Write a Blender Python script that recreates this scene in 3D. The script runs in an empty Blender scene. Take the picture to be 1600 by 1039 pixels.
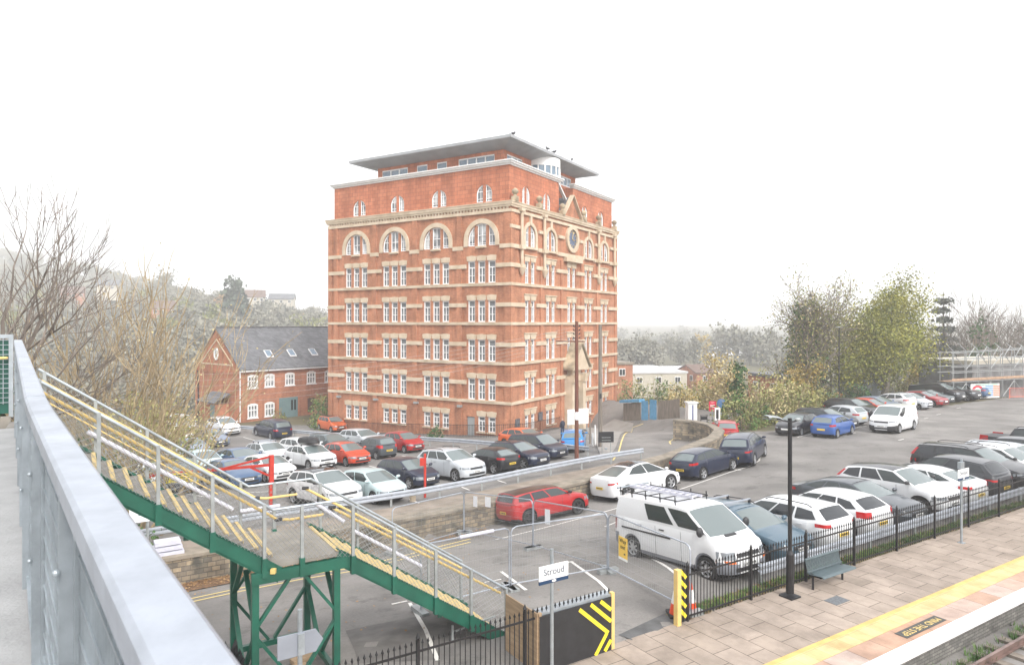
import bpy, bmesh, math, random
import numpy as np
from mathutils import Vector, Matrix
R = math.radians
random.seed(7)
SC = bpy.context.scene
COL = SC.collection
F, CX, HY, CAMZ = 1067.0, 800.0, 504.0, 7.4        # focal length, principal column, horizon row (photo pixels), eye height
TS, TC = math.sin(R(57.4)), math.cos(R(57.4))      # direction of the railway line

# ---------------------------------------------------------------- object helpers
def tag(o, label=None, cat=None, group=None, kind=None):
    if label: o['label'] = label
    if cat: o['category'] = cat
    if group: o['group'] = group
    if kind: o['kind'] = kind
    return o

def empty(name, loc=(0, 0, 0), rz=0.0, label=None, cat=None, group=None):
    o = bpy.data.objects.new(name, None); COL.objects.link(o)
    o.location = loc; o.rotation_euler = (0, 0, rz); o.empty_display_size = .2
    return tag(o, label, cat, group)

def copy_tree(o, parent=None):
    c = o.copy(); COL.objects.link(c)
    if parent is not None: c.parent = parent
    for ch in list(o.children): copy_tree(ch, c)
    return c

class MB:
    def __init__(s): s.v = []; s.f = []; s.m = []
    def quad(s, *p, m=0):
        b = len(s.v); s.v += [tuple(q) for q in p]; s.f.append(tuple(range(b, b + len(p)))); s.m.append(m); return s
    def box(s, c, d, rz=0.0, m=0, M=None):
        b = len(s.v); x, y, z = d[0] / 2, d[1] / 2, d[2] / 2
        cr, sr = math.cos(rz), math.sin(rz)
        for k in range(8):
            p = ((x if k & 1 else -x), (y if k & 2 else -y), (z if k & 4 else -z))
            if M is not None: q = M @ Vector(p); p2 = (q.x + c[0], q.y + c[1], q.z + c[2])
            else: p2 = (c[0] + p[0] * cr - p[1] * sr, c[1] + p[0] * sr + p[1] * cr, c[2] + p[2])
            s.v.append(p2)
        for f in ((0, 2, 3, 1), (4, 5, 7, 6), (0, 1, 5, 4), (2, 6, 7, 3), (0, 4, 6, 2), (1, 3, 7, 5)):
            s.f.append(tuple(b + i for i in f)); s.m.append(m)
        return s
    def bar(s, a, b_, w, h, m=0):                    # rectangular bar between two points, h is measured up
        a = Vector(a); b_ = Vector(b_); d = (b_ - a)
        L = d.length
        if L < 1e-6: return s
        d = d / L
        up = Vector((0, 0, 1)) if abs(d.z) < .95 else Vector((TC, -TS, 0))
        sx = d.cross(up).normalized(); uz = sx.cross(d).normalized()
        M = Matrix((d, sx, uz)).transposed()
        return s.box((a + b_) / 2, (L, w, h), M=M, m=m)
    def tube(s, pts, r, n=6, m=0, cap=True):
        pts = [Vector(p) for p in pts]; rr = r if isinstance(r, (list, tuple)) else [r] * len(pts)
        b = len(s.v); up = None
        for i, p in enumerate(pts):
            d = (pts[min(i + 1, len(pts) - 1)] - pts[max(i - 1, 0)])
            if d.length < 1e-9: d = Vector((0, 0, 1))
            d.normalize()
            if up is None: up = Vector((0, 0, 1)) if abs(d.z) < .9 else Vector((1, 0, 0))
            a = d.cross(up).normalized(); up2 = a.cross(d).normalized()
            for k in range(n):
                t = 2 * math.pi * k / n
                q = p + (a * math.cos(t) + up2 * math.sin(t)) * rr[i]
                s.v.append((q.x, q.y, q.z))
        for i in range(len(pts) - 1):
            for k in range(n):
                s.f.append((b + i * n + k, b + i * n + (k + 1) % n, b + (i + 1) * n + (k + 1) % n, b + (i + 1) * n + k)); s.m.append(m)
        if cap:
            s.f.append(tuple(b + k for k in range(n))[::-1]); s.m.append(m)
            e = b + (len(pts) - 1) * n
            s.f.append(tuple(e + k for k in range(n))); s.m.append(m)
        return s
    def lathe(s, prof, n=16, c=(0, 0, 0), ax='z', m=0):
        b = len(s.v)
        for r, h in prof:
            for k in range(n):
                t = 2 * math.pi * k / n
                x, y = r * math.cos(t), r * math.sin(t)
                s.v.append((c[0] + x, c[1] + y, c[2] + h) if ax == 'z' else (c[0] + x, c[1] + h, c[2] + y) if ax == 'y' else (c[0] + h, c[1] + x, c[2] + y))
        for i in range(len(prof) - 1):
            for k in range(n):
                s.f.append((b + i * n + k, b + i * n + (k + 1) % n, b + (i + 1) * n + (k + 1) % n, b + (i + 1) * n + k)); s.m.append(m)
        return s
    def prism(s, poly, z0, z1, m=0):
        b = len(s.v); n = len(poly)
        s.v += [(p[0], p[1], z0) for p in poly] + [(p[0], p[1], z1) for p in poly]
        for k in range(n): s.f.append((b + k, b + (k + 1) % n, b + n + (k + 1) % n, b + n + k)); s.m.append(m)
        s.f.append(tuple(b + k for k in range(n))[::-1]); s.m.append(m)
        s.f.append(tuple(b + n + k for k in range(n))); s.m.append(m)
        return s
    def ext(s, poly, axis_pt, m=0):                  # polygon of 3-d points pushed along a vector
        b = len(s.v); n = len(poly); a = Vector(axis_pt)
        s.v += [tuple(p) for p in poly] + [tuple(Vector(p) + a) for p in poly]
        for k in range(n): s.f.append((b + k, b + (k + 1) % n, b + n + (k + 1) % n, b + n + k)); s.m.append(m)
        s.f.append(tuple(b + k for k in range(n))[::-1]); s.m.append(m)
        s.f.append(tuple(b + n + k for k in range(n))); s.m.append(m)
        return s
    def grid(s, P, m=0):                             # P[i][j] grid of points
        b = len(s.v); a = len(P); c = len(P[0])
        for r in P: s.v += [tuple(q) for q in r]
        for i in range(a - 1):
            for j in range(c - 1):
                s.f.append((b + i * c + j, b + i * c + j + 1, b + (i + 1) * c + j + 1, b + (i + 1) * c + j)); s.m.append(m)
        return s
    def ball(s, c, r, n=10, k=6, m=0):
        rx, ry, rz = r if isinstance(r, (tuple, list)) else (r, r, r)
        P = []
        for i in range(k + 1):
            t = math.pi * i / k
            P.append([(c[0] + rx * math.sin(t) * math.cos(2 * math.pi * j / n), c[1] + ry * math.sin(t) * math.sin(2 * math.pi * j / n), c[2] + rz * math.cos(t)) for j in range(n + 1)])
        return s.grid(P, m=m)
    def mesh(s, name, mats, smooth=None, fix=False):
        me = bpy.data.meshes.new(name); me.from_pydata(s.v, [], s.f)
        for mt in (mats if isinstance(mats, (list, tuple)) else [mats]): me.materials.append(mt)
        if max(s.m, default=0) > 0: me.polygons.foreach_set('material_index', s.m)
        if fix:
            bm = bmesh.new(); bm.from_mesh(me); bmesh.ops.remove_doubles(bm, verts=bm.verts, dist=.0005)
            bmesh.ops.recalc_face_normals(bm, faces=bm.faces); bm.to_mesh(me); bm.free()
        if smooth is not None:
            me.polygons.foreach_set('use_smooth', [True] * len(me.polygons))
            try: me.set_sharp_from_angle(angle=R(smooth))
            except Exception: pass
        me.update(); return me
    def build(s, name, mats, parent=None, smooth=None, fix=False, loc=None, rz=None):
        o = bpy.data.objects.new(name, s.mesh(name, mats, smooth, fix)); COL.objects.link(o)
        if parent is not None: o.parent = parent
        if loc is not None: o.location = loc
        if rz is not None: o.rotation_euler = (0, 0, rz)
        return o

def add(name, me, parent=None, loc=None, rz=None, mat=None):
    o = bpy.data.objects.new(name, me); COL.objects.link(o)
    if parent is not None: o.parent = parent
    if loc is not None: o.location = loc
    if rz is not None: o.rotation_euler = (0, 0, rz)
    return o

def text_mesh(name, body, size, mat, parent, M, ext=.004, align='CENTER'):
    cu = bpy.data.curves.new(name, 'FONT'); cu.body = body; cu.size = size; cu.align_x = align; cu.align_y = 'CENTER'; cu.extrude = ext
    t = bpy.data.objects.new(name + '_tmp', cu); COL.objects.link(t)
    dg = bpy.context.evaluated_depsgraph_get()
    me = bpy.data.meshes.new_from_object(t.evaluated_get(dg)); bpy.data.objects.remove(t)
    me.transform(M); me.materials.clear(); me.materials.append(mat)
    return add(name, me, parent)

# ---------------------------------------------------------------- materials
def mat(name, col, rough=.6, var=.0, scale=3.0, metal=0.0, bump=0.0, bscale=None, col2=None, spec=.5, coat=0.0, detail=6, ior=1.5, low=.35, high=.65, stretch=None):
    m = bpy.data.materials.new(name); m.use_nodes = True
    nt = m.node_tree; b = nt.nodes['Principled BSDF']
    b.inputs['Base Color'].default_value = (*col, 1); b.inputs['Roughness'].default_value = rough
    b.inputs['Metallic'].default_value = metal; b.inputs['IOR'].default_value = ior
    b.inputs['Specular IOR Level'].default_value = spec
    if coat: b.inputs['Coat Weight'].default_value = coat; b.inputs['Coat Roughness'].default_value = .04
    if var or bump or col2:
        tc = nt.nodes.new('ShaderNodeTexCoord'); src = tc.outputs['Object']
        if stretch:
            mp = nt.nodes.new('ShaderNodeMapping'); mp.inputs['Scale'].default_value = stretch
            nt.links.new(src, mp.inputs['Vector']); src = mp.outputs[0]
        nz = nt.nodes.new('ShaderNodeTexNoise'); nz.inputs['Scale'].default_value = scale; nz.inputs['Detail'].default_value = detail
        nt.links.new(src, nz.inputs['Vector'])
        if var or col2:
            cr = nt.nodes.new('ShaderNodeValToRGB')
            c2 = col2 or tuple(min(1, c * (1 + var)) for c in col); c1 = col if col2 else tuple(c * (1 - var) for c in col)
            cr.color_ramp.elements[0].position = low; cr.color_ramp.elements[1].position = high
            cr.color_ramp.elements[0].color = (*c1, 1); cr.color_ramp.elements[1].color = (*c2, 1)
            nt.links.new(nz.outputs['Fac'], cr.inputs[0]); nt.links.new(cr.outputs[0], b.inputs['Base Color'])
        if bump:
            bn = nt.nodes.new('ShaderNodeTexNoise'); bn.inputs['Scale'].default_value = bscale or scale * 6; bn.inputs['Detail'].default_value = 4
            nt.links.new(src, bn.inputs['Vector'])
            bp = nt.nodes.new('ShaderNodeBump'); bp.inputs['Strength'].default_value = bump; bp.inputs['Distance'].default_value = .03
            nt.links.new(bn.outputs['Fac'], bp.inputs['Height']); nt.links.new(bp.outputs[0], b.inputs['Normal'])
    return m

def nodes(m): return m.node_tree.nodes, m.node_tree.links

def brick_mat(name, c1, c2, mortar, bw, bh, ms=.012, rough=.85, var=.35, blotch=None, off=.5, uvmode='wall', bump=.3, big=.35):
    m = bpy.data.materials.new(name); m.use_nodes = True; N, Lk = nodes(m); b = N['Principled BSDF']
    tc = N.new('ShaderNodeTexCoord'); sp = N.new('ShaderNodeSeparateXYZ'); Lk.new(tc.outputs['Object'], sp.inputs[0])
    cb = N.new('ShaderNodeCombineXYZ')
    if uvmode == 'wall':
        ad = N.new('ShaderNodeMath'); ad.operation = 'ADD'; Lk.new(sp.outputs['X'], ad.inputs[0]); Lk.new(sp.outputs['Y'], ad.inputs[1])
        Lk.new(ad.outputs[0], cb.inputs['X']); Lk.new(sp.outputs['Z'], cb.inputs['Y'])
    else:
        Lk.new(sp.outputs['X'], cb.inputs['X']); Lk.new(sp.outputs['Y'], cb.inputs['Y'])
    bt = N.new('ShaderNodeTexBrick'); bt.offset = off
    bt.inputs['Scale'].default_value = 1; bt.inputs['Brick Width'].default_value = bw; bt.inputs['Row Height'].default_value = bh
    bt.inputs['Mortar Size'].default_value = ms; bt.inputs['Mortar Smooth'].default_value = .2; bt.inputs['Bias'].default_value = 0
    bt.inputs['Color1'].default_value = (*c1, 1); bt.inputs['Color2'].default_value = (*c2, 1); bt.inputs['Mortar'].default_value = (*mortar, 1)
    Lk.new(cb.outputs[0], bt.inputs['Vector'])
    nz = N.new('ShaderNodeTexNoise'); nz.inputs['Scale'].default_value = big; nz.inputs['Detail'].default_value = 8; nz.inputs['Roughness'].default_value = .65
    Lk.new(tc.outputs['Object'], nz.inputs['Vector'])
    mr = N.new('ShaderNodeMapRange'); mr.inputs[1].default_value = .3; mr.inputs[2].default_value = .7; mr.inputs[3].default_value = 1 - var; mr.inputs[4].default_value = 1 + var
    Lk.new(nz.outputs['Fac'], mr.inputs[0])
    mx = N.new('ShaderNodeMix'); mx.data_type = 'RGBA'; mx.blend_type = 'MULTIPLY'; mx.inputs['Factor'].default_value = 1
    Lk.new(bt.outputs['Color'], mx.inputs['A']); Lk.new(mr.outputs[0], mx.inputs['B'])
    out = mx.outputs['Result']
    if blotch:
        n2 = N.new('ShaderNodeTexNoise'); n2.inputs['Scale'].default_value = 1.1; n2.inputs['Detail'].default_value = 5; Lk.new(tc.outputs['Object'], n2.inputs['Vector'])
        r2 = N.new('ShaderNodeMapRange'); r2.inputs[1].default_value = .52; r2.inputs[2].default_value = .66; Lk.new(n2.outputs['Fac'], r2.inputs[0])
        m2 = N.new('ShaderNodeMix'); m2.data_type = 'RGBA'; m2.inputs['B'].default_value = (*blotch, 1)
        Lk.new(r2.outputs[0], m2.inputs['Factor']); Lk.new(out, m2.inputs['A']); out = m2.outputs['Result']
    mp3 = N.new('ShaderNodeMapping'); mp3.inputs['Scale'].default_value = (1.3, 1.3, .10 if uvmode == 'wall' else 1.3); Lk.new(tc.outputs['Object'], mp3.inputs[0])
    n3 = N.new('ShaderNodeTexNoise'); n3.inputs['Scale'].default_value = 1.0; n3.inputs['Detail'].default_value = 7; n3.inputs['Roughness'].default_value = .7; Lk.new(mp3.outputs[0], n3.inputs['Vector'])
    r3 = N.new('ShaderNodeMapRange'); r3.inputs[1].default_value = .35; r3.inputs[2].default_value = .7; r3.inputs[3].default_value = 1.12; r3.inputs[4].default_value = .72; Lk.new(n3.outputs['Fac'], r3.inputs[0])
    m3 = N.new('ShaderNodeMix'); m3.data_type = 'RGBA'; m3.blend_type = 'MULTIPLY'; m3.inputs['Factor'].default_value = 1; Lk.new(out, m3.inputs['A']); Lk.new(r3.outputs[0], m3.inputs['B']); out = m3.outputs['Result']
    Lk.new(out, b.inputs['Base Color']); b.inputs['Roughness'].default_value = rough; b.inputs['Specular IOR Level'].default_value = .25
    bp = N.new('ShaderNodeBump'); bp.inputs['Strength'].default_value = bump; bp.inputs['Distance'].default_value = .02; bp.invert = True
    Lk.new(bt.outputs['Fac'], bp.inputs['Height']); Lk.new(bp.outputs[0], b.inputs['Normal'])
    return m

MT = {}
MT['asphalt'] = mat('asphalt', (.185, .175, .165), .9, scale=.35, col2=(.265, .25, .235), bump=.35, bscale=60, spec=.25, detail=12)
def weather(m, sc, lo, hi, a, b_, stretch=None):
    N, Lk = nodes(m); b = N['Principled BSDF']; src = b.inputs['Base Color'].links[0].from_socket
    tc = N.new('ShaderNodeTexCoord'); nz = N.new('ShaderNodeTexNoise'); nz.inputs['Scale'].default_value = sc; nz.inputs['Detail'].default_value = 9; nz.inputs['Roughness'].default_value = .72
    v = tc.outputs['Object']
    if stretch: mp = N.new('ShaderNodeMapping'); mp.inputs['Scale'].default_value = stretch; Lk.new(v, mp.inputs[0]); v = mp.outputs[0]
    Lk.new(v, nz.inputs['Vector']); r = N.new('ShaderNodeMapRange'); r.inputs[1].default_value = lo; r.inputs[2].default_value = hi; r.inputs[3].default_value = a; r.inputs[4].default_value = b_
    Lk.new(nz.outputs['Fac'], r.inputs[0]); mx = N.new('ShaderNodeMix'); mx.data_type = 'RGBA'; mx.blend_type = 'MULTIPLY'; mx.inputs['Factor'].default_value = 1
    Lk.new(src, mx.inputs['A']); Lk.new(r.outputs[0], mx.inputs['B']); Lk.new(mx.outputs['Result'], b.inputs['Base Color'])
def nodes(m): return m.node_tree.nodes, m.node_tree.links
weather(MT['asphalt'], .9, .55, .64, 1.0, .74); weather(MT['asphalt'], .12, .4, .62, 1.06, .86); weather(MT['asphalt'], 14, .3, .75, .84, 1.14)
MT['earth'] = mat('scrub_earth', (.07, .075, .035), .95, scale=.5, col2=(.13, .105, .055), bump=.5, bscale=9, detail=10)
MT['soil'] = mat('verge_soil', (.20, .165, .13), .95, scale=1.2, col2=(.30, .25, .205), bump=.6, bscale=14, detail=10)
MT['leaflitter'] = mat('leaf_litter', (.10, .055, .03), .9, scale=6, col2=(.22, .125, .065), bump=.8, bscale=20)
MT['pave'] = mat('pavement_concrete', (.25, .235, .215), .9, scale=.8, col2=(.31, .29, .27), bump=.3, bscale=40)
MT['white_line'] = mat('white_road_paint', (.72, .70, .66), .7, scale=9, col2=(.42, .40, .37), low=.56, high=.8)
MT['yellow_line'] = mat('yellow_road_paint', (.70, .55, .22), .7, scale=9, col2=(.45, .37, .2), low=.55, high=.8)
MT['galv'] = mat('galvanised_steel', (.40, .44, .47), .42, .10, 4, metal=.55, bump=.08, bscale=30)
MT['galv_light'] = mat('galvanised_rail', (.39, .42, .47), .45, .07, 7, metal=.35, bump=.12, bscale=18)
MT['armco'] = mat('crash_barrier_zinc', (.36, .385, .425), .6, .10, 3, spec=.3)
MT['galv_dark'] = mat('weathered_galvanised', (.36, .38, .38), .55, .12, 6, metal=.4)
MT['wire'] = mat('fence_wire', (.34, .35, .35), .5, metal=.4)
MT['green'] = mat('bridge_green_paint', (.011, .10, .065), .45, .18, 2, coat=.15)
MT['dgreen'] = mat('green_mesh_board', (.01, .09, .065), .6, .1, 2)
MT['yellow'] = mat('yellow_plastic', (.68, .49, .18), .5, .06, 4)
MT['nosing'] = mat('stair_nosing_yellow', (.54, .41, .19), .7, .10, 9)
weather(MT['galv_light'], 2.2, .35, .7, 1.06, .80, (1, 1, 3)); weather(MT['galv'], 3.0, .35, .7, 1.08, .76)
MT['tread'] = mat('stair_tread_grit', (.22, .205, .185), .9, .15, 5, bump=.3, bscale=60)
MT['landing'] = mat('landing_board', (.25, .23, .20), .9, .15, 2, bump=.4, bscale=50)
MT['lagging'] = mat('white_pipe_lagging', (.56, .56, .63), .6, .06, 6)
MT['concrete'] = mat('deck_concrete', (.36, .36, .36), .9, .10, 3, bump=.3, bscale=30)
MT['black'] = mat('black_paint', (.014, .014, .016), .45, .2, 5)
MT['blackrub'] = mat('black_plastic', (.02, .02, .022), .6, .2, 5)
MT['tyre'] = mat('tyre_rubber', (.022, .022, .022), .8)
MT['under'] = mat('underbody_shade_plate', (.012, .012, .012), .9)
MT['rim'] = mat('alloy_rim', (.55, .56, .58), .3, metal=.7)
MT['rimdark'] = mat('dark_rim', (.05, .05, .055), .4, metal=.5)
MT['glass'] = mat('car_glass', (.035, .045, .045), .03, ior=1.6, spec=.5)
MT['screen'] = mat('windscreen_glass', (.13, .16, .16), .03, ior=1.7, spec=.6)  # paler than the side glass: reflected sky put into the base colour
MT['bumper_grey'] = mat('grey_bumper_plastic', (.20, .21, .235), .6, .06, 5)
MT['glass_dark'] = mat('tinted_glass', (.022, .026, .03), .04, ior=1.6, spec=.5)
MT['trim'] = mat('car_trim', (.03, .03, .033), .5)
MT['chrome'] = mat('chrome', (.8, .8, .82), .12, metal=1)
MT['lamp'] = mat('headlamp_lens', (.22, .24, .26), .08, coat=.8)
MT['red_lens'] = mat('tail_lens', (.45, .01, .012), .12, coat=.6)
MT['amber'] = mat('amber_lens', (.75, .16, .02), .15, coat=.4)
MT['plate_y'] = mat('plate_yellow', (.80, .55, .06), .4)
MT['plate_w'] = mat('plate_white', (.80, .80, .78), .4)
MT['ink'] = mat('plate_ink', (.02, .02, .02), .5)
MT['white'] = mat('white_paint', (.78, .78, .77), .5, .04, 3)
MT['paper'] = mat('paper_white', (.76, .77, .80), .7, .03, 4)
MT['red'] = mat('red_paint', (.50, .035, .02), .5, .12, 4)
MT['wood_ply'] = mat('plywood', (.38, .27, .17), .75, .18, 1.5, stretch=(1, 1, 8))
MT['wood'] = mat('pole_wood', (.20, .17, .14), .85, .25, 2, stretch=(6, 6, .6), bump=.4)
MT['wood_red'] = mat('pole_wood_red', (.15, .055, .035), .8, .25, 2, stretch=(6, 6, .6))
MT['cone'] = mat('cone_orange', (.72, .07, .015), .5)
MT['bark'] = mat('bark', (.15, .13, .10), .95, .35, 3, bump=.5, bscale=20)
MT['twig'] = mat('pale_twig', (.34, .265, .16), .9, .3, 2)
MT['twig_dark'] = mat('dark_twig', (.19, .16, .135), .9, .3, 2)
def leaf_mat(name, c1, c2, scale=.8):
    c1, c2 = tuple(x * 1.75 for x in c1), tuple(x * 1.75 for x in c2)
    m = mat(name, c1, .7, scale=scale, col2=c2, spec=.2, detail=3)
    return m
MT['leaf_ivy'] = leaf_mat('ivy_leaf', (.022, .05, .02), (.06, .105, .035))
MT['leaf_olive'] = leaf_mat('olive_leaf', (.075, .09, .03), (.19, .185, .07))
MT['leaf_yellow'] = leaf_mat('yellow_green_leaf', (.095, .11, .022), (.21, .195, .04), .5)
MT['leaf_willow'] = leaf_mat('willow_leaf', (.13, .13, .045), (.24, .22, .085))
MT['leaf_cedar'] = leaf_mat('cedar_leaf', (.05, .058, .048), (.085, .09, .075), .2)
MT['leaf_gold'] = leaf_mat('golden_leaf', (.19, .135, .035), (.28, .21, .06))
MT['leaf_brown'] = leaf_mat('brown_leaf', (.13, .075, .035), (.22, .14, .07))
MT['leaf_tan'] = leaf_mat('tan_leaf', (.18, .15, .08), (.31, .26, .14))
MT['leaf_green'] = leaf_mat('green_leaf', (.03, .07, .02), (.085, .13, .04))
MT['wood_far'] = leaf_mat('mist_paled_leaf', (.10, .10, .08), (.165, .155, .12), .04)  # leaf colour paled so it carries part of the distant mist
MT['wood_fir'] = leaf_mat('fir_leaf', (.028, .04, .028), (.055, .07, .045), .2)
MT['slate'] = brick_mat('roof_slate', (.125, .13, .14), (.185, .19, .20), (.08, .08, .085), .35, .22, .012, .6, .18, bump=.3)
MT['stone_wall'] = brick_mat('rubble_stone', (.17, .15, .125), (.36, .29, .20), (.13, .12, .105), .38, .17, .014, .9, .4, blotch=(.11, .105, .09), bump=.7, big=.8)
MT['coping'] = mat('stone_coping', (.17, .15, .12), .95, scale=2, col2=(.28, .24, .19), bump=.7, bscale=12)
MT['brick'] = brick_mat('red_brick', (.38, .135, .07), (.50, .20, .105), (.42, .27, .18), .225, .075, .010, .9, .30, bump=.3, big=.5)
MT['brick_tile'] = brick_mat('terracotta_cladding', (.43, .15, .08), (.53, .205, .115), (.27, .11, .07), .62, .37, .016, .8, .14, bump=.3)
MT['brick_house'] = brick_mat('orange_brick', (.36, .12, .062), (.48, .18, .092), (.40, .25, .17), .225, .075, .010, .9, .26, bump=.3)
MT['stone'] = mat('buff_stone', (.50, .40, .28), .85, scale=1.2, col2=(.62, .515, .39), bump=.2, bscale=18)
MT['stone_dirty'] = mat('weathered_stone', (.24, .20, .14), .9, scale=1.6, col2=(.50, .41, .28), bump=.4, bscale=12)
MT['white_frame'] = mat('white_window_frame', (.80, .80, .80), .5)
MT['win_glass'] = mat('window_glass', (.15, .16, .17), .06, scale=.6, col2=(.55, .56, .56), ior=1.6, low=.5, high=.62, detail=2)  # pale noise patches in the pane colour stand in for reflections
MT['sky_glass'] = mat('skylight_glass', (.14, .20, .26), .05, ior=1.7)
MT['roof_metal'] = mat('roof_soffit_metal', (.36, .37, .38), .5, .10, .8, metal=.2)
MT['tan_door'] = mat('teal_door_paint', (.14, .22, .23), .6, .06, 2)
# ---------------------------------------------------------------- layout: railway-aligned frame (n across, d along) and the ground's height
def ND(n, d, z=0.0): return Vector((d * TS - n * TC, d * TC + n * TS, z))
def nd(x, y): return (-TC * x + TS * y, TS * x + TC * y)
def sst(a, b, t):
    t = min(1.0, max(0.0, (t - a) / (b - a))); return t * t * (3 - 2 * t)
WALL = [(26.3, -40), (26.3, -6), (26.3, 14), (27.0, 21), (28.1, 28.5), (29.2, 32), (30.5, 35.2), (32.2, 37.7), (34.2, 39.2), (36.2, 39.6), (37.6, 38.9)]
WXY = [ND(*p) for p in WALL]
def wall_side(n, d):                                 # True when a point is on the far side of the retaining wall
    if d <= 35.2: return n > np.interp(d, [p[1] for p in WALL[:7]], [p[0] for p in WALL[:7]])
    if d > 39.7: return False
    if n < 30.5: return False
    return d < np.interp(n, [30.5, 32.2, 34.2, 36.2, 37.6, 40], [35.2, 37.7, 39.2, 39.6, 38.9, 37])
def z_front(n, d):
    s = .148 + (.03 - .148) * sst(13, 43, d)
    return -s * max(0.0, n - 15) - .12 * max(0.0, n - 31) * sst(51, 45, d) if d < 51 else -s * max(0.0, n - 15) - .10 * max(0, n - 34)
def z_back(n, d): return max(-3.7, -1.0 - .07 * (n - 28))
EA = [-1.6, -.75, -.65, -.5, -.37, -.27, -.12, .16, .75, 2]
EV = [.10, .082, .074, .050, .031, .020, .004, 0, 0, 0]
def zg(x, y):
    n, d = nd(x, y)
    if n < 9.4: return -.62
    if n < 10.8: return -.3
    if n < 12.0: return -.03
    if wall_side(n, d): zn = z_back(n, d)
    elif n > 37.6 and d < 46: zn = z_back(n, d) + (max(-3.7, z_front(n, d)) - z_back(n, d)) * sst(38.5, 46, d)
    else: zn = max(-5.5, z_front(n, d))
    r = math.hypot(x, y)
    w = sst(88, 135, r)
    if w > 0:
        a = x / max(y, 1.0)
        e = float(np.interp(a, EA, EV))
        Rr = 430 + 520 * sst(-.46, -.66, a)
        top = 7.4 + e * Rr - 9 if e > .001 else -9
        zf = -9 + (max(top, -9) + 9) * sst(120, Rr, r)
        if e <= .001: zf = -9 + 9 * sst(500, 1300, r)
        zn = zn * (1 - w) + zf * w
    return zn
def G(px, py, dz=0.0):                               # photo pixel -> point of the ground (layout helper)
    t = (px - CX) / F; u = (py - HY) / F
    lo = 8.0; prev = lo
    D = lo
    while D < 500:
        if CAMZ - u * D - dz <= zg(t * D, D): break
        prev = D; D += .4
    a, b = prev, D
    for _ in range(24):
        m = (a + b) / 2
        if CAMZ - u * m - dz <= zg(t * m, m): b = m
        else: a = m
    return Vector((t * b, b, zg(t * b, b)))
def on(n, d, dz=0.0):
    p = ND(n, d); p.z = zg(p.x, p.y) + dz; return p

def axis(lo, hi, step, far):
    c = list(np.arange(lo, hi + 1e-6, step)); s = step
    a = [lo]
    while a[-1] > -far: s *= 1.35; a.append(a[-1] - s)
    s = step; b = [hi]
    while b[-1] < far: s *= 1.35; b.append(b[-1] + s)
    return a[:0:-1] + c + b[1:]
GX = axis(-44, 64, .5, 3000); GY = axis(4, 92, .5, 3000)
def is_asphalt(x, y):
    n, d = nd(x, y)
    if wall_side(n, d) or (n > 37 and d < 57): return x > -36 and y < (86 if x > 6 else 80) and not (x < -14 and y > 74)
    if d > 44: return n < 32.6
    return d > -30 and n < 40
P = [[(x, y, zg(x, y)) for x in GX] for y in GY]
gm = MB().grid(P)
k = 0
for i in range(len(GY) - 1):
    for j in range(len(GX) - 1):
        x, y = (GX[j] + GX[j + 1]) / 2, (GY[i] + GY[i + 1]) / 2
        n_, d_ = nd(x, y)
        gm.m[k] = 0 if (abs(x) < 70 and y < 95 and is_asphalt(x, y)) else 2 if (n_ < 9.6) else 1
        k += 1
MT['ballast'] = mat('track_ballast', (.16, .115, .075), .95, scale=9, col2=(.30, .24, .16), bump=1.0, bscale=30, detail=10)
tag(gm.build('ground', [MT['asphalt'], MT['earth'], MT['ballast']], smooth=40), 'sloping ground with tarmac car parks and rough verges', 'ground', kind='structure')

def drape(name, poly, m, dz=.012, kind='structure', label=None, cat=None, cut=True, parent=None):
    bm = bmesh.new(); vs = [bm.verts.new((p[0], p[1], 0)) for p in poly]; bm.faces.new(vs)
    bmesh.ops.triangulate(bm, faces=bm.faces[:])
    xs = [p[0] for p in poly]; ys = [p[1] for p in poly]
    if cut:
        for ax, lo, hi in ((0, min(xs), max(xs)), (1, min(ys), max(ys))):
            c = math.ceil(lo / .5) * .5
            while c < hi:
                no = (1, 0, 0) if ax == 0 else (0, 1, 0); co = (c, 0, 0) if ax == 0 else (0, c, 0)
                bmesh.ops.bisect_plane(bm, geom=bm.verts[:] + bm.edges[:] + bm.faces[:], plane_co=co, plane_no=no)
                c += .5
    for v in bm.verts: v.co.z = zg(v.co.x, v.co.y) + dz
    bmesh.ops.recalc_face_normals(bm, faces=bm.faces)
    me = bpy.data.meshes.new(name); bm.to_mesh(me); bm.free()
    if me.polygons and me.polygons[0].normal.z < 0: me.flip_normals()
    me.materials.append(m)
    o = add(name, me, parent)
    if parent is None: tag(o, label, cat, kind=kind)
    return o
def strip(a, b, w):                                  # rectangle of ground between two points
    a = Vector(a[:2]); b = Vector(b[:2]); d = (b - a).normalized(); s = Vector((-d.y, d.x)) * w / 2
    return [a + s, a - s, b - s, b + s]
def pline(name, pts, w, m, dz=.014):
    mb = MB()
    pts = [Vector(p[:2]) for p in pts]; Ls = []; Rs = []
    dense = []
    for a, b in zip(pts, pts[1:]):
        k = max(1, int((b - a).length / .5)); dense += [a + (b - a) * i / k for i in range(k)]
    dense.append(pts[-1])
    for i, p in enumerate(dense):
        d = (dense[min(i + 1, len(dense) - 1)] - dense[max(i - 1, 0)]).normalized(); s = Vector((-d.y, d.x)) * w / 2
        for q, lst in ((p + s, Ls), (p - s, Rs)): lst.append((q.x, q.y, zg(q.x, q.y) + dz))
    mb.grid([Rs, Ls])
    return mb

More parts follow.
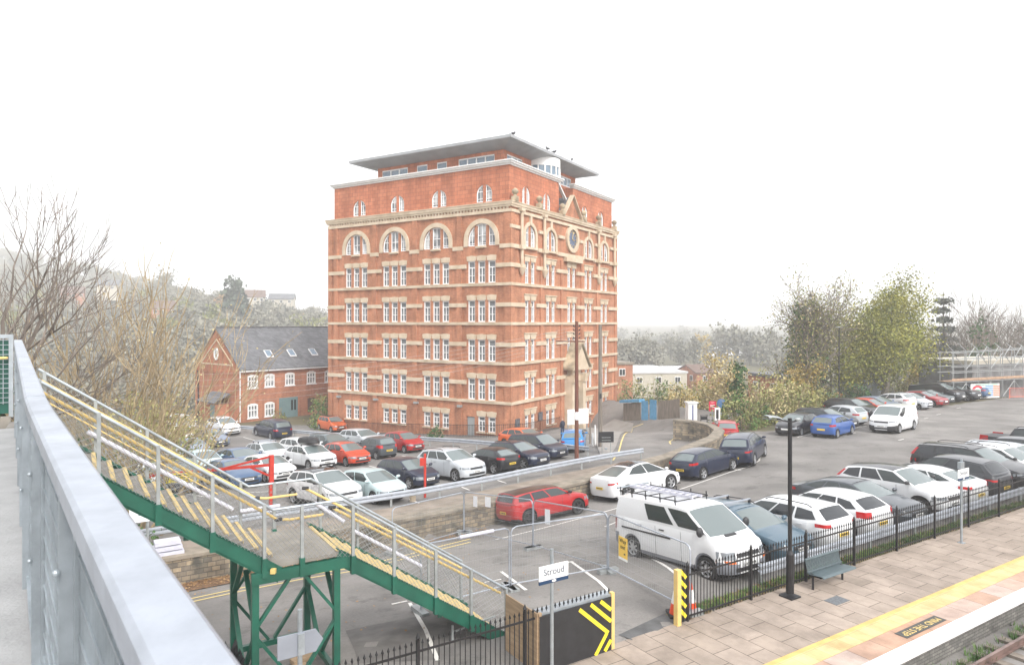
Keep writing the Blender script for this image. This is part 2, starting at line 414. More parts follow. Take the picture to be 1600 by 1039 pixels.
# painted bay lines -------------------------------------------------------
lines = []
for d in [17.45 + 2.36 * i for i in range(13)]:
    lines.append((ND(13.1, d), ND(17.9, d)))
for p, q in (((640, 942), (684, 1032)), ((893, 878), (956, 930)), ((783, 893), (822, 922)),
             ((985, 856), (1056, 897)), ((1246, 683), (1290, 673)), ((1292, 685), (1337, 676)), ((1338, 668), (1354, 666)), ((1404, 688), (1412, 686)),
             ((1444, 654), (1450, 653)), ((1463, 648), (1470, 647)), ((1495, 638), (1501, 637)),
             ((560, 795), (598, 803)), ((640, 780), (664, 790)), ((706, 755), (734, 766)), ((770, 748), (791, 755)), ((815, 733), (838, 738)), ((906, 718), (922, 722)),
             ((577, 728), (600, 734)), ((628, 712), (640, 715)), ((370, 745), (395, 752)), ((700, 700), (733, 697)), ((375, 770), (420, 768)), ((380, 683), (398, 688)), ((672, 708), (690, 704)),
             ((283, 770), (330, 778))):
    lines.append((G(*p), G(*q)))
for p, q in (((612, 944), (636, 939)), ((872, 882), (895, 877)), ((757, 910), (783, 905)), ((976, 857), (987, 852)), ((1036, 850), (1056, 855))):
    lines.append((G(*p), G(*q)))
lb = MB()
for a, b in lines:
    s = pline('x', [a, b], .10, None); o = len(lb.v); lb.v += s.v; lb.f += [tuple(i + o for i in f) for f in s.f]; lb.m += s.m
for pts, w in (([(775, 843), (1040, 772)], .10), ([(1040, 772), (1085, 757), (1140, 738), (1170, 729), (1186, 720), (1188, 712)], .10), ([(1142, 733), (1158, 735)], .1), ([(945, 823), (965, 815)], .08)):
    s = pline('x', [G(*p) for p in pts], w, None); o = len(lb.v); lb.v += s.v; lb.f += [tuple(i + o for i in f) for f in s.f]; lb.m += s.m
tag(lb.build('bay_markings', MT['white_line']), 'worn white parking bay lines painted on the tarmac', 'road marking', kind='structure')
yb = MB()
for pts in ([(295, 936), (380, 918), (470, 900), (560, 886), (640, 866), (690, 853), (735, 842)],
            [(296, 941), (380, 923), (470, 905), (560, 891), (640, 871), (690, 858), (735, 847)],
            [(958, 719), (967, 705), (971, 690), (975, 680), (988, 668), (1005, 662)], [(1048, 694), (1046, 690), (1054, 685)]):
    s = pline('x', [G(*p) for p in pts], .11, None); o = len(yb.v); yb.v += s.v; yb.f += [tuple(i + o for i in f) for f in s.f]; yb.m += s.m
tag(yb.build('yellow_lines', MT['yellow_line']), 'double yellow lines painted beside the stone wall and road', 'road marking', kind='structure')

MT['grass_soil'] = mat('grassy_soil', (.10, .105, .045), .95, scale=3, col2=(.20, .15, .08), bump=.6, bscale=25)
drape('tarmac_patch', [G(966, 992), G(1052, 952), G(1056, 978), G(1000, 1006)], mat('fresh_tarmac', (.10, .10, .10), .9, .2, 3, bump=.3, bscale=60), .010, label='darker strip of newer tarmac at the platform gap', cat='tarmac patch')
drape('tarmac_patch', [G(540, 985), G(690, 955), G(760, 985), G(700, 1030), G(560, 1036)], mat('old_tarmac_patch', (.15, .142, .134), .9, .2, 2, bump=.3, bscale=60), .008, label='slightly darker square repair in the tarmac below the stairs', cat='tarmac patch')
# verge of bare soil between the wall and the crash barrier, leaf litter at the wall's foot
RAIL = [(29.2, -1), (29.5, 13.5), (30.2, 18), (31, 21.5), (31.6, 24.5), (32.1, 28), (32.2, 30.5)]
vp = [ND(26.7, -1), ND(26.7, 14), ND(27.35, 21), ND(28.45, 28.5), ND(29.5, 31.8), ND(31.6, 32.0)] + [ND(n - .1, d) for n, d in RAIL[::-1]]
drape('verge_soil', vp, MT['soil'], .02, label='bare brown soil verge behind the stone wall', cat='verge')
drape('leaf_litter', [ND(26.1, -8), ND(26.1, 9), ND(25.5, 9.4), ND(24.6, 6), ND(24.4, -8)], MT['leaflitter'], .03, label='brown fallen leaves drifted along the foot of the stone wall', cat='leaf litter', kind='stuff')
drape('pavement', [G(905, 668), G(960, 655), G(990, 662), G(969, 680), G(962, 700), G(952, 715), G(938, 712), G(930, 690)], MT['pave'], .06, label='grey pavement strip beside the tall brick building', cat='pavement')

drape('grass_verge', [ND(11.9, 12.6), ND(12.5, 12.6), ND(12.5, 47), ND(11.9, 47)], MT['grass_soil'], .015, label='narrow verge of grass and leaves behind the platform fence', cat='verge')
# ---------------------------------------------------------------- cars
FP = ([.45, .62, .77, .88, .955, .985, 1.0], [0, .025, .07, .14, .27, .47, .85])
RP = ([.60, .76, .87, .94, .975, 1.0], [0, .025, .07, .15, .32, .62])
TYPES = {
 #            L     W     H     wb    fo   rw   sill zh   zc   sc    sw    sr    zr    sb    zb    zt   yr   style
 'supermini': (3.95, 1.68, 1.46, 2.47, .80, .30, .20, .74, .98, .95, 1.78, 3.42, 1.39, 3.84, .96, .86, .74),
 'city':      (3.60, 1.62, 1.50, 2.34, .72, .28, .19, .76, 1.0, .80, 1.62, 3.15, 1.43, 3.48, .98, .88, .74),
 'hatch':     (4.30, 1.79, 1.46, 2.63, .86, .32, .20, .74, .98, 1.08, 1.98, 3.60, 1.38, 4.14, 1.00, .92, .72),
 'saloon':    (4.80, 1.84, 1.44, 2.84, .88, .33, .19, .72, .97, 1.22, 2.15, 3.50, 1.37, 4.28, 1.06, 1.00, .70),
 'liftback':  (4.85, 1.85, 1.46, 2.85, .92, .33, .19, .72, .97, 1.20, 2.18, 3.55, 1.37, 4.52, 1.05, 1.00, .70),
 'estate':    (4.65, 1.81, 1.48, 2.67, .90, .32, .19, .73, .98, 1.15, 2.05, 4.12, 1.42, 4.52, 1.00, .90, .72),
 'suv':       (4.45, 1.86, 1.66, 2.70, .86, .36, .25, .90, 1.14, 1.12, 1.95, 3.86, 1.57, 4.30, 1.12, 1.00, .74),
 'bigsuv':    (4.90, 1.93, 1.75, 2.95, .88, .38, .25, .94, 1.18, 1.25, 2.08, 4.42, 1.68, 4.78, 1.18, 1.05, .75),
 'crossover': (4.25, 1.80, 1.55, 2.60, .85, .34, .24, .85, 1.06, 1.08, 1.92, 3.60, 1.47, 4.10, 1.08, .98, .73),
 'electric':  (4.75, 1.92, 1.62, 2.89, .88, .36, .20, .74, 1.00, .98, 2.05, 3.20, 1.52, 4.38, 1.13, 1.10, .66),
 'mpv':       (4.85, 1.90, 1.74, 2.92, .92, .34, .20, .82, 1.08, 1.02, 1.95, 4.35, 1.65, 4.72, 1.10, 1.0, .76),
 'coupehatch':(4.20, 1.76, 1.42, 2.58, .88, .32, .19, .72, .97, 1.15, 2.05, 3.40, 1.34, 4.05, 1.00, .92, .69),
 'clubman':   (4.25, 1.80, 1.44, 2.67, .80, .33, .20, .80, 1.00, 1.12, 1.72, 3.98, 1.38, 4.16, .98, .90, .78),
 'smallvan':  (4.48, 1.86, 1.84, 2.72, .92, .33, .21, .98, 1.22, .92, 1.80, 4.28, 1.78, 4.42, 1.2, 1.15, .84),
 'van':       (4.78, 1.90, 1.97, 3.10, .83, .34, .24, 1.00, 1.27, .72, 1.62, 4.62, 1.93, 4.74, 1.25, 1.2, .84),
 'bigvan':    (4.95, 1.90, 1.97, 3.00, .90, .35, .24, 1.00, 1.27, .90, 1.78, 4.75, 1.92, 4.88, 1.25, 1.2, .84),
 'pickup':    (5.25, 1.86, 1.80, 3.10, .90, .38, .30, 1.00, 1.18, 1.30, 2.00, 3.45, 1.72, 3.72, 1.12, 1.08, .75),
}
PAINTS = {}
def paint(name, col):
    if name not in PAINTS: PAINTS[name] = mat('paint_' + name, col, .28, metal=.0, coat=.55, spec=.4)
    return PAINTS[name]
PCOL = {'white': (.70, .71, .72), 'silver': (.50, .53, .56), 'ice': (.45, .56, .57), 'black': (.012, .013, .016), 'navy': (.008, .014, .038), 'blue': (.035, .10, .32), 'brightblue': (.03, .22, .52),
        'midblue': (.05, .10, .19), 'steel': (.07, .12, .16), 'grey': (.055, .065, .075), 'red': (.36, .012, .014), 'orange_red': (.52, .055, .02), 'wine': (.30, .015, .02), 'greengrey': (.085, .11, .12), 'charcoal': (.03, .033, .038), 'greyblue': (.18, .22, .30), 'orange': (.62, .12, .03)}
WHEELS = {}
def wheel_mesh(rw, style):
    k = (round(rw, 2), style)
    if k in WHEELS: return WHEELS[k]
    w = .105
    ty = MB().lathe([(rw * .66, -w), (rw * .93, -w), (rw, -w * .7), (rw, w * .7), (rw * .93, w), (rw * .68, w * .98)], 20, ax='y')
    ri = MB().lathe([(rw * .69, w * .99), (rw * .64, w * .9), (rw * .62, w * .45)], 20, ax='y')
    ri.lathe([(rw * .62, w * .40), (.001, w * .40)], 20, ax='y', m=1)
    ri.lathe([(rw * .16, w * .95), (.001, w * 1.0)], 10, ax='y'); ri.lathe([(rw * .16, w * .5), (rw * .16, w * .95)], 10, ax='y')
    ns = {'five': 5, 'ten': 10, 'cap': 7, 'dark': 5}[style]
    for i in range(ns):
        t = 2 * math.pi * i / ns; c, s = math.cos(t), math.sin(t); hw = rw * (.11 if ns == 5 else .06 if ns == 10 else .10)
        a = (c * rw * .12, s * rw * .12); b_ = (c * rw * .66, s * rw * .66)
        ri.ext([(a[0] - s * hw, w * .6, a[1] + c * hw), (a[0] + s * hw, w * .6, a[1] - c * hw), (b_[0] + s * hw * .8, w * .55, b_[1] - c * hw * .8), (b_[0] - s * hw * .8, w * .55, b_[1] + c * hw * .8)], (0, w * .35, 0))
    WHEELS[k] = (ty.mesh('wheel', MT['tyre'], 40), ri.mesh('rim', [MT['rimdark'] if style == 'dark' else MT['rim'], MT['under']], 40))
    return WHEELS[k]

def car(kind, colour, pos, head, label, cat='car', group=None, name=None, wins=3, rails=False, bars=False, roof=None, clad=False, lamps='mid', tail='mid', wheel='five', near=False, scale=1.0, privacy=False, windows=None, bumper=None, grille=True, zup=None, scoop=False):
    L, W, H, wb, fo, rw, sill, zh, zc, sc, sw, sr, zr, sb, zb, zt, yrf = TYPES[kind]
    root = empty(name or ('parked_van' if 'van' in kind else 'pickup_truck' if kind == 'pickup' else 'parked_car'), pos, head, label, cat, group)
    root.scale = (scale,) * 3
    pt = paint(colour, PCOL[colour]); hwW = W / 2
    flat = 'van' in kind
    def tz(s):
        if kind == 'pickup':
            return float(np.interp(s, [0, .10, .35, sc, 2.4, 3.7, 3.72, L], [zh - .16, zh - .04, zh + .02, zc - .02, zb, zb, zb + .02, zb]))
        return float(np.interp(s, [0, .06, .16, .45, sc, (sc + sb) / 2, sb, L - .02, L], [zh - .12, zh - .05, zh - .005, zh + .06, zc - .02, (zc + zb) / 2 + .01, zb, zt, zt - .03]))
    def hw(s): return hwW * float(np.interp(s, FP[1], FP[0])) * float(np.interp(L - s, RP[1], RP[0])) if not flat else hwW * float(np.interp(s, FP[1], FP[0])) * float(np.interp(L - s, [0, .03, .1], [.93, .98, 1]))
    def shift(s, z):
        d = 0.0
        if s < .55: d += ((z - .55) * .30 if z > .55 else (.4 - z) * .25 if z < .4 else 0) * (1 - s / .55)
        if L - s < .5: d -= ((z - .6) * (.10 if flat else .16) if z > .6 else (.42 - z) * .35 if z < .42 else 0) * (1 - (L - s) / .5)
        return s + d
    sr_ = fo + wb; ra = rw + .055
    def bz(s):
        for c in (fo, sr_):
            if abs(s - c) < ra: return max(sill, rw + math.sqrt(max(0, ra * ra - (s - c) ** 2)) * .97)
        if s < .3: return sill + .04
        return sill if L - s > .3 else sill + .08
    cols = set([0, .025, .07, .14, .27] + [L - x for x in (0, .025, .07, .15, .32)])
    for c in (fo, sr_):
        for t in range(0, 181, 20): cols.add(round(c + ra * math.cos(R(t)) * .999, 4))
        cols.add(round(c - ra - .004, 4)); cols.add(round(c + ra + .004, 4))
    for t in np.linspace(fo + ra + .1, sr_ - ra - .1, 7): cols.add(round(float(t), 4))
    cols.add(round((sr_ + ra + L) / 2, 4))
    cols = sorted(c for c in cols if 0 <= c <= L)
    def crown(s): return .055 * min(1, s / .25) if s < sc else (0 if kind == 'pickup' and s > 3.72 else .03)
    KZ = [0, .12, .46, .84, 1.0]; KY = [.965, .995, 1.0, .985, .945]
    def section(s):
        b, t, h = bz(s), tz(s), hw(s)
        t = max(t, b + .06)
        pts = [(h * (KY[j] - (.02 if j == 0 and b < sill + .1 else 0)), b + (t - b) * KZ[j]) for j in range(5)]
        c = crown(s)
        return pts + [(h * .6, t + c * .75), (0, t + c)]
    X = lambda s: L / 2 - s
    body = MB()
    rows = []
    for s in cols:
        sec = section(s)
        full = [(X(shift(s, z)), y, z) for y, z in sec] + [(X(shift(s, z)), -y, z) for y, z in sec[-2::-1]]
        rows.append(full)
    n = len(rows[0]); b0 = len(body.v)
    for r in rows: body.v += r
    for i in range(len(rows) - 1):
        for j in range(n - 1):
            mi = 1 if ((clad and j in (0, n - 2)) or (bumper and (cols[i] < .3 or cols[i] > L - .3) and j in (0, 1, n - 3, n - 2)) or (kind == 'van' and j in (0, n - 2))) else 0
            if kind == 'pickup' and cols[i] > 3.75 and cols[i + 1] < L - .1 and 4 <= j <= n - 6: mi = 1
            body.f.append((b0 + i * n + j, b0 + i * n + j + 1, b0 + (i + 1) * n + j + 1, b0 + (i + 1) * n + j)); body.m.append(mi)
        body.f.append((b0 + i * n + n - 1, b0 + i * n, b0 + (i + 1) * n, b0 + (i + 1) * n + n - 1)); body.m.append(1)
    for i in (0, len(rows) - 1):
        body.f.append(tuple(b0 + i * n + j for j in range(n))); body.m.append(0)
    # glasshouse
    sA = sc - .04
    def roofz(s): return H - .045 * ((s - (sw + .55)) / .55) ** 2 * (1 if s < sw + .55 else 0) - (max(0, s - sw - .55) / max(.1, sr - sw - .55)) ** 2 * (H - zr)
    yr = hwW * yrf
    def S(u, v, side=1, off=0.0):
        xb = sA + (sb - sA) * u; xt = sw + (sr - sw) * u
        yb = hw(min(xb, L - .12)) * .945 - .004
        s = xb + (xt - xb) * v
        zb_ = tz(xb) - .01; z = zb_ + (roofz(xt) - .055 - zb_) * v
        y = yb + (yr - yb) * v + .022 * math.sin(math.pi * v)
        return (X(s), side * (y + off), z)
    us = [i / 10 for i in range(11)]; vs = [0, .2, .4, .6, .8, .93, 1.0]
    rf = MB() if roof else body
    for side in (1, -1): body.grid([[S(u, v, side) for v in vs] for u in us])
    ys = [-1, -.9, -.5, 0, .5, .9, 1]
    def Rf(u, q): 
        p = S(u, 1, 1); return (p[0], p[1] * q, p[2] + .055 * (1 - abs(q) ** 2.5))
    rf.grid([[Rf(u, q) for q in ys] for u in us], m=0)
    def WS(q, v, off=0.0, rear=False):
        p = S(1 if rear else 0, v, 1); bl = (.13 if not flat else .10) * (1 - .6 * v) * (1 - q * q)
        z = p[2] + .055 * (1 - abs(q) ** 2.5) * v
        return (p[0] + (bl + off if not rear else -(bl * .5 + off)), p[1] * q, z + off * .5)
    qs = [-1, -.8, -.4, 0, .4, .8, 1]
    body.grid([[WS(q, v) for q in qs] for v in vs]); body.grid([[WS(q, v, 0, True) for q in qs] for v in vs])
    if kind == 'pickup': pass
    body.build('body', [pt, MT['bumper_grey'] if kind == 'van' else MT['trim']], root, smooth=38, fix=True)
    if roof: rf.build('roof', roof if not isinstance(roof, str) else paint(roof, PCOL[roof]), root, smooth=40)
    # chassis boxes, plus a wide thin plate added to block light beneath
    ub = MB().box((0, 0, .19), (L - .35, W - .14, .02)).box((0, 0, .30), (L - .5, W - .56, .26)); ub.box((X((fo + sr_) / 2), 0, .32), (wb - 2 * ra - .1, W - .12, .2))
    ub.build('underbody_shade_plate', MT['under'], root)
    # glass
    gl = MT['glass']; gd = MT['glass_dark'] if privacy else gl
    q2 = np.linspace(-.93, .93, 7); v2 = np.linspace(.05, .94, 5)
    MB().grid([[WS(q, v, .008) for q in q2] for v in v2]).build('windscreen', MT['screen'], root, smooth=60)
    if not flat:
        v3 = np.linspace(.16 if sr_ else .1, .90, 5); q3 = np.linspace(-.84, .84, 7)
        MB().grid([[WS(q, v, .008, True) for q in q3] for v in v3]).build('rear_window', gd if privacy else MT['screen'], root, smooth=60)
    if windows is None:
        windows = {2: [(.055, .46), (.49, .86)], 3: [(.05, .36), (.385, .66), (.69, .93)], 4: [(.05, .33), (.355, .60), (.625, .90)], 1: [(.04, .20)]}[wins]
    for side in (1, -1):
        for i, (ua, ub_) in enumerate(windows):
            last = i == len(windows) - 1 and len(windows) > 1
            pts = []
            for u in np.linspace(ua, ub_, 5):
                vv = np.linspace(.16 if kind == 'van' else .07, .88, 4)
                if last and not flat: vv = np.linspace(.07 + .22 * max(0, (u - ua) / (ub_ - ua) - .35), .88 - .10 * max(0, (u - ua) / (ub_ - ua) - .2), 4)
                pts.append([S(u, v, side, .007) for v in vv])
            MB().grid(pts).build('side_window', gd if (privacy and i > 0) else gl, root, smooth=60)
    # lamps, grille and plates follow the curved ends
    def fs(y, z, off):
        f = min(1, abs(y) / (hwW * .985)); s = float(np.interp(f, FP[0], FP[1])); s = shift(s, z)
        return (X(s) + off, y + math.copysign(off * min(1, max(0, f - .5) * 2), y), z)
    def rs(y, z, off):
        f = min(1, abs(y) / (hwW * .985)); s = L - float(np.interp(f, RP[0], RP[1])); s = shift(s, z)
        if flat: s = shift(L - float(np.interp(f, [.93, .98, 1], [0, .03, .1])), z)
        return (X(s) - off, y + math.copysign(off * min(1, max(0, f - .5) * 2), y), z)
    def patch(fn, y0, y1, za, zb_, ny=6, off=.012, slant=0.0):
        return [[fn(y, za + (zb_ - za) * t + slant * abs(y - y0), off) for t in (0, .33, .67, 1)] for y in np.linspace(y0, y1, ny)]
    hz = tz(.1) - (.11 if lamps != 'tall' else .16)
    lh = {'mid': .075, 'slim': .045, 'tall': .13, 'round': .10}[lamps]
    for side in (1, -1):
        MB().grid(patch(fs, side * hwW * .56, side * hwW * .965, hz - lh, hz + lh * .55, 7, .014, .06)).build('headlight', MT['lamp'], root, smooth=60)
        if near and kind == 'van': MB().grid(patch(fs, side * hwW * .60, side * hwW * .97, hz - lh - .10, hz - lh - .02, 5, .016, .06)).build('indicator', MT['amber'], root, smooth=60)
    gw = MB()
    if grille:
        gw.grid(patch(fs, -hwW * .50, hwW * .50, hz - .09, hz + .02, 9, .010))
    gw.grid(patch(fs, -hwW * .62, hwW * .62, sill + .10, sill + .22, 9, .010))
    gw.build('grille', MT['trim'], root)
    zt_ = min(zb, 1.0) - .10
    th = {'mid': .062, 'slim': .045, 'tall': .12, 'strip': .045, 'high': .075}[tail if tail in ('mid', 'slim', 'tall', 'strip') else 'high']
    for side in (1, -1):
        if flat or kind == 'pickup':
            MB().grid(patch(rs, side * hwW * .84, side * hwW * .998, .85, 1.18, 5, .012)).build('tail_light', MT['red_lens'], root)
        else:
            tb = MB().grid(patch(rs, side * hwW * .64, side * hwW * .97, zt_ - th, zt_ + th * .8, 7, .012, .05))
            if tail == 'high': tb.grid([[S(u, v, side, .010) for v in (0.0, .25, .5, .72)] for u in (.955, .985, 1.0)])
            tb.build('tail_light', MT['red_lens'], root, smooth=60)
    for nm, fn, z0, m in (('front', fs, sill + .24, 'plate_w'), ('rear', rs, (.52 if kind not in ('electric',) else .62), 'plate_y')):
        if nm == 'rear' and flat: z0 = .6
        pl = MB().grid(patch(fn, -.26, .26, z0, z0 + .115, 3, .022)); ink = MB()
        for t in (-.18, -.12, -.06, 0.0, .06, .12, .18): ink.grid(patch(fn, t - .020, t + .020, z0 + .025, z0 + .09, 2, .026))
        p = pl.build('number_plate', MT[m], root)
        if near: ink.build('plate_lettering', MT['ink'], p)
    # wheels
    ty, ri = wheel_mesh(rw, wheel)
    for s in (fo, sr_):
        for side in (1, -1):
            w = add('wheel', ty, root, (X(s), side * (hwW - .115), rw), 0 if side > 0 else math.pi)
            add('rim', ri, w)
    # mirrors, handles, rails
    for side in (1, -1):
        q = S(.035, .08, side)
        MB().ball((q[0] - .02, q[1] + side * .13, q[2] + .08), (.08, .13, .15 if flat else .075), 8, 5).box((q[0] - .0, q[1] + side * .03, q[2] + .03), (.05, .12, .03)).build('wing_mirror', [MT['trim'] if (flat or clad) else pt], root, smooth=60)
        if near:
            for ss in ((sA + sb) / 2 - .15, (sA + sb) / 2 + .85):
                if ss < sb - .5: MB().box((X(ss), side * (hwW * .992), tz(ss) - .13), (.2, .03, .03)).build('door_handle', [MT['trim'] if flat else pt], root)
            for ss in ((sA + sb) / 2 + .12, (sA + sb) / 2 - .95):
                MB().grid([[(X(ss) + dx, side * (hw(ss) * (1.002 if z < tz(ss) * .75 else .992) + .001), z) for z in np.linspace(sill + .1, tz(ss) - .04, 5)] for dx in (-.006, .006)]).build('door_gap', MT['trim'], root)
        if rails:
            MB().tube([S(.08, 1, side, -.02)[:2] + (S(.08, 1)[2] + .03,)] + [S(u, 1, side, -.02)[:2] + (S(u, 1)[2] + .09,) for u in (.16, .4, .65, .85)] + [S(.93, 1, side, -.02)[:2] + (S(.93, 1)[2] + .03,)], .018, 5).build('roof_rail', MT['trim'], root)
    if bars:
        for u in (.18, .62):
            a, b_ = S(u, 1, 1, .02), S(u, 1, -1, .02); z = a[2] + .13
            MB().bar((a[0], a[1], z), (b_[0], b_[1], z), .07, .04).box((a[0], a[1] - .04, a[2] + .05), (.07, .06, .17), m=1).box((b_[0], b_[1] + .04, b_[2] + .05), (.07, .06, .17), m=1).build('roof_bar', [MT['galv_light'], MT['trim']], root)
    root['dims'] = [L, W, H]
    return root
def heading(n_, d_): v = ND(n_, d_); return math.atan2(v.y, v.x)
HN = heading(-1, 0); HP = heading(1, 0); HD = heading(0, 1); HDm = heading(0, -1)
def place(kind, px, py, head, end='front', scale=1.0):
    p = G(px, py, .20); L = TYPES[kind][0] * scale; d = Vector((math.cos(head), math.sin(head), 0))
    c = p - d * (L / 2 - .08) if end == 'front' else p + d * (L / 2 - .08)
    return c
def park(kind, colour, px, py, head, label, end='front', **k):
    c = place(kind, px, py, head, end, k.get('scale', 1.0)); wb = TYPES[kind][3]
    d = Vector((math.cos(head), math.sin(head), 0))
    a, b = c + d * wb / 2, c - d * wb / 2
    s = Vector((-d.y, d.x, 0)); w = TYPES[kind][1] * .44
    za, zb_ = zg(a.x, a.y), zg(b.x, b.y); zl, zr_ = zg(*(c + s * w).xy), zg(*(c - s * w).xy)
    c.z = (za + zb_) / 2 + .012
    r = car(kind, colour, c, head, label, **k)
    pitch = math.atan2(za - zb_, wb); roll = math.atan2(zl - zr_, 2 * w)
    r.rotation_euler = (roll, -pitch, head)
    return r
# ---------------------------------------------------------------- the cars, each at its place
def bearing(a): return R(90 - a)
GF = 'cars parked nose or tail to the platform fence'
c = ND
def fence_car(kind, colour, d, label, nose=True, dn=0.0, **k):
    L = TYPES[kind][0]; p = on(12.75 + L / 2 + dn, d)
    h = HN if nose else HP
    zf, zr_ = zg(*ND(12.75 + dn, d).xy), zg(*ND(12.75 + L + dn, d).xy)
    p.z = (zf + zr_) / 2 + .012
    r = car(kind, colour, p, h, label, group=k.pop('group', GF), **k)
    r.rotation_euler = (0, -math.atan2((zf - zr_) * (1 if nose else -1), L), h)
    return r
van = fence_car('van', 'white', 16.3, 'white panel van with ladder rack and dark side window beside the fence gap', cat='van', near=True, wheel='cap', bumper=True, windows=[(.02, .27), (.32, .60)], lamps='tall')
fence_car('estate', 'steel', 18.75, 'dark blue green estate with silver roof bars beside the white van', bars=True, near=True, rails=True)
fence_car('estate', 'white', 20.9, 'white estate backed towards the fence with roof rails behind the bench', nose=False, near=True, privacy=True, rails=True)
fence_car('hatch', 'white', 23.2, 'white hatchback with large red arrow shaped tail lamps at the fence', nose=False, near=True, tail='tall', privacy=True)
fence_car('saloon', 'grey', 25.55, 'dark grey saloon with chrome window line facing the fence', near=True)
fence_car('suv', 'white', 28.2, 'white sport utility car with black roof facing the platform fence', roof='black', near=True, tail='high', clad=True, privacy=True)
fence_car('liftback', 'white', 30.25, 'white liftback with its tail to the fence beside the platform sign', nose=False, near=True)
fence_car('suv', 'charcoal', 32.45, 'charcoal coupe shaped sport utility backed up to the fence', nose=False, near=True, privacy=True, tail='strip', scale=1.0)
fence_car('bigsuv', 'black', 35.1, 'large black sport utility car with tall red tail lamps', rails=True, tail='high', near=True, privacy=True)
fence_car('crossover', 'white', 37.4, 'white crossover half hidden behind the large black sport utility', rails=True, clad=True)
fence_car('estate', 'silver', 39.1, 'pale silver estate between white crossover and small dark sport utility', rails=True)
fence_car('crossover', 'charcoal', 41.1, 'small dark sport utility parked in front of the black pickup', tail='mid', nose=True)
fence_car('pickup', 'black', 43.9, 'black double cab pickup with open load bed and roof rails', cat='pickup truck', nose=True, dn=.4, windows=[(.06, .5), (.55, .93)], rails=True, tail='tall')
GW = 'cars parked along the stone wall'
park('clubman', 'red', 791, 815, HD, 'bright red hatchback with black roof behind the mesh fence', end='rear', roof='black', near=True, wheel='dark', lamps='round', clad=True, privacy=True, group=GW)
park('electric', 'white', 941, 778, HD, 'white fastback electric car with dark glass roof by the stone wall', end='rear', roof=MT['glass_dark'], near=True, tail='strip', grille=False, group=GW, windows=[(.05, .40), (.42, .80)])
park('hatch', 'navy', 1066, 745.5, bearing(52), 'navy hatchback parked along the wall ahead of the white electric car', end='rear', near=True, group=GW, privacy=False)
park('suv', 'navy', 1149, 726, bearing(32), 'navy sport utility with bright roof rails at the wall bend', end='rear', near=True, rails=True, tail='slim', group=GW)
redcar = park('city', 'red', 1142, 696, bearing(16), 'small red car tucked ahead of the navy sport utility by the ticket machine', end='rear', group=GW); redcar.location = (15.75, 50.2, -1.22); redcar.rotation_euler = (0, .03, bearing(14))
GR = 'cars parked along the hedge of the upper car park'
park('hatch', 'black', 1227, 677, bearing(226), 'black hatchback at the hedge end of the row behind the lamp post', group=GR, scale=.95)
park('supermini', 'blue', 1284, 680, bearing(47), 'mid blue hatchback with its tail towards the lamp post', end='rear', group=GR, wins=2)
park('estate', 'charcoal', 1334, 668, HN, 'low dark sport utility just behind the blue hatchback', group=GR, rails=True)
park('supermini', 'silver', 1349, 661, HP, 'silver hatchback with upright tailgate between two dark cars', end='rear', group=GR, wins=2)
park('suv', 'black', 1371, 653, HN, 'black sport utility beside the silver hatchback near the white van on the move', group=GR, clad=True)
park('supermini', 'orange_red', 1394, 648, HN, 'orange red hatchback partly hidden by the small white van', group=GR)
park('hatch', 'greyblue', 1409, 643, HN, 'grey blue hatchback behind the small white van', group=GR)
park('crossover', 'white', 1427, 638, HP, 'white crossover with roof rails showing its tail and yellow plate', end='rear', rails=True, clad=True, group=GR)
park('city', 'silver', 1453, 637, HN, 'small pale silver car between white crossover and red car', group=GR)
park('hatch', 'wine', 1478, 633, HN, 'deep red hatchback in front of the black van', group=GR)
park('estate', 'greengrey', 1488, 629, HN, 'dark green grey estate between red hatchback and black van', group=GR, scale=.97)
park('bigvan', 'black', 1506, 626, HN, 'long black van in the hedge row near the scaffold', cat='van', group=GR, windows=[(.03, .22), (.26, .5), (.53, .85)])
park('bigsuv', 'black', 1530, 624, HN, 'black sport utility with alloy wheels beside the long black van', group=GR)
park('crossover', 'midblue', 1546, 621, HP, 'small blue car showing its tail next to the site hoarding', end='rear', group=GR)
kv = park('smallvan', 'white', 1377, 673, bearing(229), 'small white van with open lane in front driving towards the camera', cat='van', near=True, windows=[(.04, .27)], bumper=True, name='delivery_van', lamps='slim')

HLn, HLp = bearing(134), bearing(314)
GL = 'cars parked in the lower car park before the brick building'
park('suv', 'white', 545, 789, HLn, 'white sport utility with black glass roof nearest the stair landing', roof=MT['glass_dark'], near=True, rails=True, clad=True, group=GL, privacy=True)
park('supermini', 'ice', 619, 780, HLn, 'pale ice blue three door hatchback behind the crash barrier', near=True, group=GL, wins=2)
park('supermini', 'navy', 672, 757, HLn, 'dark navy small hatchback behind the thin red post', near=True, group=GL, lamps='round')
park('suv', 'silver', 745, 746, HLn, 'silver grey sport utility beside the black tail in coupe', near=True, group=GL, rails=True)
park('coupehatch', 'black', 800, 734, HLp, 'black three door hatchback parked tail to the crash barrier', end='rear', near=True, group=GL, wins=2, tail='mid')
park('crossover', 'navy', 848, 727, HLn, 'dark crossover with pale roof line next to the black hatchback', group=GL, rails=True, near=True)
park('mpv', 'navy', 878, 713, HLn, 'deep blue people carrier nearest the brown telegraph pole', group=GL, scale=.92, near=True)
park('hatch', 'white', 446, 748, HLn, 'white hatchback just behind the red height barrier post', near=True, group=GL, wins=2)
park('hatch', 'midblue', 389, 757, HLn, 'mid blue hatchback behind the red barrier arm', near=True, group=GL)
mk = park('crossover', 'white', 511, 730, HLn, 'white crossover carrying a black roof box', near=True, group=GL, clad=True)
park('supermini', 'orange_red', 566, 723, HLn, 'orange red hatchback in front of the grey bubble shaped car', near=True, group=GL)
park('city', 'grey', 608, 712, HLp, 'dark grey rounded little car tail on between two red cars', end='rear', near=True, group=GL, wins=2, tail='tall')
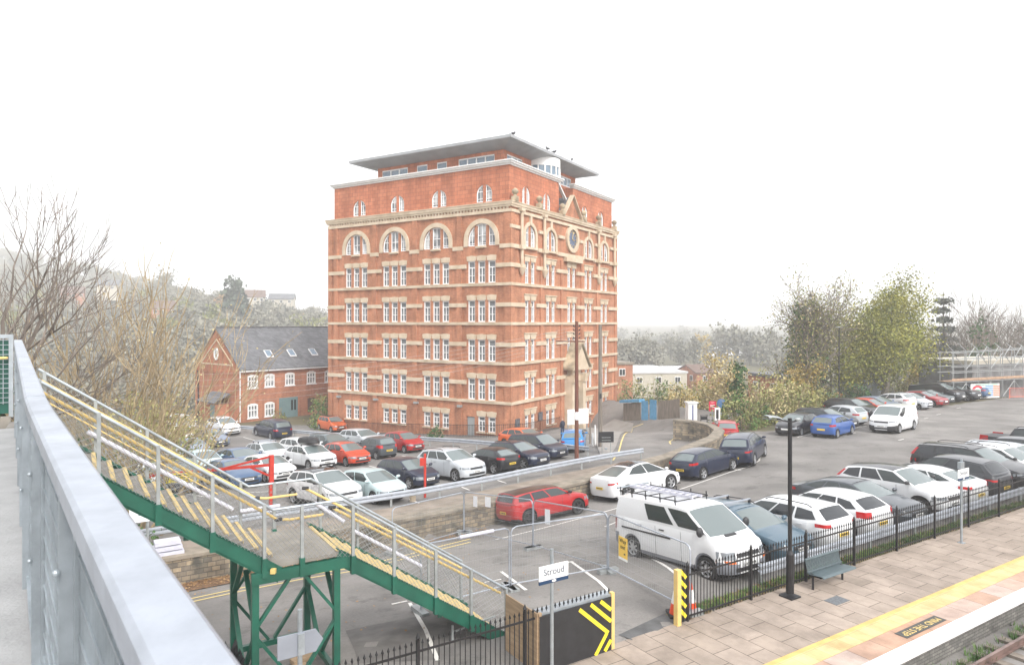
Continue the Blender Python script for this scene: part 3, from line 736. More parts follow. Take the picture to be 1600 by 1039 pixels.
park('city', 'red', 653, 703, HLn, 'bright red small car nearest the railings of the brick building', near=True, group=GL)
park('saloon', 'midblue', 399, 733, HLn, 'blue saloon in the row behind the mid blue hatchback', group=GL)
park('crossover', 'silver', 441, 724, HLn, 'silver crossover with two pale roof bars', group=GL, bars=True)
park('estate', 'white', 498, 714, HLn, 'white estate hidden behind the roof box car', group=GL)
park('estate', 'greengrey', 541, 706, HLn, 'dark green grey estate behind the orange red hatchback', group=GL)
park('estate', 'silver', 590, 697, HLn, 'silver estate behind the dark grey rounded car', group=GL)
park('city', 'orange', 533, 672, HLn, 'little orange car with black roof close to the brick house', roof='black', group=GL)
park('mpv', 'navy', 444, 683, HLp, 'dark navy people carrier tail on below the teal door', end='rear', near=True, group=GL)
park('suv', 'white', 364, 678, HLn, 'white sport utility seen through bare twigs', group=GL)
park('estate', 'greyblue', 346, 695, HLn, 'grey blue car with pale plate seen through bare twigs', group=GL)
park('estate', 'white', 297, 693, HLn, 'white car half hidden by bare branches beside a grey blue car', group=GL)
park('mpv', 'silver', 296, 676, HLn, 'silver people carrier at the far end below the scrub', group=GL)
park('supermini', 'ice', 336, 737, HLn, 'pale silver blue hatchback behind the stair handrails', group=GL)
park('hatch', 'silver', 268, 721, HLn, 'silver hatchback seen between the stair handrails', group=GL)
park('supermini', 'white', 252, 762, HLp, 'white hatchback tail on behind the stair mesh and yellow barrier sign', end='rear', group=GL)
park('hatch', 'greyblue', 314, 712, HLn, 'grey blue hatchback in the row between bare twigs and pale silver blue hatchback', group=GL)
park('estate', 'white', 232, 700, HLn, 'white estate glimpsed above the upper stair handrails', group=GL)
park('crossover', 'charcoal', 296, 766, HLn, 'charcoal car behind the yellow barrier sign', group=GL)
park('suv', 'brightblue', 895, 704, bearing(8), 'bright blue car tail on beside the brown telegraph pole', end='rear', group=GL, scale=.9)
park('hatch', 'orange', 852, 697, HLn, 'orange car beyond the railings behind a deep blue people carrier', group=GL)

# roof box, ladder rack and way-out sign carried by cars
def local_pt(o, v): return o.matrix_world @ Vector(v)
bpy.context.view_layer.update()
rb = MB(); prof = []
for i in range(11):
    t = i / 10; w = .40 * (min(1, t * 4.5) ** .5 if t < .5 else min(1, (1 - t) * 7) ** .5); h = .36 * (min(1, t * 3.2 + .12)) * (1 if t < .85 else .8)
    prof.append([(1.1 - 2.2 * t, -w - .02, .0), (1.1 - 2.2 * t, -w - .02, h * .45), (1.1 - 2.2 * t, -w * .8, h * .9), (1.1 - 2.2 * t, 0, h), (1.1 - 2.2 * t, w * .8, h * .9), (1.1 - 2.2 * t, w + .02, h * .45), (1.1 - 2.2 * t, w + .02, 0)])
rbx = rb.grid(prof).build('roof_box', MT['blackrub'], None, smooth=40)
rbx.location = local_pt(mk, (-.25, .05, 1.64)); rbx.rotation_euler = mk.rotation_euler
tag(rbx, 'glossy black roof box on top of the white crossover', 'roof box')
for u in (-.75, .25):
    MB().bar((u, -.72, -.05), (u, .62, -.05), .07, .03).box((u, -.70, -.10), (.07, .05, .12)).box((u, .60, -.10), (.07, .05, .12)).build('roof_bar', MT['trim'], rbx)
rk = empty('ladder_rack', local_pt(van, (-.95, 0, 1.96)), 0, 'black tubular ladder rack on the roof of the white panel van', 'roof rack'); rk.rotation_euler = van.rotation_euler
for s in (1, -1):
    MB().tube([(1.25, s * .70, .10), (-1.35, s * .70, .10)], .02, 6).build('side_rail', MT['black'], rk)
for x in (1.2, .55, -.1, -.75, -1.3):
    MB().tube([(x, -.74, .07), (x, .74, .07)], .018, 6).tube([(x, -.7, -.06), (x, -.7, .22)], .018, 6).tube([(x, .7, -.06), (x, .7, .22)], .018, 6).build('crossbar', MT['black'], rk)
MB().tube([(-1.45, -.72, .16), (-1.45, .72, .16)], .035, 8).build('roller', MT['galv'], rk)
ld = empty('ladder', local_pt(van, (-.95, .02, 2.12)), 0, 'pale aluminium ladder tied along the van roof rack', 'ladder'); ld.rotation_euler = van.rotation_euler
for s in (1, -1): MB().bar((1.45, s * .2, 0), (-1.4, s * .2, .0), .035, .08).build('stile', MT['lagging'], ld)
MB().box((0, 0, 0), (.001, .001, .001)).v
rg = MB()
for i in range(10): rg.bar((1.3 - i * .29, -.2, 0), (1.3 - i * .29, .2, 0), .03, .03)
rg.build('rungs', MT['lagging'], ld)
# trim of the van: dark side moulding and bonnet slot
for s in (1, -1):
    MB().box((-.9, s * .955, .95), (2.2, .02, .05)).build('side_moulding', MT['trim'], van)
MB().box((1.80, -.1, 1.225), (.10, .46, .03), M=Matrix.Rotation(.28, 3, 'Y')).build('bonnet_vent', MT['trim'], van)
# ---------------------------------------------------------------- the tall brick warehouse
BA = R(58.5)
BLD = empty('brick_warehouse', (-.11, 60, 0), BA, 'tall red brick warehouse banded with buff stone, arched top windows and a clock', 'building')
LX, LY = 23.66, 22.4                                 # clock face along local x, long bays along local y
def fR(u, z, o=0.0): return (u, -o, z)
def fL(u, z, o=0.0): return (-o, u, z)
def wall(mb, f, u0, u1, z0, z1, ops, depth=.22, base=0.0, m=0):
    us = sorted(set([u0, u1] + [v for a in ops for v in a[:2] if u0 < v < u1])); zs = sorted(set([z0, z1] + [v for a in ops for v in a[2:4] if z0 < v < z1]))
    for a, b in zip(us, us[1:]):
        for c_, e in zip(zs, zs[1:]):
            mu, mz = (a + b) / 2, (c_ + e) / 2
            if any(q[0] < mu < q[1] and q[2] < mz < q[3] for q in ops): continue
            mb.quad(f(a, c_, base), f(b, c_, base), f(b, e, base), f(a, e, base), m=m)
    for q in ops:
        a, b, c_, e = q[:4]; o = base - depth
        mb.quad(f(a, c_, base), f(a, e, base), f(a, e, o), f(a, c_, o), m=m); mb.quad(f(b, c_, base), f(b, e, base), f(b, e, o), f(b, c_, o), m=m)
        mb.quad(f(a, e, base), f(b, e, base), f(b, e, o), f(a, e, o), m=m); mb.quad(f(a, c_, base), f(b, c_, base), f(b, c_, o), f(a, c_, o), m=m)
def slab(mb, f, u0, u1, z0, z1, o0, o1, m=0):        # box on a face between two depths
    P8 = [f(u, z, o) for u in (u0, u1) for z in (z0, z1) for o in (o0, o1)]
    b = len(mb.v); mb.v += P8
    for q in ((0, 1, 3, 2), (4, 6, 7, 5), (0, 4, 5, 1), (2, 3, 7, 6), (0, 2, 6, 4), (1, 5, 7, 3)): mb.f.append(tuple(b + i for i in q)); mb.m.append(m)
def arc(c_, zs, r, n=16, a0=0, a1=180): return [(c_ + r * math.cos(R(a0 + (a1 - a0) * i / n)), zs + r * math.sin(R(a0 + (a1 - a0) * i / n))) for i in range(n + 1)]
def spandrel(mb, f, c_, zs, r, base=0.0, m=0, depth=.22):
    pts = arc(c_, zs, r, 16)
    for (a, za), (b, zb_) in zip(pts, pts[1:]):
        mb.quad(f(a, za, base), f(b, zb_, base), f(b, zs + r, base), f(a, zs + r, base), m=m)
        mb.quad(f(a, za, base), f(b, zb_, base), f(b, zb_, base - depth), f(a, za, base - depth), m=m)
def ring(mb, f, c_, zs, r0, r1, zb_, o0, o1, m=0, full=False):
    A = arc(c_, zs, r0, 20, 0, 360 if full else 180); B = arc(c_, zs, r1, 20, 0, 360 if full else 180)
    if not full: A = [(c_ + r0, zb_)] + A + [(c_ - r0, zb_)]; B = [(c_ + r1, zb_)] + B + [(c_ - r1, zb_)]
    for i in range(len(A) - 1):
        mb.quad(f(*A[i], o1), f(*B[i], o1), f(*B[i + 1], o1), f(*A[i + 1], o1), m=m)
        mb.quad(f(*B[i], o0), f(*B[i + 1], o0), f(*B[i + 1], o1), f(*B[i], o1), m=m)
        mb.quad(f(*A[i], o0), f(*A[i + 1], o0), f(*A[i + 1], o1), f(*A[i], o1), m=m)
ROWS = [(10.96, 12.97), (7.45, 9.42), (3.9, 5.87), (.42, 2.36), (-2.45, -1.05)]
LB = [3.1, 8.25, 13.4, 18.5]; RB = [3.4, 7.4, 11.9, 15.95, 20.1]
wl = MB()
BZ = -5.0
opsL, opsR = [], []
for r, (z0, z1) in enumerate(ROWS):
    for i, c_ in enumerate(LB):
        for k in (-1.1, 0, 1.1):
            if r == 4 and i == 0 and k > 1: continue
            opsL.append((c_ + k - .4, c_ + k + .4, z0, z1))
    for i, c_ in enumerate(RB):
        if i == 2 and r > 2: continue
        for k in (-.56, .56): opsR.append((c_ + k - .36, c_ + k + .36, z0, z1))
archL = [(c_ - 1.5, c_ + 1.5, 14.3, 16.35) for c_ in LB]; archR = [(c_ - .95, c_ + .95, 14.3, 16.3) for i, c_ in enumerate(RB) if i != 2]
door = (3.85, 4.75, -3.7, -1.15)
wall(wl, fL, 0, LY, BZ, 18.0, opsL + archL + [door]); wall(wl, fR, 0, LX, BZ, 18.0, opsR + archR)
for c_ in LB: spandrel(wl, fL, c_, 14.85, 1.5)
for i, c_ in enumerate(RB):
    if i != 2: spandrel(wl, fR, c_, 15.35, .95)
for c_ in LB:
    for k in (-.62, .62): slab(wl, fL, c_ + k - .15, c_ + k + .15, 14.3, 14.85 + math.sqrt(1.5 ** 2 - (abs(k) + .15) ** 2) + .02, -.2, -.03)
for i, c_ in enumerate(RB):
    if i != 2: slab(wl, fR, c_ - .16, c_ + .16, 14.3, 16.26, -.2, -.03)
wl.quad((LX, 0, BZ), (LX, LY, BZ), (LX, LY, 18), (LX, 0, 18)); wl.quad((0, LY, BZ), (LX, LY, BZ), (LX, LY, 18), (0, LY, 18)); wl.quad((0, 0, 18), (LX, 0, 18), (LX, LY, 18), (0, LY, 18))
for u in (5.5, 10.75, 15.95, 21.3): slab(wl, fL, u - .28, u + .28, BZ, 17.2, -.01, .14)
for u in (5.4, 9.6, 14.2, 18.1): slab(wl, fR, u - .22, u + .22, BZ, 13.6, -.01, .13)
slab(wl, fL, -.02, .62, BZ, 17.2, -.01, .10); slab(wl, fR, -.10, .55, BZ, 17.2, -.01, .10); slab(wl, fR, LX - .6, LX + .02, BZ, 17.2, -.01, .1); slab(wl, fL, LY - .5, LY + .02, BZ, 17.2, -.01, .12)
wl.build('wall', MT['brick'], BLD)
# buff bands, lintels, rings, ledges
st = MB()
def band(f, U, z0, z1, ops, o=.165):
    cuts = sorted((a[0] - .14, a[1] + .14) for a in ops if a[2] < z1 and a[3] > z0)
    u = -.13
    for a, b in cuts + [(U + .03, U + .03)]:
        if a - u > .05: slab(st, f, u, a, z0, z1, -.02, o)
        u = max(u, b)
for z0, z1 in ROWS[:4]:
    for f, U, o_ in ((fL, LY, opsL), (fR, LX, opsR)):
        band(f, U, z0 - .27, z0 - .01, []); band(f, U, z0 + 1.36, z0 + 1.72, o_)
for f, U, o_ in ((fL, LY, archL), (fR, LX, archR)):
    band(f, U, 14.0, 14.36, [(a[0] - .38, a[1] + .38, a[2] - 1, a[3]) for a in o_] if f is fL else [(a[0] - .25, a[1] + .25, a[2] - 1, a[3]) for a in o_]); band(f, U, 17.15, 17.42, [])
    if f is fR: band(f, U, 15.75, 16.05, [(a[0] - .4, a[1] + .4, a[2], a[3]) for a in o_] + [(10.3, 13.5, 15, 17)])
for f, o_ in ((fL, opsL), (fR, opsR)):
    for a in o_:
        g = .10 if f is fL else .17
        b = len(st.v); z = a[3]
        front = [f(a[0] - .07, z, .05), f(a[1] + .07, z, .05), f(a[1] + g + .03, z + .44, .05), f((a[0] + a[1]) / 2, z + .50, .05), f(a[0] - g - .03, z + .44, .05)]
        bk = Vector(f(0, 0, -.07)) - Vector(f(0, 0, 0)); st.ext(front, bk)
        slab(st, f, a[0] - .05, a[1] + .05, a[2] - .10, a[2] - .002, -.2, .20)
for i, c_ in enumerate(RB):
    for r in range(5):
        if not (i == 2 and r > 2): slab(st, fR, c_ - 1.15, c_ + 1.15, ROWS[r][1] + .50, ROWS[r][1] + .60, -.01, .12)
for c_ in LB: ring(st, fL, c_, 14.85, 1.5, 1.92, 14.3, -.05, .08); slab(st, fL, c_ - .55, c_ + .55, 14.12, 14.29, -.2, .22)
for i, c_ in enumerate(RB):
    if i != 2:
        ring(st, fR, c_, 15.35, .95, 1.28, 14.3, -.05, .10); slab(st, fR, c_ - 1.1, c_ + 1.1, 14.1, 14.29, -.2, .26); slab(st, fR, c_ - .16, c_ + .16, 16.35, 17.15, -.01, .16)
st.build('stone_band', MT['stone'], BLD)
lg = MB()
for z0, z1, o in ((17.62, 17.80, .20), (17.80, 18.02, .27), (18.02, 18.10, .32)):
    lg.box(((LX) / 2, (LY) / 2, (z0 + z1) / 2), (LX + 2 * o, LY + 2 * o, z1 - z0))
for i in range(int(LY / .36)): slab(lg, fL, .2 + i * .36, .36 + i * .36, 17.45, 17.62, -.01, .16)
lg.build('ledge', MT['stone'], BLD)
pr = MB()
for u in (1.55, 5.75, 18.2, 22.6):
    pr.tube([(u, -.24, 12.3), (u, -.24, 17.65)], .15, 8); pr.lathe([(.02, 12.3 - .75), (.2, 12.3 - .45), (.36, 12.3 - .05), (.38, 12.35), (.2, 12.42)], 10, (u, -.24, 0))
    pr.box((u, -.22, 14.15), (.72, .5, .38)); pr.box((u, -.2, 17.5), (.62, .5, .3))
slab(pr, fR, 10.1, 13.8, 13.55, 13.95, -.01, .42)
pr.build('stone_pilaster', MT['stone'], BLD, smooth=40)
for u in (.5, 4.9, 9.55, 14.5, 18.3, 22.7):
    MB().box((u, -.15, 18.32), (.5, .5, .45)).lathe([(.12, 18.5), (.16, 18.62), (.12, 18.7), (.24, 18.8), (.31, 18.95), (.28, 19.1), (.16, 19.22), (.01, 19.3)], 12, (u, -.15, 0)).build('finial', MT['stone_dirty'], BLD, smooth=50)
# upper storey in terracotta, notch above the gable
at = MB(); A0 = .42
atL = [(c_ - .87, c_ + .87, 18.3, 19.92) for c_ in LB]; atR = [(c_ - .72, c_ + .72, 18.35, 19.95) for i, c_ in enumerate(RB) if i != 2]
wall(at, fL, A0, LY - .35, 18.1, 21.5, atL, .2, -A0)
for c_ in LB: spandrel(at, fL, c_, 19.05, .87, -A0, 0, .2); slab(at, fL, c_ - .13, c_ + .13, 18.3, 19.9, -A0 - .18, -A0 - .02)
def fR2(u, z, o=0.0): return (u, A0 - o, z)
wall(at, fR2, A0, 9.9, 18.1, 21.5, [a for a in atR if a[1] < 10], .2); wall(at, fR2, 13.1, LX - .4, 18.1, 21.5, [a for a in atR if a[0] > 12], .2)
for i, c_ in enumerate(RB):
    if i != 2: spandrel(at, fR2, c_, 19.23, .72, 0, 0, .2); slab(at, fR2, c_ - .12, c_ + .12, 18.35, 19.92, -.18, -.02)
for u in (9.9, 13.1): at.quad((u, A0, 18.1), (u, 3.2, 18.1), (u, 3.2, 21.5), (u, A0, 21.5))
at.quad((9.9, 3.2, 18.1), (13.1, 3.2, 18.1), (13.1, 3.2, 21.5), (9.9, 3.2, 21.5)); at.quad((LX - .4, A0, 18.1), (LX - .4, LY - .35, 18.1), (LX - .4, LY - .35, 21.5), (LX - .4, A0, 21.5)); at.quad((A0, LY - .35, 18.1), (LX - .4, LY - .35, 18.1), (LX - .4, LY - .35, 21.5), (A0, LY - .35, 21.5))
at.build('upper_storey_wall', MT['brick_tile'], BLD)
co = MB()
for z0, z1, o in ((21.42, 21.58, .10), (21.58, 21.74, .26), (21.74, 21.84, .38)):
    h = (z1 - z0); zc_ = (z0 + z1) / 2
    co.box((A0 - o / 2 + .15, LY / 2, zc_), (o + .3, LY - .7 + 2 * o, h)); co.box((LX - .4 + o / 2 - .15, LY / 2, zc_), (o + .3, LY - .7 + 2 * o, h)); co.box((LX / 2, LY - .35 + o / 2 - .15, zc_), (LX - .8, o + .3, h))
    co.box(((A0 + 9.9) / 2 + .15, A0 - o / 2 + .15, zc_ + .002), (9.9 - A0 + .3 - .01 + 2 * (o - .1), o + .3, h)); co.box(((13.1 + LX - .4) / 2 - .1, A0 - o / 2 + .15, zc_ + .002), (LX - .4 - 13.1 + 2 * (o - .1), o + .3, h))
co.build('cornice', MT['white'], BLD)
MB().box((LX / 2, LY / 2 + 1.3, 21.6), (LX - 1.6, LY - 4.2, .2)).build('roof_terrace', MT['asphalt'], BLD)
# gable in front of the notch
gb = MB().ext([(10.0, -.05, 18.12), (13.8, -.05, 18.12), (11.9, -.05, 20.2)], (0, .4, 0)); gb.build('gable', MT['brick'], BLD)
gs = MB()
for s in (-1, 1): gs.bar((11.9 + s * 2.1, -.10, 18.12), (11.9 + s * .05, -.10, 20.42), .46, .12)
gs.build('gable_coping', MT['stone'], BLD)
MB().quad((9.95, .3, 18.2), (11.9, .3, 20.3), (11.9, 3.1, 20.3), (9.95, 3.1, 18.2)).quad((13.85, .3, 18.2), (11.9, .3, 20.3), (11.9, 3.1, 20.3), (13.85, 3.1, 18.2)).build('gable_roof', MT['slate'], BLD)
MB().bar((9.8, .5, 21.4), (11.5, .5, 20.0), .3, .14).build('raking_coping', MT['white'], BLD)
# clock
ck = MB(); ring(ck, fR, 11.95, 15.95, .98, 1.42, 0, -.05, .22, full=True); CK = ck.build('clock_surround', MT['stone'], BLD)
MB().ext([fR(*p, .06) for p in arc(11.95, 15.95, .97, 24, 0, 360)[:-1]], (0, .1, 0)).build('clock_dial', mat('clock_dial', (.10, .13, .20), .5), CK)
hk = MB()
for k in range(12):
    t = R(30 * k); a, b = .66, .90
    hk.bar(fR(11.95 + a * math.cos(t), 15.95 + a * math.sin(t), .08), fR(11.95 + b * math.cos(t), 15.95 + b * math.sin(t), .08), .09, .03)
for t, l in ((75, .78), (-20, .5)): hk.bar(fR(11.95, 15.95, .10), fR(11.95 + l * math.cos(R(t)), 15.95 + l * math.sin(R(t)), .10), .10, .03)
hk.build('clock_hand', mat('gilding', (.75, .55, .22), .4, metal=.4), CK)
# windows: white frame + pane
def light_meshes(w, h, key):
    fr = MB(); b = .105
    for z in (0, h): fr.box((0, 0, z + (b / 2 if z == 0 else -b / 2)), (w, .09, b))
    for s in (-1, 1): fr.box((s * (w / 2 - b / 2), 0, h / 2), (b, .085, h - 2 * b))
    tr = h * .70
    fr.box((0, 0, tr), (w - 2 * b, .08, .09)); fr.box((0, 0, tr * .5), (w - 2 * b, .06, .05)); fr.box((0, -.002, tr / 2), (.07, .07, tr))
    pa = MB().quad((-w / 2 + .02, .03, .02), (w / 2 - .02, .03, .02), (w / 2 - .02, .03, h - .02), (-w / 2 + .02, .03, h - .02))
    return fr.mesh('window', MT['white_frame']), pa.mesh('pane', MT['win_glass'])
LM = {}
def put_light(f, a, base=0.0):
    w, h = round(a[1] - a[0], 2), round(a[3] - a[2], 2)
    if (w, h) not in LM: LM[(w, h)] = light_meshes(w, h, 0)
    fm, pm = LM[(w, h)]
    w_ = add('window', fm, BLD, f((a[0] + a[1]) / 2, a[2], base - .13), 0 if f in (fR, fR2) else -math.pi / 2)
    add('pane', pm, w_)
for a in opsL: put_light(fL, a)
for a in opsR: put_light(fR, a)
def arched(f, c_, z0, zs, r, base, mull):
    fr = MB(); p = arc(c_, zs, r - .05, 18); path = [(c_ + r - .05, z0 + .05)] + p + [(c_ - r + .05, z0 + .05)]
    fr.tube([f(*q, base - .12) for q in path + [path[0]]], .07, 4)
    for k in mull:
        for e in (-.19, .19):
            x = k + e
            fr.bar(f(c_ + x, z0, base - .13), f(c_ + x, zs + math.sqrt(max(.01, r * r - x * x)) - .04, base - .13), .07, .07)
    mid = [(a_ + b_) / 2 for a_, b_ in zip([-r] + list(mull), list(mull) + [r])]
    for x in mid: fr.bar(f(c_ + x, z0, base - .14), f(c_ + x, zs + math.sqrt(max(.01, r * r - x * x)) - .05, base - .14), .05, .05)
    for z in ((zs - z0) * .45 + z0, zs + r * .28): 
        xx = math.sqrt(max(.01, r * r - max(0, z - zs) ** 2)) - .05
        fr.bar(f(c_ - xx, z, base - .135), f(c_ + xx, z, base - .135), .05, .06)
    o = fr.build('arched_window', MT['white_frame'], BLD)
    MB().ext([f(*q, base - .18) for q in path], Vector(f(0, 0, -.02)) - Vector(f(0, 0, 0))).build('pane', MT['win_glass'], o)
for c_ in LB: arched(fL, c_, 14.3, 14.85, 1.5, 0, (-.62, .62)); arched(fL, c_, 18.3, 19.05, .87, -A0, (0,))
for i, c_ in enumerate(RB):
    if i != 2: arched(fR, c_, 14.3, 15.35, .95, 0, (0,)); arched(fR2, c_, 18.35, 19.23, .72, 0, (0,))
dm = MB(); slab(dm, fL, 3.9, 4.7, -3.7, -1.2, -.2, -.1); dm.build('door', mat('grey_door', (.30, .31, .31), .6), BLD)
# penthouse under its wide roof
ph = MB(); x0, y0, x1, y1 = 2.0, 2.0, 16.9, 17.4
def fL3(u, z, o=0.0): return (x0 - o, u, z)
def fR3(u, z, o=0.0): return (u, y0 - o, z)
pwL = [(3.0, 7.1, 22.0, 23.0), (8.5, 9.7, 22.0, 23.0), (10.9, 12.2, 22.0, 23.0), (13.4, 16.8, 22.0, 23.0)]; pwR = [(2.6, 5.4, 22.0, 23.0), (12.1, 15.8, 22.0, 23.0)]
wall(ph, fL3, y0, y1, 21.6, 23.45, pwL, .15); wall(ph, fR3, x0, x1, 21.6, 23.45, pwR, .15)
ph.quad((x1, y0, 21.6), (x1, y1, 21.6), (x1, y1, 23.45), (x1, y0, 23.45)); ph.quad((x0, y1, 21.6), (x1, y1, 21.6), (x1, y1, 23.45), (x0, y1, 23.45))
ph.build('penthouse_wall', MT['brick_tile'], BLD)
for f, ops in ((fL3, pwL), (fR3, pwR)):
    for a in ops:
        fr = MB(); n = max(1, round((a[1] - a[0]) / 1.05))
        for i in range(n + 1): u = a[0] + (a[1] - a[0]) * i / n; slab(fr, f, u - .06, u + .06, a[2], a[3], -.12, -.02)
        for z in (a[2], a[3] - .12): slab(fr, f, a[0], a[1], z, z + .12, -.122, -.018)
        o = fr.build('penthouse_window', MT['white_frame'], BLD); pn = MB(); slab(pn, f, a[0], a[1], a[2], a[3], -.15, -.09); pn.build('pane', MT['sky_glass'], o)
dr = MB().lathe([(2.15, 21.7), (2.15, 22.0)], 28, (9.2, 2.3, 0)).lathe([(2.15, 22.85), (2.15, 23.7)], 28, (9.2, 2.3, 0))
for k in range(10):
    t = R(180 + 18 * k + 9); dr.box((9.2 + 2.12 * math.cos(t), 2.3 + 2.12 * math.sin(t), 22.42), (.12, .12, .9), rz=t)
D_ = dr.build('round_bay', MT['white'], BLD, smooth=40); MB().lathe([(2.08, 21.98), (2.08, 22.87)], 28, (9.2, 2.3, 0)).build('pane', MT['sky_glass'], D_, smooth=40)
rf = MB(); o0 = (x0 - .02, y0 - .02, x1 + .02, y1 + .02); o1 = (.25, .15, 19.1, 19.8)
lo = [(o0[0], o0[1], 23.30), (o0[2], o0[1], 23.30), (o0[2], o0[3], 23.30), (o0[0], o0[3], 23.30)]
mi = [(o1[0], o1[1], 23.80), (o1[2], o1[1], 23.80), (o1[2], o1[3], 23.80), (o1[0], o1[3], 23.80)]
up = [(p[0], p[1], 24.06) for p in mi]
for A, B in ((lo, mi), (mi, up)):
    for i in range(4): rf.quad(A[i], A[(i + 1) % 4], B[(i + 1) % 4], B[i])
rf.quad(*up); rf.build('roof', MT['roof_metal'], BLD)
# stone porch with gable
pc = MB(); u = 11.9
for s in (-1, 1): pc.box((u + s * 1.25, -.45, -.9), (.62, .9, 5.8)); pc.box((u + s * 1.25, -.75, 1.6), (.7, .7, .5)); pc.box((u + s * 1.25, -.95, 2.0), (.6, .5, .35))
pc.box((u, -.3, 2.05), (1.9, .6, 1.3)); pc.box((u, -.55, 2.75), (3.6, 1.1, .3))
for t0, t1 in zip(arc(u, .25, .94, 10), arc(u, .25, .94, 10)[1:]): pc.ext([(t0[0], -.5, t0[1]), (t1[0], -.5, t1[1]), (t1[0], -.5, 1.45), (t0[0], -.5, 1.45)], (0, .48, 0))
PC = pc.build('porch', MT['stone'], BLD)
MB().ext([(u - 1.75, -1.1, 2.9), (u + 1.75, -1.1, 2.9), (u, -1.1, 5.2)], (0, 1.1, 0)).build('porch_gable', MT['stone'], PC)
pg = MB()
for s in (-1, 1): pg.ext([(u + s * 2.1, -1.3, 2.75), (u + s * 2.1, -1.3, 2.95), (u, -1.3, 5.55), (u, -1.3, 5.3)], (0, 1.3, 0))
pg.build('porch_roof', MT['stone_dirty'], PC)
MB().box((u, -.06, -1.4), (1.8, .1, 4.6)).build('porch_door', mat('dark_porch_door', (.05, .06, .06), .5), PC)  # near-black door panel behind the porch arch
for u_, z in ((.95, -1.55), (5.15, -1.4)):
    q = MB(); slab(q, fR, u_ - .38, u_ + .38, z - .4, z + .4, .11, .16); q.build('wall_plaque', mat('plaque_grey', (.10, .10, .11), .5, .5, 6), BLD)
lmp = MB()
for c_ in LB: slab(lmp, fL, c_ + 2.1, c_ + 2.5, -.35, -.15, -.01, .35)
lmp.build('wall_lamp', MT['galv_dark'], BLD)
# ---------------------------------------------------------------- brick house beside it
HS = empty('brick_house', (-30.1, 75.5, 0), R(50), 'orange brick house with grey slate roof, gable trim and teal doors', 'house')
HL, HWd, EV_, RZ = 18.0, 10.5, 2.25, 6.7
hw_ = MB(); hb = -4.2
hops = [(c_ - .62, c_ + .62, .05, 1.38) for c_ in (1.54, 3.6, 6.2, 9.1, 11.6)] + [(c_ - .62, c_ + .62, -3.3, -1.85) for c_ in (1.54, 3.6)] + [(4.8, 7.3, -3.9, -1.35), (8.6, 9.6, -3.4, -1.7)]
wall(hw_, fR, 0, HL, hb, EV_, hops, .15)
hw_.quad((0, 0, hb), (0, HWd, hb), (0, HWd, EV_), (0, 0, EV_)); hw_.quad((0, 0, EV_), (0, HWd, EV_), (0, HWd / 2, RZ))
hw_.quad((HL, 0, hb), (HL, HWd, hb), (HL, HWd, EV_), (HL, 0, EV_)); hw_.quad((HL, 0, EV_), (HL, HWd, EV_), (HL, HWd / 2, RZ)); hw_.quad((0, HWd, hb), (HL, HWd, hb), (HL, HWd, EV_), (0, HWd, EV_))
hw_.build('wall', MT['brick_house'], HS)
rr = MB(); ov = .3
for s in (0, 1):
    ya, yb_ = (-ov, HWd / 2) if s == 0 else (HWd + ov, HWd / 2); ze = EV_ - ov * (RZ - EV_) / (HWd / 2)
    rr.ext([(-.12, ya, ze), (HL + .1, ya, ze), (HL + .1, yb_, RZ), (-.12, yb_, RZ)], (0, 0, .14))
ROOF = rr.build('roof', MT['slate'], HS)
rdg = MB()
for i in range(int(HL / .45)): rdg.box((i * .45 + .2, HWd / 2, RZ + .16), (.43, .28, .10))
rdg.build('ridge_tile', MT['slate'], ROOF)
sl_ = math.atan2(RZ - EV_, HWd / 2)
for u_ in (4.4, 7.4, 10.4, 13.4):
    q = MB(); M_ = Matrix.Rotation(sl_, 3, 'X'); yy = 1.55; q.box((u_, yy, EV_ + yy * math.tan(sl_) + .18), (.85, 1.2, .12), M=M_); k_ = q.build('skylight', MT['white_frame'], ROOF)
    MB().box((u_, yy - .01, EV_ + yy * math.tan(sl_) + .25), (.68, 1.0, .02), M=M_).build('pane', MT['sky_glass'], k_)
for a in hops[:7]:
    w, h = a[1] - a[0], a[3] - a[2]; c_ = (a[0] + a[1]) / 2; fr = MB()
    for s in (-1, 1): slab(fr, fR, c_ + s * (w / 2 - .07) - .07, c_ + s * (w / 2 - .07) + .07, a[2], a[3], -.12, .03)
    for z in (a[2], a[3] - .12, a[2] + h * .55): slab(fr, fR, a[0] + .1, a[1] - .1, z, z + .12, -.12, .02)
    for k in (-.17, .17): slab(fr, fR, c_ + k - .05, c_ + k + .05, a[2] + .1, a[3] - .1, -.12, .01)
    fr.ext([(c_ - w / 2 - .05, -.03, a[3]), (c_ + w / 2 + .05, -.03, a[3]), (c_ + .25, -.03, a[3] + .17), (c_ - .25, -.03, a[3] + .17)], (0, .05, 0))
    slab(fr, fR, a[0] - .08, a[1] + .08, a[2] - .1, a[2] - .002, -.1, .08)
    o = fr.build('window', MT['white_frame'], HS); pn = MB(); slab(pn, fR, a[0], a[1], a[2], a[3], -.15, -.10); pn.build('pane', MT['win_glass'], o)
dd = MB(); slab(dd, fR, 4.8, 7.3, -3.9, -1.35, -.14, -.05); dd.build('double_door', MT['tan_door'], HS)
dg = MB(); slab(dg, fR, 6.4, 6.65, -2.9, -1.7, -.06, -.03); slab(dg, fR, 6.8, 7.05, -2.9, -1.7, -.06, -.03); dg.build('door_glazing', MT['glass_dark'], HS)
dw = MB(); slab(dw, fR, 8.6, 9.6, -3.4, -1.7, -.14, -.06); dw.build('arched_opening', mat('dark_brown_wood', (.10, .05, .035), .7), HS)
gt = MB()
tri = [(1.5, EV_ + .35), (HWd - 1.5, EV_ + .35), (HWd / 2, RZ - 1.25)]
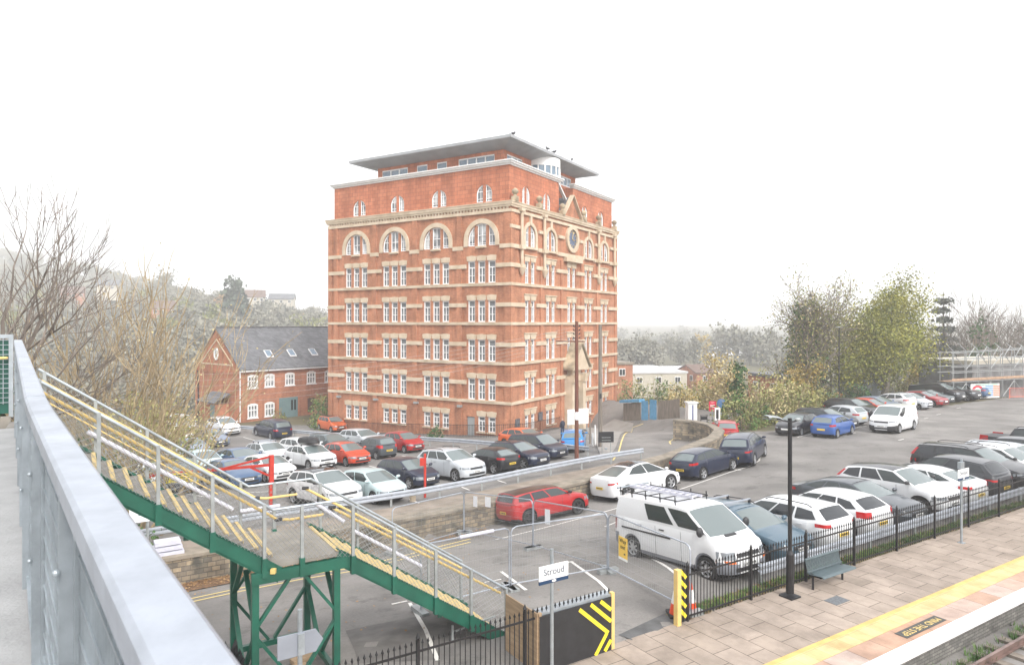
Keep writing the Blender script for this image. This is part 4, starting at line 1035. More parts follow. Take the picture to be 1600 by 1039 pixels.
for a, b in zip(tri, tri[1:] + tri[:1]): gt.bar((-.03, a[0], a[1]), (-.03, b[0], b[1]), .06, .14)
gt.build('gable_trim', MT['stone'], HS)
dt = MB()
for i in range(34): dt.box((-.05, .2 + i * .31, EV_ - .55), (.12, .14, .14))
dt.box((-.03, HWd / 2, EV_ - .4), (.08, HWd, .08)); dt.build('dentil_course', MT['brick_house'], HS)
ow = MB().tube([(-.05, HWd / 2 + .42 * math.cos(t), EV_ + 1.55 + .68 * math.sin(t)) for t in np.linspace(0, 2 * math.pi, 17)], .09, 5); ow.bar((-.05, HWd / 2, EV_ + .9), (-.05, HWd / 2, EV_ + 2.2), .08, .08)
OW = ow.build('oval_window', MT['white_frame'], HS); MB().ext([(-.03, HWd / 2 + .4 * math.cos(t), EV_ + 1.55 + .66 * math.sin(t)) for t in np.linspace(0, 2 * math.pi, 17)[:-1]], (.02, 0, 0)).build('pane', MT['glass_dark'], OW)
MB().tube([(-.02, -.12, EV_ - .15), (-.02, -.12, hb + .6)], .06, 6).bar((0, -.36, EV_ - .28), (HL, -.36, EV_ - .28), .13, .1).bar((-.05, -.14, EV_ - .3), (-.05, -.36, EV_ - .28), .08, .08).build('gutter', MT['white'], HS)
MB().tube([(-.1, 9.7, 1.7), (-.1, 9.4, hb + .6)], .07, 6).build('drainpipe', MT['black'], HS)
pb = MB().box((-.75, 4.2, -2.9), (1.5, 3.6, 2.3)); PB = pb.build('lean_to', MT['brick_house'], HS)
MB().ext([(.0, 2.1, -.55), (-1.9, 2.1, -1.45), (-1.9, 2.1, -1.57), (0, 2.1, -.7)], (0, 4.1, 0)).build('lean_to_roof', MT['slate'], PB)
MB().box((-1.52, 3.2, -2.8), (.06, .95, 2.0)).build('lean_to_door', MT['tan_door'], PB)
MB().tube([(-1.8, 6.1, -1.5), (-1.8, 6.1, -4)], .05, 5).build('post', MT['black'], PB)
# ---------------------------------------------------------------- further buildings
def house(name, loc, rz, L, Wd, h, rh, wm, rm, label, nw=0, cat='house', hip=False, rows=1, back=3.0):
    o = empty(name, loc, rz, label, cat)
    b = MB(); b.box((L / 2, Wd / 2, h / 2 - back / 2), (L, Wd, h + back))
    if rh and not hip: b.quad((0, 0, h), (0, Wd, h), (0, Wd / 2, h + rh)); b.quad((L, 0, h), (L, Wd, h), (L, Wd / 2, h + rh))
    b.build('wall', wm, o)
    r = MB(); e = .4
    if rh and not hip:
        for s in (0, 1):
            ya = -e if s == 0 else Wd + e
            r.ext([(-e, ya, h - e * rh / (Wd / 2)), (L + e, ya, h - e * rh / (Wd / 2)), (L + e, Wd / 2, h + rh), (-e, Wd / 2, h + rh)], (0, 0, .2))
    elif hip:
        q = min(L, Wd) / 2.4
        A = [(-e, -e, h), (L + e, -e, h), (L + e, Wd + e, h), (-e, Wd + e, h)]; B = [(q, q, h + rh), (L - q, q, h + rh), (L - q, Wd - q, h + rh), (q, Wd - q, h + rh)]
        for i in range(4): r.quad(A[i], A[(i + 1) % 4], B[(i + 1) % 4], B[i])
        r.quad(*B)
    else: r.box((L / 2, Wd / 2, h + .2), (L + e, Wd + e, .4))
    r.build('roof', rm, o)
    for k in range(nw):
        for row in range(rows):
            z = h - 1.4 - 2.7 * row
            for face in (0, 1):
                if face == 0:
                    u_ = L * (k + .5) / nw; f = MB().box((u_, -.04, z), (1.3, .1, 1.4)); w = f.build('window', MT['white_frame'], o); MB().box((u_ - .3, -.10, z), (.5, .04, 1.1)).box((u_ + .3, -.10, z), (.5, .04, 1.1)).build('pane', MT['glass_dark'], w)
                elif k < 2:
                    v_ = Wd * (k + .5) / 2; f = MB().box((-.04, v_, z), (.1, 1.2, 1.4)); w = f.build('window', MT['white_frame'], o); MB().box((-.10, v_ - .28, z), (.04, .45, 1.1)).box((-.10, v_ + .28, z), (.04, .45, 1.1)).build('pane', MT['glass_dark'], w)
    return o
def at_px(px, D): return ((px - CX) / F * D, D)
MT['cream'] = mat('cream_render', (.50, .46, .38), .85, .08, 2); MT['white_roof'] = mat('pale_sheet_roof', (.55, .55, .56), .6, .06, .5); MT['brown_roof'] = mat('brown_tile_roof', (.15, .10, .08), .85, .15, 2)
def bg(name, px, D, ytop, L, Wd, h, rh, rz, wm, rm, label, **k):
    x, y = at_px(px, D); zt_ = CAMZ + (HY - ytop) * D / F
    return house(name, (x, y, zt_ - h - rh), R(rz), L, Wd, h, rh, wm, rm, label, **k)
bg('house', 383, 330, 453, 9, 8, 6, 3.2, 20, MT['cream'], MT['brown_roof'], 'cream gabled house on the skyline of the wooded hill', nw=3, rows=2)
bg('house', 236, 250, 470, 8, 7, 4.5, 2.6, 25, MT['brick_house'], MT['brown_roof'], 'red brick house with white windows among the trees of the hillside', nw=3)
bg('house', 420, 345, 459, 12, 7, 5, 2.5, 10, MT['cream'], MT['slate'], 'low pale house with slate roof along the hill skyline', nw=3)
bg('house', 95, 330, 447, 10, 8, 5, 3, 35, MT['brick_house'], MT['brown_roof'], 'pinkish house behind the tall bare tree', nw=3)
bg('house', 150, 350, 437, 10, 8, 5, 2.6, 15, MT['cream'], MT['slate'], 'small pale house high on the misty hillside between bare branches', nw=2)
bg('house', 300, 310, 476, 10, 7, 4, 2.4, 40, MT['cream'], MT['brown_roof'], 'roof of a small house half buried in hillside trees', nw=2)
bg('industrial_shed', 984, 148, 584, 13, 22, 4, 0, 8, MT['cream'], MT['white_roof'], 'low industrial shed with wide flat white roof', cat='shed', nw=3)
bg('industrial_shed', 1030, 170, 576, 16, 14, 4.5, 1.6, 8, MT['brick_house'], MT['white_roof'], 'brick shed with pale pitched roof behind the flat white roof', cat='shed', nw=3)
bg('brick_workshop', 955, 125, 570, 4.5, 9, 4, 0, 20, MT['brick_house'], MT['coping'], 'brown brick workshop next to the warehouse corner', cat='building', nw=1)
bg('pavilion', 1112, 330, 541, 23, 22, 6, 4.6, 15, MT['cream'], MT['white_roof'], 'pale building with hipped roof and glazed top in the mist', cat='building', hip=True, nw=4)
bg('flats', 1224, 90, 592, 4.6, 7, 7.5, 0, 20, MT['brick_house'], MT['slate'], 'orange brick flats with white windows behind the ivy clad tree', cat='building', nw=3, rows=3)
bg('brick_workshop', 1088, 165, 572, 5, 8, 5, 1.6, 20, MT['brick_house'], MT['brown_roof'], 'small red brick workshop with pale door beyond the shrubs', cat='building', nw=1)
# ---------------------------------------------------------------- platform and track
ROTN = math.atan2(TC * 0 + TS, -TC)                  # local x = n, local y = -d
def strip_nd(name, n0, n1, d0, d1, z0, z1, m, parent):
    L = n1 - n0; W = d1 - d0
    mb = MB().box((L / 2, -W / 2, (z1 - z0) / 2), (L, W, z1 - z0))
    o = mb.build(name, m, parent); p = ND(n0, d0, z0); o.location = p; o.rotation_euler = (0, 0, math.atan2(TS, -TC)); return o
# local +x is the n direction; local +y is then -d
MT['slabs'] = brick_mat('platform_paving', (.315, .26, .215), (.375, .31, .26), (.11, .09, .075), .90, .60, .010, .85, .14, uvmode='flat', bump=.25, big=.9)
MT['edge_slabs'] = brick_mat('platform_edge_slabs', (.44, .27, .185), (.50, .40, .35), (.16, .11, .09), .60, .90, .008, .85, .12, uvmode='flat', off=0, bump=.2, big=1.5)
MT['tactile'] = brick_mat('tactile_slabs', (.60, .45, .22), (.66, .50, .27), (.42, .32, .15), .42, .42, .006, .8, .06, uvmode='flat', off=0)
PLAT = empty('platform', (0, 0, 0)); PLAT['kind'] = 'structure'; PLAT['label'] = 'station platform of buff paving with yellow line and white edge'; PLAT['category'] = 'platform'
D0, D1 = -6, 62
strip_nd('paving', 9.53, 12.0, D0, D1, -.25, 0, MT['slabs'], PLAT)
strip_nd('yellow_line', 9.40, 9.53, D0, D1, -.25, .003, mat('platform_yellow_line', (.60, .41, .14), .7, .12, 3), PLAT)
strip_nd('tactile_strip', 8.94, 9.40, D0, D1, -.25, .004, MT['tactile'], PLAT)
strip_nd('edge_paving', 8.37, 8.94, D0, D1, -.25, 0, MT['edge_slabs'], PLAT)
strip_nd('white_edge', 8.08, 8.37, D0, D1, -.14, .006, mat('white_coping', (.78, .75, .74), .7, .10, 2), PLAT)
MT['edge_brick'] = brick_mat('platform_wall_brick', (.13, .125, .115), (.22, .21, .19), (.10, .095, .09), .23, .08, .01, .9, .35, bump=.5, big=.9)
strip_nd('platform_wall', 8.16, 9.0, D0, D1, -.9, -.14, MT['edge_brick'], PLAT)
tx = empty('platform_lettering', ND(8.64, 17.35, .012)); tag(tx, 'MIND THE STEP in yellow on a dark panel at the platform edge', 'platform marking')
tx.rotation_euler = (0, 0, math.atan2(-TC, -TS))
MB().box((0, 0, -.004), (1.85, .30, .006)).build('dark_panel', mat('dark_grey_paint', (.075, .075, .07), .8, .15, 5), tx)
text_mesh('lettering', 'MIND THE STEP', .235, mat('lettering_yellow', (.74, .55, .20), .7), tx, Matrix.Translation((0, 0, .002)), .001)
tag(strip_nd('drain_cover', 10.48, 10.86, 16.8, 17.4, .003, .008, mat('drain_grey', (.14, .15, .16), .7, .2, 20), None), 'grey drain cover set in the platform paving', 'drain cover')
rl = MB()
for n in (7.45, 6.0): rl.bar(ND(n, -6, -.40), ND(n, 62, -.40), .07, .03).bar(ND(n, -6, -.47), ND(n, 62, -.47), .02, .12).bar(ND(n, -6, -.54), ND(n, 62, -.54), .14, .03)
tag(rl.build('railway_track', mat('rail_steel', (.22, .15, .13), .4, .3, 3, metal=.5)), 'worn steel rails running beside the platform', 'railway track')
sp = empty('sleeper_row'); bpy.data.objects.remove(sp)
sl = MB()
for i in range(80): a = ND(5.5, -2 + i * .7, -.60); b = ND(7.9, -2 + i * .7, -.60); sl.bar(a, b, .25, .10)
o = sl.build('sleepers', mat('sleeper_concrete', (.20, .17, .14), .9, .2, 4)); o.name = 'track_bed'; tag(o, 'concrete sleepers half sunk in brown ballast', 'track bed', kind='structure')

# tufts: grass at the fence foot and in the ballast (stuff)
def tufts(name, pts, h, m, label, cat='grass'):
    mb = MB()
    for p in pts:
        for k in range(7):
            a = random.random() * 6.28; l = h * random.uniform(.5, 1.2); q = Vector((math.cos(a), math.sin(a), 0)); s = Vector((-q.y, q.x, 0)) * .012
            b = p + q * random.uniform(0, .09); t = b + q * random.uniform(.03, .12) + Vector((0, 0, l))
            mb.quad(b - s, b + s, t + s * .2, t - s * .2)
    return tag(mb.build(name, m), label, cat, kind='stuff')
tufts('grass', [on(random.uniform(12.05, 12.45), random.uniform(12.9, 46)) for _ in range(1500)], .10, MT['leaf_green'], 'short green grass growing between the platform fence and crash barrier')
tufts('fallen_leaves', [on(random.uniform(12.0, 12.5), random.uniform(12.9, 46)) for _ in range(1100)], .035, MT['leaf_brown'], 'brown leaves caught below the platform fence', 'leaf litter')
tufts('trackside_weeds', [ND(random.gauss(7.75, .14), random.choice((14.2, 16.6, 18.4, 20.5)) + random.gauss(0, .5), -.62) for _ in range(170)], .16, MT['leaf_green'], 'green weeds sprouting from the trackside ballast', 'weeds')

def flakes(name, pts, size, m, label):
    mb = MB()
    for p in pts:
        a = random.random() * 6.28; u = Vector((math.cos(a), math.sin(a), random.uniform(-.3, .3))) * size * random.uniform(.5, 1.2); w = Vector((-u.y, u.x, random.uniform(0, .02)))
        mb.quad(p - u, p + w * .6, p + u, p - w * .6)
    return tag(mb.build(name, m), label, 'leaf litter', kind='stuff')
flakes('loose_leaves', [on(26.0 - abs(random.gauss(0, .9)), random.uniform(-7, 9.5), .05) for _ in range(2600)] + [on(25.6 - abs(random.gauss(0, .5)), random.uniform(9, 15), .04) for _ in range(500)] + [on(random.uniform(15, 25), random.uniform(0, 12), .035) for _ in range(220)], .045, MT['leaf_brown'], 'loose brown leaves scattered over the tarmac below the stone wall')
# ---------------------------------------------------------------- black spear topped platform fence
def spear_fence(d0, d1, posts, label, n=11.93):
    o = empty('railing_fence', ND(n, d0), 0, label, 'fence'); inv = Vector(ND(n, d0))
    P = lambda d, z, dn=0: ND(n + dn, d, z) - inv
    b = MB(); k = int((d1 - d0) / .115)
    for i in range(k + 1):
        d = d0 + (d1 - d0) * i / k
        b.bar(P(d, .04), P(d, 1.27), .016, .016)
        q = P(d, 0); b.lathe([(.010, 1.26), (.026, 1.29), (.001, 1.37)], 4, (q.x, q.y, 0))
    b.build('railing_bars', MT['black'], o)
    for z in (.12, 1.14): MB().bar(P(d0, z), P(d1, z), .014, .045).build('rail', MT['black'], o)
    for d in posts: 
        q = P(d, 0); MB().bar(P(d, 0), P(d, 1.36), .06, .06).lathe([(.03, 1.36), (.045, 1.40), (.001, 1.50)], 6, (q.x, q.y, 0)).build('post', MT['black'], o)
    return o
spear_fence(12.7, 47, [12.8 + 2.41 * i for i in range(15)], 'long black spear topped railing fence behind the platform bench')
spear_fence(.6, 10.25, [.7, 3.1, 5.5, 7.95], 'short black railing fence below the stair foot')
# crash barriers
def armco(name, pts, label, zt=.62, m='armco', posts=True, wav=True):
    o = empty(name, pts[0], 0, label, 'crash barrier', 'crash barriers'); mb = MB(); base = pts[0]
    Q = [p - base for p in pts]
    for a, b in zip(Q, Q[1:]):
        d = (b - a).normalized(); s = Vector((-d.y, d.x, 0)); up = Vector((0, 0, 1))
        prof = [(.0, .0), (.06, .04), (.06, .10), (.0, .15), (.0, .17), (.06, .21), (.06, .27), (.0, .31)]
        A = [a + s * (-x - .03) + up * (zt - .31 + z) for x, z in prof]; B = [b + s * (-x - .03) + up * (zt - .31 + z) for x, z in prof]
        mb.grid([A, B]); mb.grid([[p + s * .012 for p in A], [p + s * .012 for p in B]])
    mb.build('rail', MT[m], o)
    L = sum((b - a).length for a, b in zip(Q, Q[1:])); k = max(1, int(L / 2.6)); acc = 0
    for i in range(k + 1):
        t = .15 + (L - .3) * i / k; r = t
        for a, b in zip(Q, Q[1:]):
            l = (b - a).length
            if r <= l + .2: p = a + (b - a) * (r / l); break
            r -= l
        MB().box((p.x, p.y, p.z + zt / 2 - .05), (.09, .09, zt + .1)).build('post', MT['galv_dark'], o)
    return o
armco('crash_barrier', [on(12.5, d) for d in (16.2, 18, 24, 30, 38, 47)], 'pale crash barrier between the parked cars and the railing fence', .58)
armco('crash_barrier', [on(n, d) for n, d in RAIL], 'long pale crash barrier along the top of the stone wall', .70)
armco('crash_barrier', [G(*p) for p in ((362, 675), (400, 678), (460, 683), (520, 688), (600, 692), (660, 696), (720, 700), (785, 706))], 'grey crash barrier in front of the railings of the brick warehouse', .72, 'armco')
armco('crash_barrier', [G(866, 708), G(921, 714)], 'short grey crash barrier beside the brown telegraph pole', .72, 'armco')
armco('crash_barrier', [G(288, 1034), G(338, 1040)], 'stub of crash barrier at the corner of the tarmac', .7, 'galv') if False else None
br = empty('railings', G(640, 693), 0, 'thin black railings at the foot of the brick warehouse', 'railings'); q0 = br.location.copy(); rb_ = MB()
RP_ = [Vector((-.11 - .8526 * v - .5225 * 1.6, 60 + .5225 * v - .8526 * 1.6, 0)) for v in (21, 14, 7, 1.5)] + [Vector((-.11 + .5225 * u - .8526 * 0 + .55, 60 + .8526 * u - 1.6, 0)) for u in (1.5, 5, 8)]
for a, b in zip(RP_, RP_[1:]):
    k = int((b - a).length / .16)
    for i in range(k):
        p = a + (b - a) * i / k; z = zg(p.x, p.y); rb_.bar((p.x, p.y, z), (p.x, p.y, z + 1.15), .022, .022)
    for h in (.15, 1.08): rb_.bar((a.x, a.y, zg(a.x, a.y) + h), (b.x, b.y, zg(b.x, b.y) + h), .03, .03)
rb_.v = [(x - q0.x, y - q0.y, z - q0.z) for x, y, z in rb_.v]; rb_.build('railing_bars', MT['black'], br)
# ---------------------------------------------------------------- retaining wall of rubble stone
sw_ = empty('stone_wall', ND(26.3, 0), 0, 'rubble stone retaining wall that curls round at its far end', 'wall'); w0 = Vector(sw_.location)
zt_w = [-.62, -.62, -.62, -.50, -.18, -.06, -.05, -.05, -.05, -.05, -.05]
pts = []
for i in range(len(WXY) - 1):
    k = max(1, int((WXY[i + 1] - WXY[i]).length / 1.2))
    for j in range(k): t = j / k; pts.append((WXY[i] + (WXY[i + 1] - WXY[i]) * t, zt_w[i] + (zt_w[i + 1] - zt_w[i]) * t))
pts.append((WXY[-1], zt_w[-1]))
pts = [p for p in pts if p[0].x > -30]
A = []; Cc = []
random.seed(3)
for i, (p, z) in enumerate(pts):
    d = (pts[min(i + 1, len(pts) - 1)][0] - pts[max(i - 1, 0)][0]); d.z = 0; d.normalize(); s = Vector((-d.y, d.x, 0))
    f_ = p - s * .30; b_ = p + s * .30
    zb_ = min(zg(f_.x, f_.y), zg(b_.x, b_.y)) - .4
    A.append([(f_ - w0).to_tuple()[:2] + (zb_,), (f_ - w0).to_tuple()[:2] + (z - .12,), (b_ - w0).to_tuple()[:2] + (z - .12,), (b_ - w0).to_tuple()[:2] + (zb_,)])
    j = random.uniform(-.02, .02)
    f2 = p - s * .35 - w0; b2 = p + s * .36 - w0
    Cc.append([(f2.x, f2.y, z - .13), (f2.x, f2.y, z - .02 + j), (f2.x + s.x * .1, f2.y + s.y * .1, z + .02 + j), (b2.x, b2.y, z + .01 + j), (b2.x, b2.y, z - .13)])
mb = MB().grid(A); mb.quad(*A[-1]); mb.build('wall_face', MT['stone_wall'], sw_)
cb = MB().grid(Cc); cb.quad(*Cc[-1]); cb.build('coping', MT['coping'], sw_, smooth=30)

# ---------------------------------------------------------------- footbridge: deck, near parapet, stairs
BR = empty('footbridge', (0, 0, 0), 0, 'grey footbridge deck with galvanised parapet in the foreground', 'footbridge')
DZ = 5.72
rc = [Vector((.95, -.85, 6.905)), Vector((-.466, 1.0, 6.905)), Vector((-1.6, 2.478, 6.905)), Vector((-2.705, 3.92, 6.91)), Vector((-3.10, 4.44, 6.92)), Vector((-4.8, 6.75, 6.98)), Vector((-6.5, 9.05, 7.05)), Vector((-8.32, 11.50, 7.11))]
dk = MB()
for a, b in zip(rc, rc[1:]):
    d = (b - a).normalized(); s = Vector((d.y, -d.x, 0)).normalized()
    dk.ext([(a - s * .02) * 1, (b - s * .02), (b - s * 2.6), (a - s * 2.6)], (0, 0, -.25))
for i, v in enumerate(dk.v): dk.v[i] = (v[0], v[1], v[2] - 1.48)
dk.build('deck', MT['concrete'], BR)
def handrail_seg(i, a, b):
    d = (b - a).normalized(); s = Vector((d.y, -d.x, 0)).normalized(); up = Vector((0, 0, 1))
    prof = [(-.058, -.075), (-.058, -.012), (-.046, 0), (.046, 0), (.058, -.012), (.058, -.075)]
    mb = MB().grid([[a + s * x + up * z for x, z in prof] for a in (a, b)])
    mb.quad(*[a + s * x + up * z for x, z in prof])
    mb.build('handrail', MT['galv_light'], BR, smooth=30)
for i, (a, b) in enumerate(((rc[0], rc[4]), (rc[4], rc[-1]))):
    if i == 0:
        for p, q in zip(rc[:4], rc[1:5]): handrail_seg(i, p, q)
    else: handrail_seg(i, a + Vector((0, 0, .004)), b)
def along(t):
    for a, b in zip(rc, rc[1:]):
        l = (b - a).length
        if t <= l: return a + (b - a) * (t / l), (b - a).normalized()
        t -= l
    return rc[-1], (rc[-1] - rc[-2]).normalized()
T = sum((b - a).length for a, b in zip(rc, rc[1:]))
for i in range(9):
    p, d = along(min(T - .05, .35 + i * 1.75)); s = Vector((d.y, -d.x, 0)).normalized()
    mb = MB(); c_ = p - s * .015 + Vector((0, 0, -.78)); mb.box(c_, (.012, .10, 1.44), rz=math.atan2(s.y, s.x)); mb.box(c_ + d * .03, (.09, .012, 1.44), rz=math.atan2(s.y, s.x))
    mb.ball(p - s * .068 + Vector((0, 0, -.30)), .013, 8, 5); mb.ball(p - s * .068 + Vector((0, 0, -.75)), .013, 8, 5)
    mb.build('parapet_post', MT['galv'], BR)
pn = MB()
for a, b in zip(rc, rc[1:]):
    d = (b - a).normalized(); s = Vector((d.y, -d.x, 0)).normalized(); dn = Vector((0, 0, -1))
    pn.ext([a + s * .030 + dn * .08, b + s * .030 + dn * .08, b + s * .030 + dn * 1.5, a + s * .030 + dn * 1.5], s * .012)
pn.build('parapet_panel', mat('parapet_sheet', (.44, .50, .52), .5, .10, 3, metal=.3, stretch=(6, 6, .4)), BR)
pm = MB()
t = 0
while t < T:
    p, d = along(t); s = Vector((d.y, -d.x, 0)).normalized()
    pm.bar(p - s * .005 + Vector((0, 0, -.09)), p - s * .005 + Vector((0, 0, -1.46)), .006, .006); t += .052
for k in range(11):
    for a, b in zip(rc, rc[1:]):
        d = (b - a).normalized(); s = Vector((d.y, -d.x, 0)).normalized(); z = Vector((0, 0, -.12 - .125 * k)); pm.bar(a - s * .010 + z, b - s * .010 + z, .006, .006)
pm.build('parapet_mesh', MT['galv'], BR)
for zz in (-.10, -1.42):
    kb = MB()
    for a, b in zip(rc, rc[1:]):
        d = (b - a).normalized(); s = Vector((d.y, -d.x, 0)).normalized(); kb.bar(a - s * .02 + Vector((0, 0, zz)), b - s * .02 + Vector((0, 0, zz)), .03, .06)
    kb.build('parapet_rail', MT['galv'], BR)
# far end panel of the bridge
ep = empty('end_panel', ND(15.95, -1.02, DZ), 0, 'green mesh panel closing the far end of the footbridge', 'bridge panel')
E = lambda d, z, dn=0: ND(dn, d, z)
MB().bar(E(-3, .66, .03), E(0, .66, .03), .03, 1.38).build('green_board', MT['dgreen'], ep)
em = MB()
for i in range(34): em.bar(E(-3 + i * .09, .15, -.02), E(-3 + i * .09, 1.38, -.02), .012, .012)
for i in range(14): em.bar(E(-3, .18 + i * .09, -.02), E(0, .18 + i * .09, -.02), .012, .012)
em.build('mesh', MT['galv'], ep)
MB().bar(E(-3, 1.42), E(.03, 1.42), .06, .07).bar(E(0, -.1), E(0, 1.45), .07, .07).build('frame', MT['galv'], ep)
MB().tube([E(-3, 1.02, -.12), E(-.28, 1.02, -.12)], .035, 8).build('rail_white', MT['lagging'], ep); MB().tube([E(-.30, 1.02, -.12), E(-.06, 1.02, -.12)], .025, 8).tube([E(-.06, 1.02, -.12), E(-.06, 1.02, 0)], .02, 6).build('rail_yellow', MT['yellow'], ep)
MB().bar(E(-3, -.22, -.08), E(0, -.22, -.08), .16, .28).build('kerb', MT['landing'], ep)

ST = empty('staircase', ND(13.75, 4.6, 0), 0, 'green steel staircase with yellow nosings descending from the footbridge to a landing', 'staircase'); S0 = Vector(ST.location)
N0, N1, LZ, DL0, DL1 = 13.75, 15.9, 2.68, 3.24, 4.62
W3 = lambda n, d, z: ND(n, d, z) - S0
UP = lambda d: LZ + (DL0 - d) * .715                 # pitch lines of the two flights
LO = lambda d: LZ - (d - DL1) * .668
ris = 17; dtop = DL0 - (DZ - LZ) / .715
for k in range(1, ris):
    d = DL0 - (k - 1) * (DL0 - dtop) / (ris - 1); g = (DL0 - dtop) / (ris - 1); z = LZ + k * (DZ - LZ) / ris
    tr = MB().ext([W3(N0 + .05, d - g - .02, z), W3(N0 + .05, d, z), W3(N1 - .05, d, z), W3(N1 - .05, d - g - .02, z)], (0, 0, -.05)).build('step', MT['tread'], ST)
    MB().bar(W3(N0 + .06, d - .02, z - .012), W3(N1 - .06, d - .02, z - .012), .075, .055).build('nosing', MT['nosing'], tr)
ris2 = 15; dbot = DL1 + LZ / .668
for k in range(1, ris2):
    g = (dbot - DL1) / ris2; d = DL1 + k * g; z = LZ - k * LZ / ris2
    tr = MB().ext([W3(N0 + .05, d - g - .02, z), W3(N0 + .05, d, z), W3(N1 - .05, d, z), W3(N1 - .05, d - g - .02, z)], (0, 0, -.05)).build('step', MT['tread'], ST)
    MB().bar(W3(N0 + .06, d - .03, z - .01), W3(N1 - .06, d - .03, z - .01), .085, .055).build('nosing', MT['nosing'], tr)
ld_ = MB().box((0, 0, 0), (.001, .001, .001)); ld_ = MB().ext([W3(N0 - .02, DL0, LZ), W3(N0 - .02, DL1, LZ), W3(N1, DL1, LZ), W3(N1, DL0, LZ)], (0, 0, -.07)).build('landing', MT['landing'], ST)
MB().bar(W3(N0 + .06, DL1 - .04, LZ + .005), W3(N1 - .06, DL1 - .04, LZ + .005), .08, .02).build('nosing', MT['nosing'], ld_)
for n, sgn in ((N0, -1), (N1, 1)):
    for a, b, f in ((-.5, DL0 + .1, UP), (DL1 - .1, dbot + .1, LO)):
        za, zb_ = f(a), f(b)
        q = MB().bar(W3(n + sgn * .02, a, za - .13), W3(n + sgn * .02, b, zb_ - .13), .02, .30)
        for e in (.02, -.28): q.bar(W3(n + sgn * .02 - sgn * .035, a, za + e), W3(n + sgn * .02 - sgn * .035, b, zb_ + e), .09, .022)
        q.build('stringer', MT['green'], ST)
        if sgn < 0:
            dm_ = (a + b) / 2 + .3; q = MB().bar(W3(n + .1, dm_, f(dm_) - .34), W3(n + .9, dm_ + .3, f(dm_) - .42), .09, .09); q.build('bracket', MT['green'], ST)
    q = MB().bar(W3(n + sgn * .02, 2.84, LZ - .21), W3(n + sgn * .02, DL1 + .1, LZ - .21), .10, .22); q.build('landing_beam', MT['green'], ST)
q = MB().bar(W3(N0, DL0, LZ - .19), W3(N1, DL0, LZ - .19), .10, .22).bar(W3(N0, DL1, LZ - .19), W3(N1, DL1, LZ - .19), .10, .22); q.build('landing_beam', MT['green'], ST)
MB().box(W3(N0 - .08, DL0 + .0, LZ - .10), (.09, .09, .09)).build('end_plate', MT['yellow'], ST)
# handrails, posts and chain-link of both flights
PD = [-.5, .34, 1.25, 2.15, 3.08, 3.80, 4.85, 5.76, 6.75, 7.65, 8.6]
def PZ(d): return UP(d) if d <= DL0 else LZ if d <= DL1 else LO(d)
RH = 1.08
def zrail(d): return PZ(d) + RH
for n, sgn in ((N0, -1), (N1, 1)):
    for d in PD:
        p = MB().bar(W3(n + sgn * .05, d, PZ(d) - .30), W3(n + sgn * .05, d, zrail(d) + .02), .06, .06).build('post', MT['galv_dark'], ST)
        MB().bar(W3(n + sgn * .055, d, PZ(d) - .32), W3(n + sgn * .055, d, PZ(d) + .05), .10, .10).build('post_socket', MT['green'], p)
    path = [(d, zrail(d)) for d in (-.6, DL0, DL1, dbot)]
    MB().tube([W3(n + sgn * .05, d, z) for d, z in path], .030, 8).build('top_rail', MT['galv'], ST)
    for off, h in ((.10, .90),):
        pa = [(-.55, UP(-.55) + h), (DL0 + .12, LZ + h - .06)]; pb = [(DL1 - .18, LZ + h + .02), (dbot - .1, LO(dbot - .1) + h)]
        for seg in (pa, pb): 
            y = MB().tube([W3(n - sgn * off, d, z) for d, z in seg], .029, 8).build('handrail', MT['yellow'], ST)
        if h > .8 or sgn > 0: MB().tube([W3(n - sgn * off, DL0 + .12, LZ + h - .06), W3(n - sgn * off, DL0 + .35, LZ + h - .1), W3(n - sgn * off, DL1 - .35, LZ + h - .1)], .027, 8).build('handrail', MT['yellow'], ST)
        jn = MB()
        for d, z in (pa[1], pb[0]): jn.tube([W3(n - sgn * off, d - .05, z), W3(n - sgn * off, d + .09, z - .01)], .038, 8)
        jn.build('rail_joint', MT['black'], ST)
    # chain link: two families of wires between pitch line and rail, clipped panel by panel
    ch = MB()
    for a, b in zip(PD, PD[1:]):
        step = .115; w = b - a; h = RH - .08
        lo = lambda u: PZ(a) + (PZ(b) - PZ(a)) * u / w + .03
        for sg in (1, -1):
            c_ = -h
            while c_ < w + h:
                u0, u1 = (max(0, c_), min(w, c_ + h)) if sg > 0 else (max(0, c_), min(w, c_ + h))
                if u1 - u0 > .02:
                    v0, v1 = ((u0 - c_), (u1 - c_)) if sg > 0 else (h - (u0 - c_), h - (u1 - c_))
                    ch.tube([W3(n + sgn * .05, a + u0, lo(u0) + v0), W3(n + sgn * .05, a + u1, lo(u1) + v1)], .0044, 3, cap=False)
                c_ += step
    ch.build('chain_link', MT['wire'], ST)
MB().tube([W3(N1 - .02, -.5, UP(-.5) + .55), W3(N1 - .02, 2.6, UP(2.6) + .55)], .014, 6).build('cable_conduit', MT['yellow'], ST)
for a, b, f in ((.2, 2.9, UP), (5.6, 7.4, LO)): MB().tube([W3(N1 - .05, a, f(a) + .40), W3(N1 - .05, b, f(b) + .40)], .045, 8).build('white_lagging', MT['lagging'], ST)
MB().tube([W3(N1 - .05, 3.05, LZ + .58), W3(N1 - .05, 3.9, LZ + .58)], .045, 8).build('white_lagging', MT['lagging'], ST); MB().tube([W3(N1 - .02, 4.7, LZ + .52), W3(N1 - .02, 5.4, LO(5.4) + .5)], .045, 8).build('white_lagging', MT['lagging'], ST)
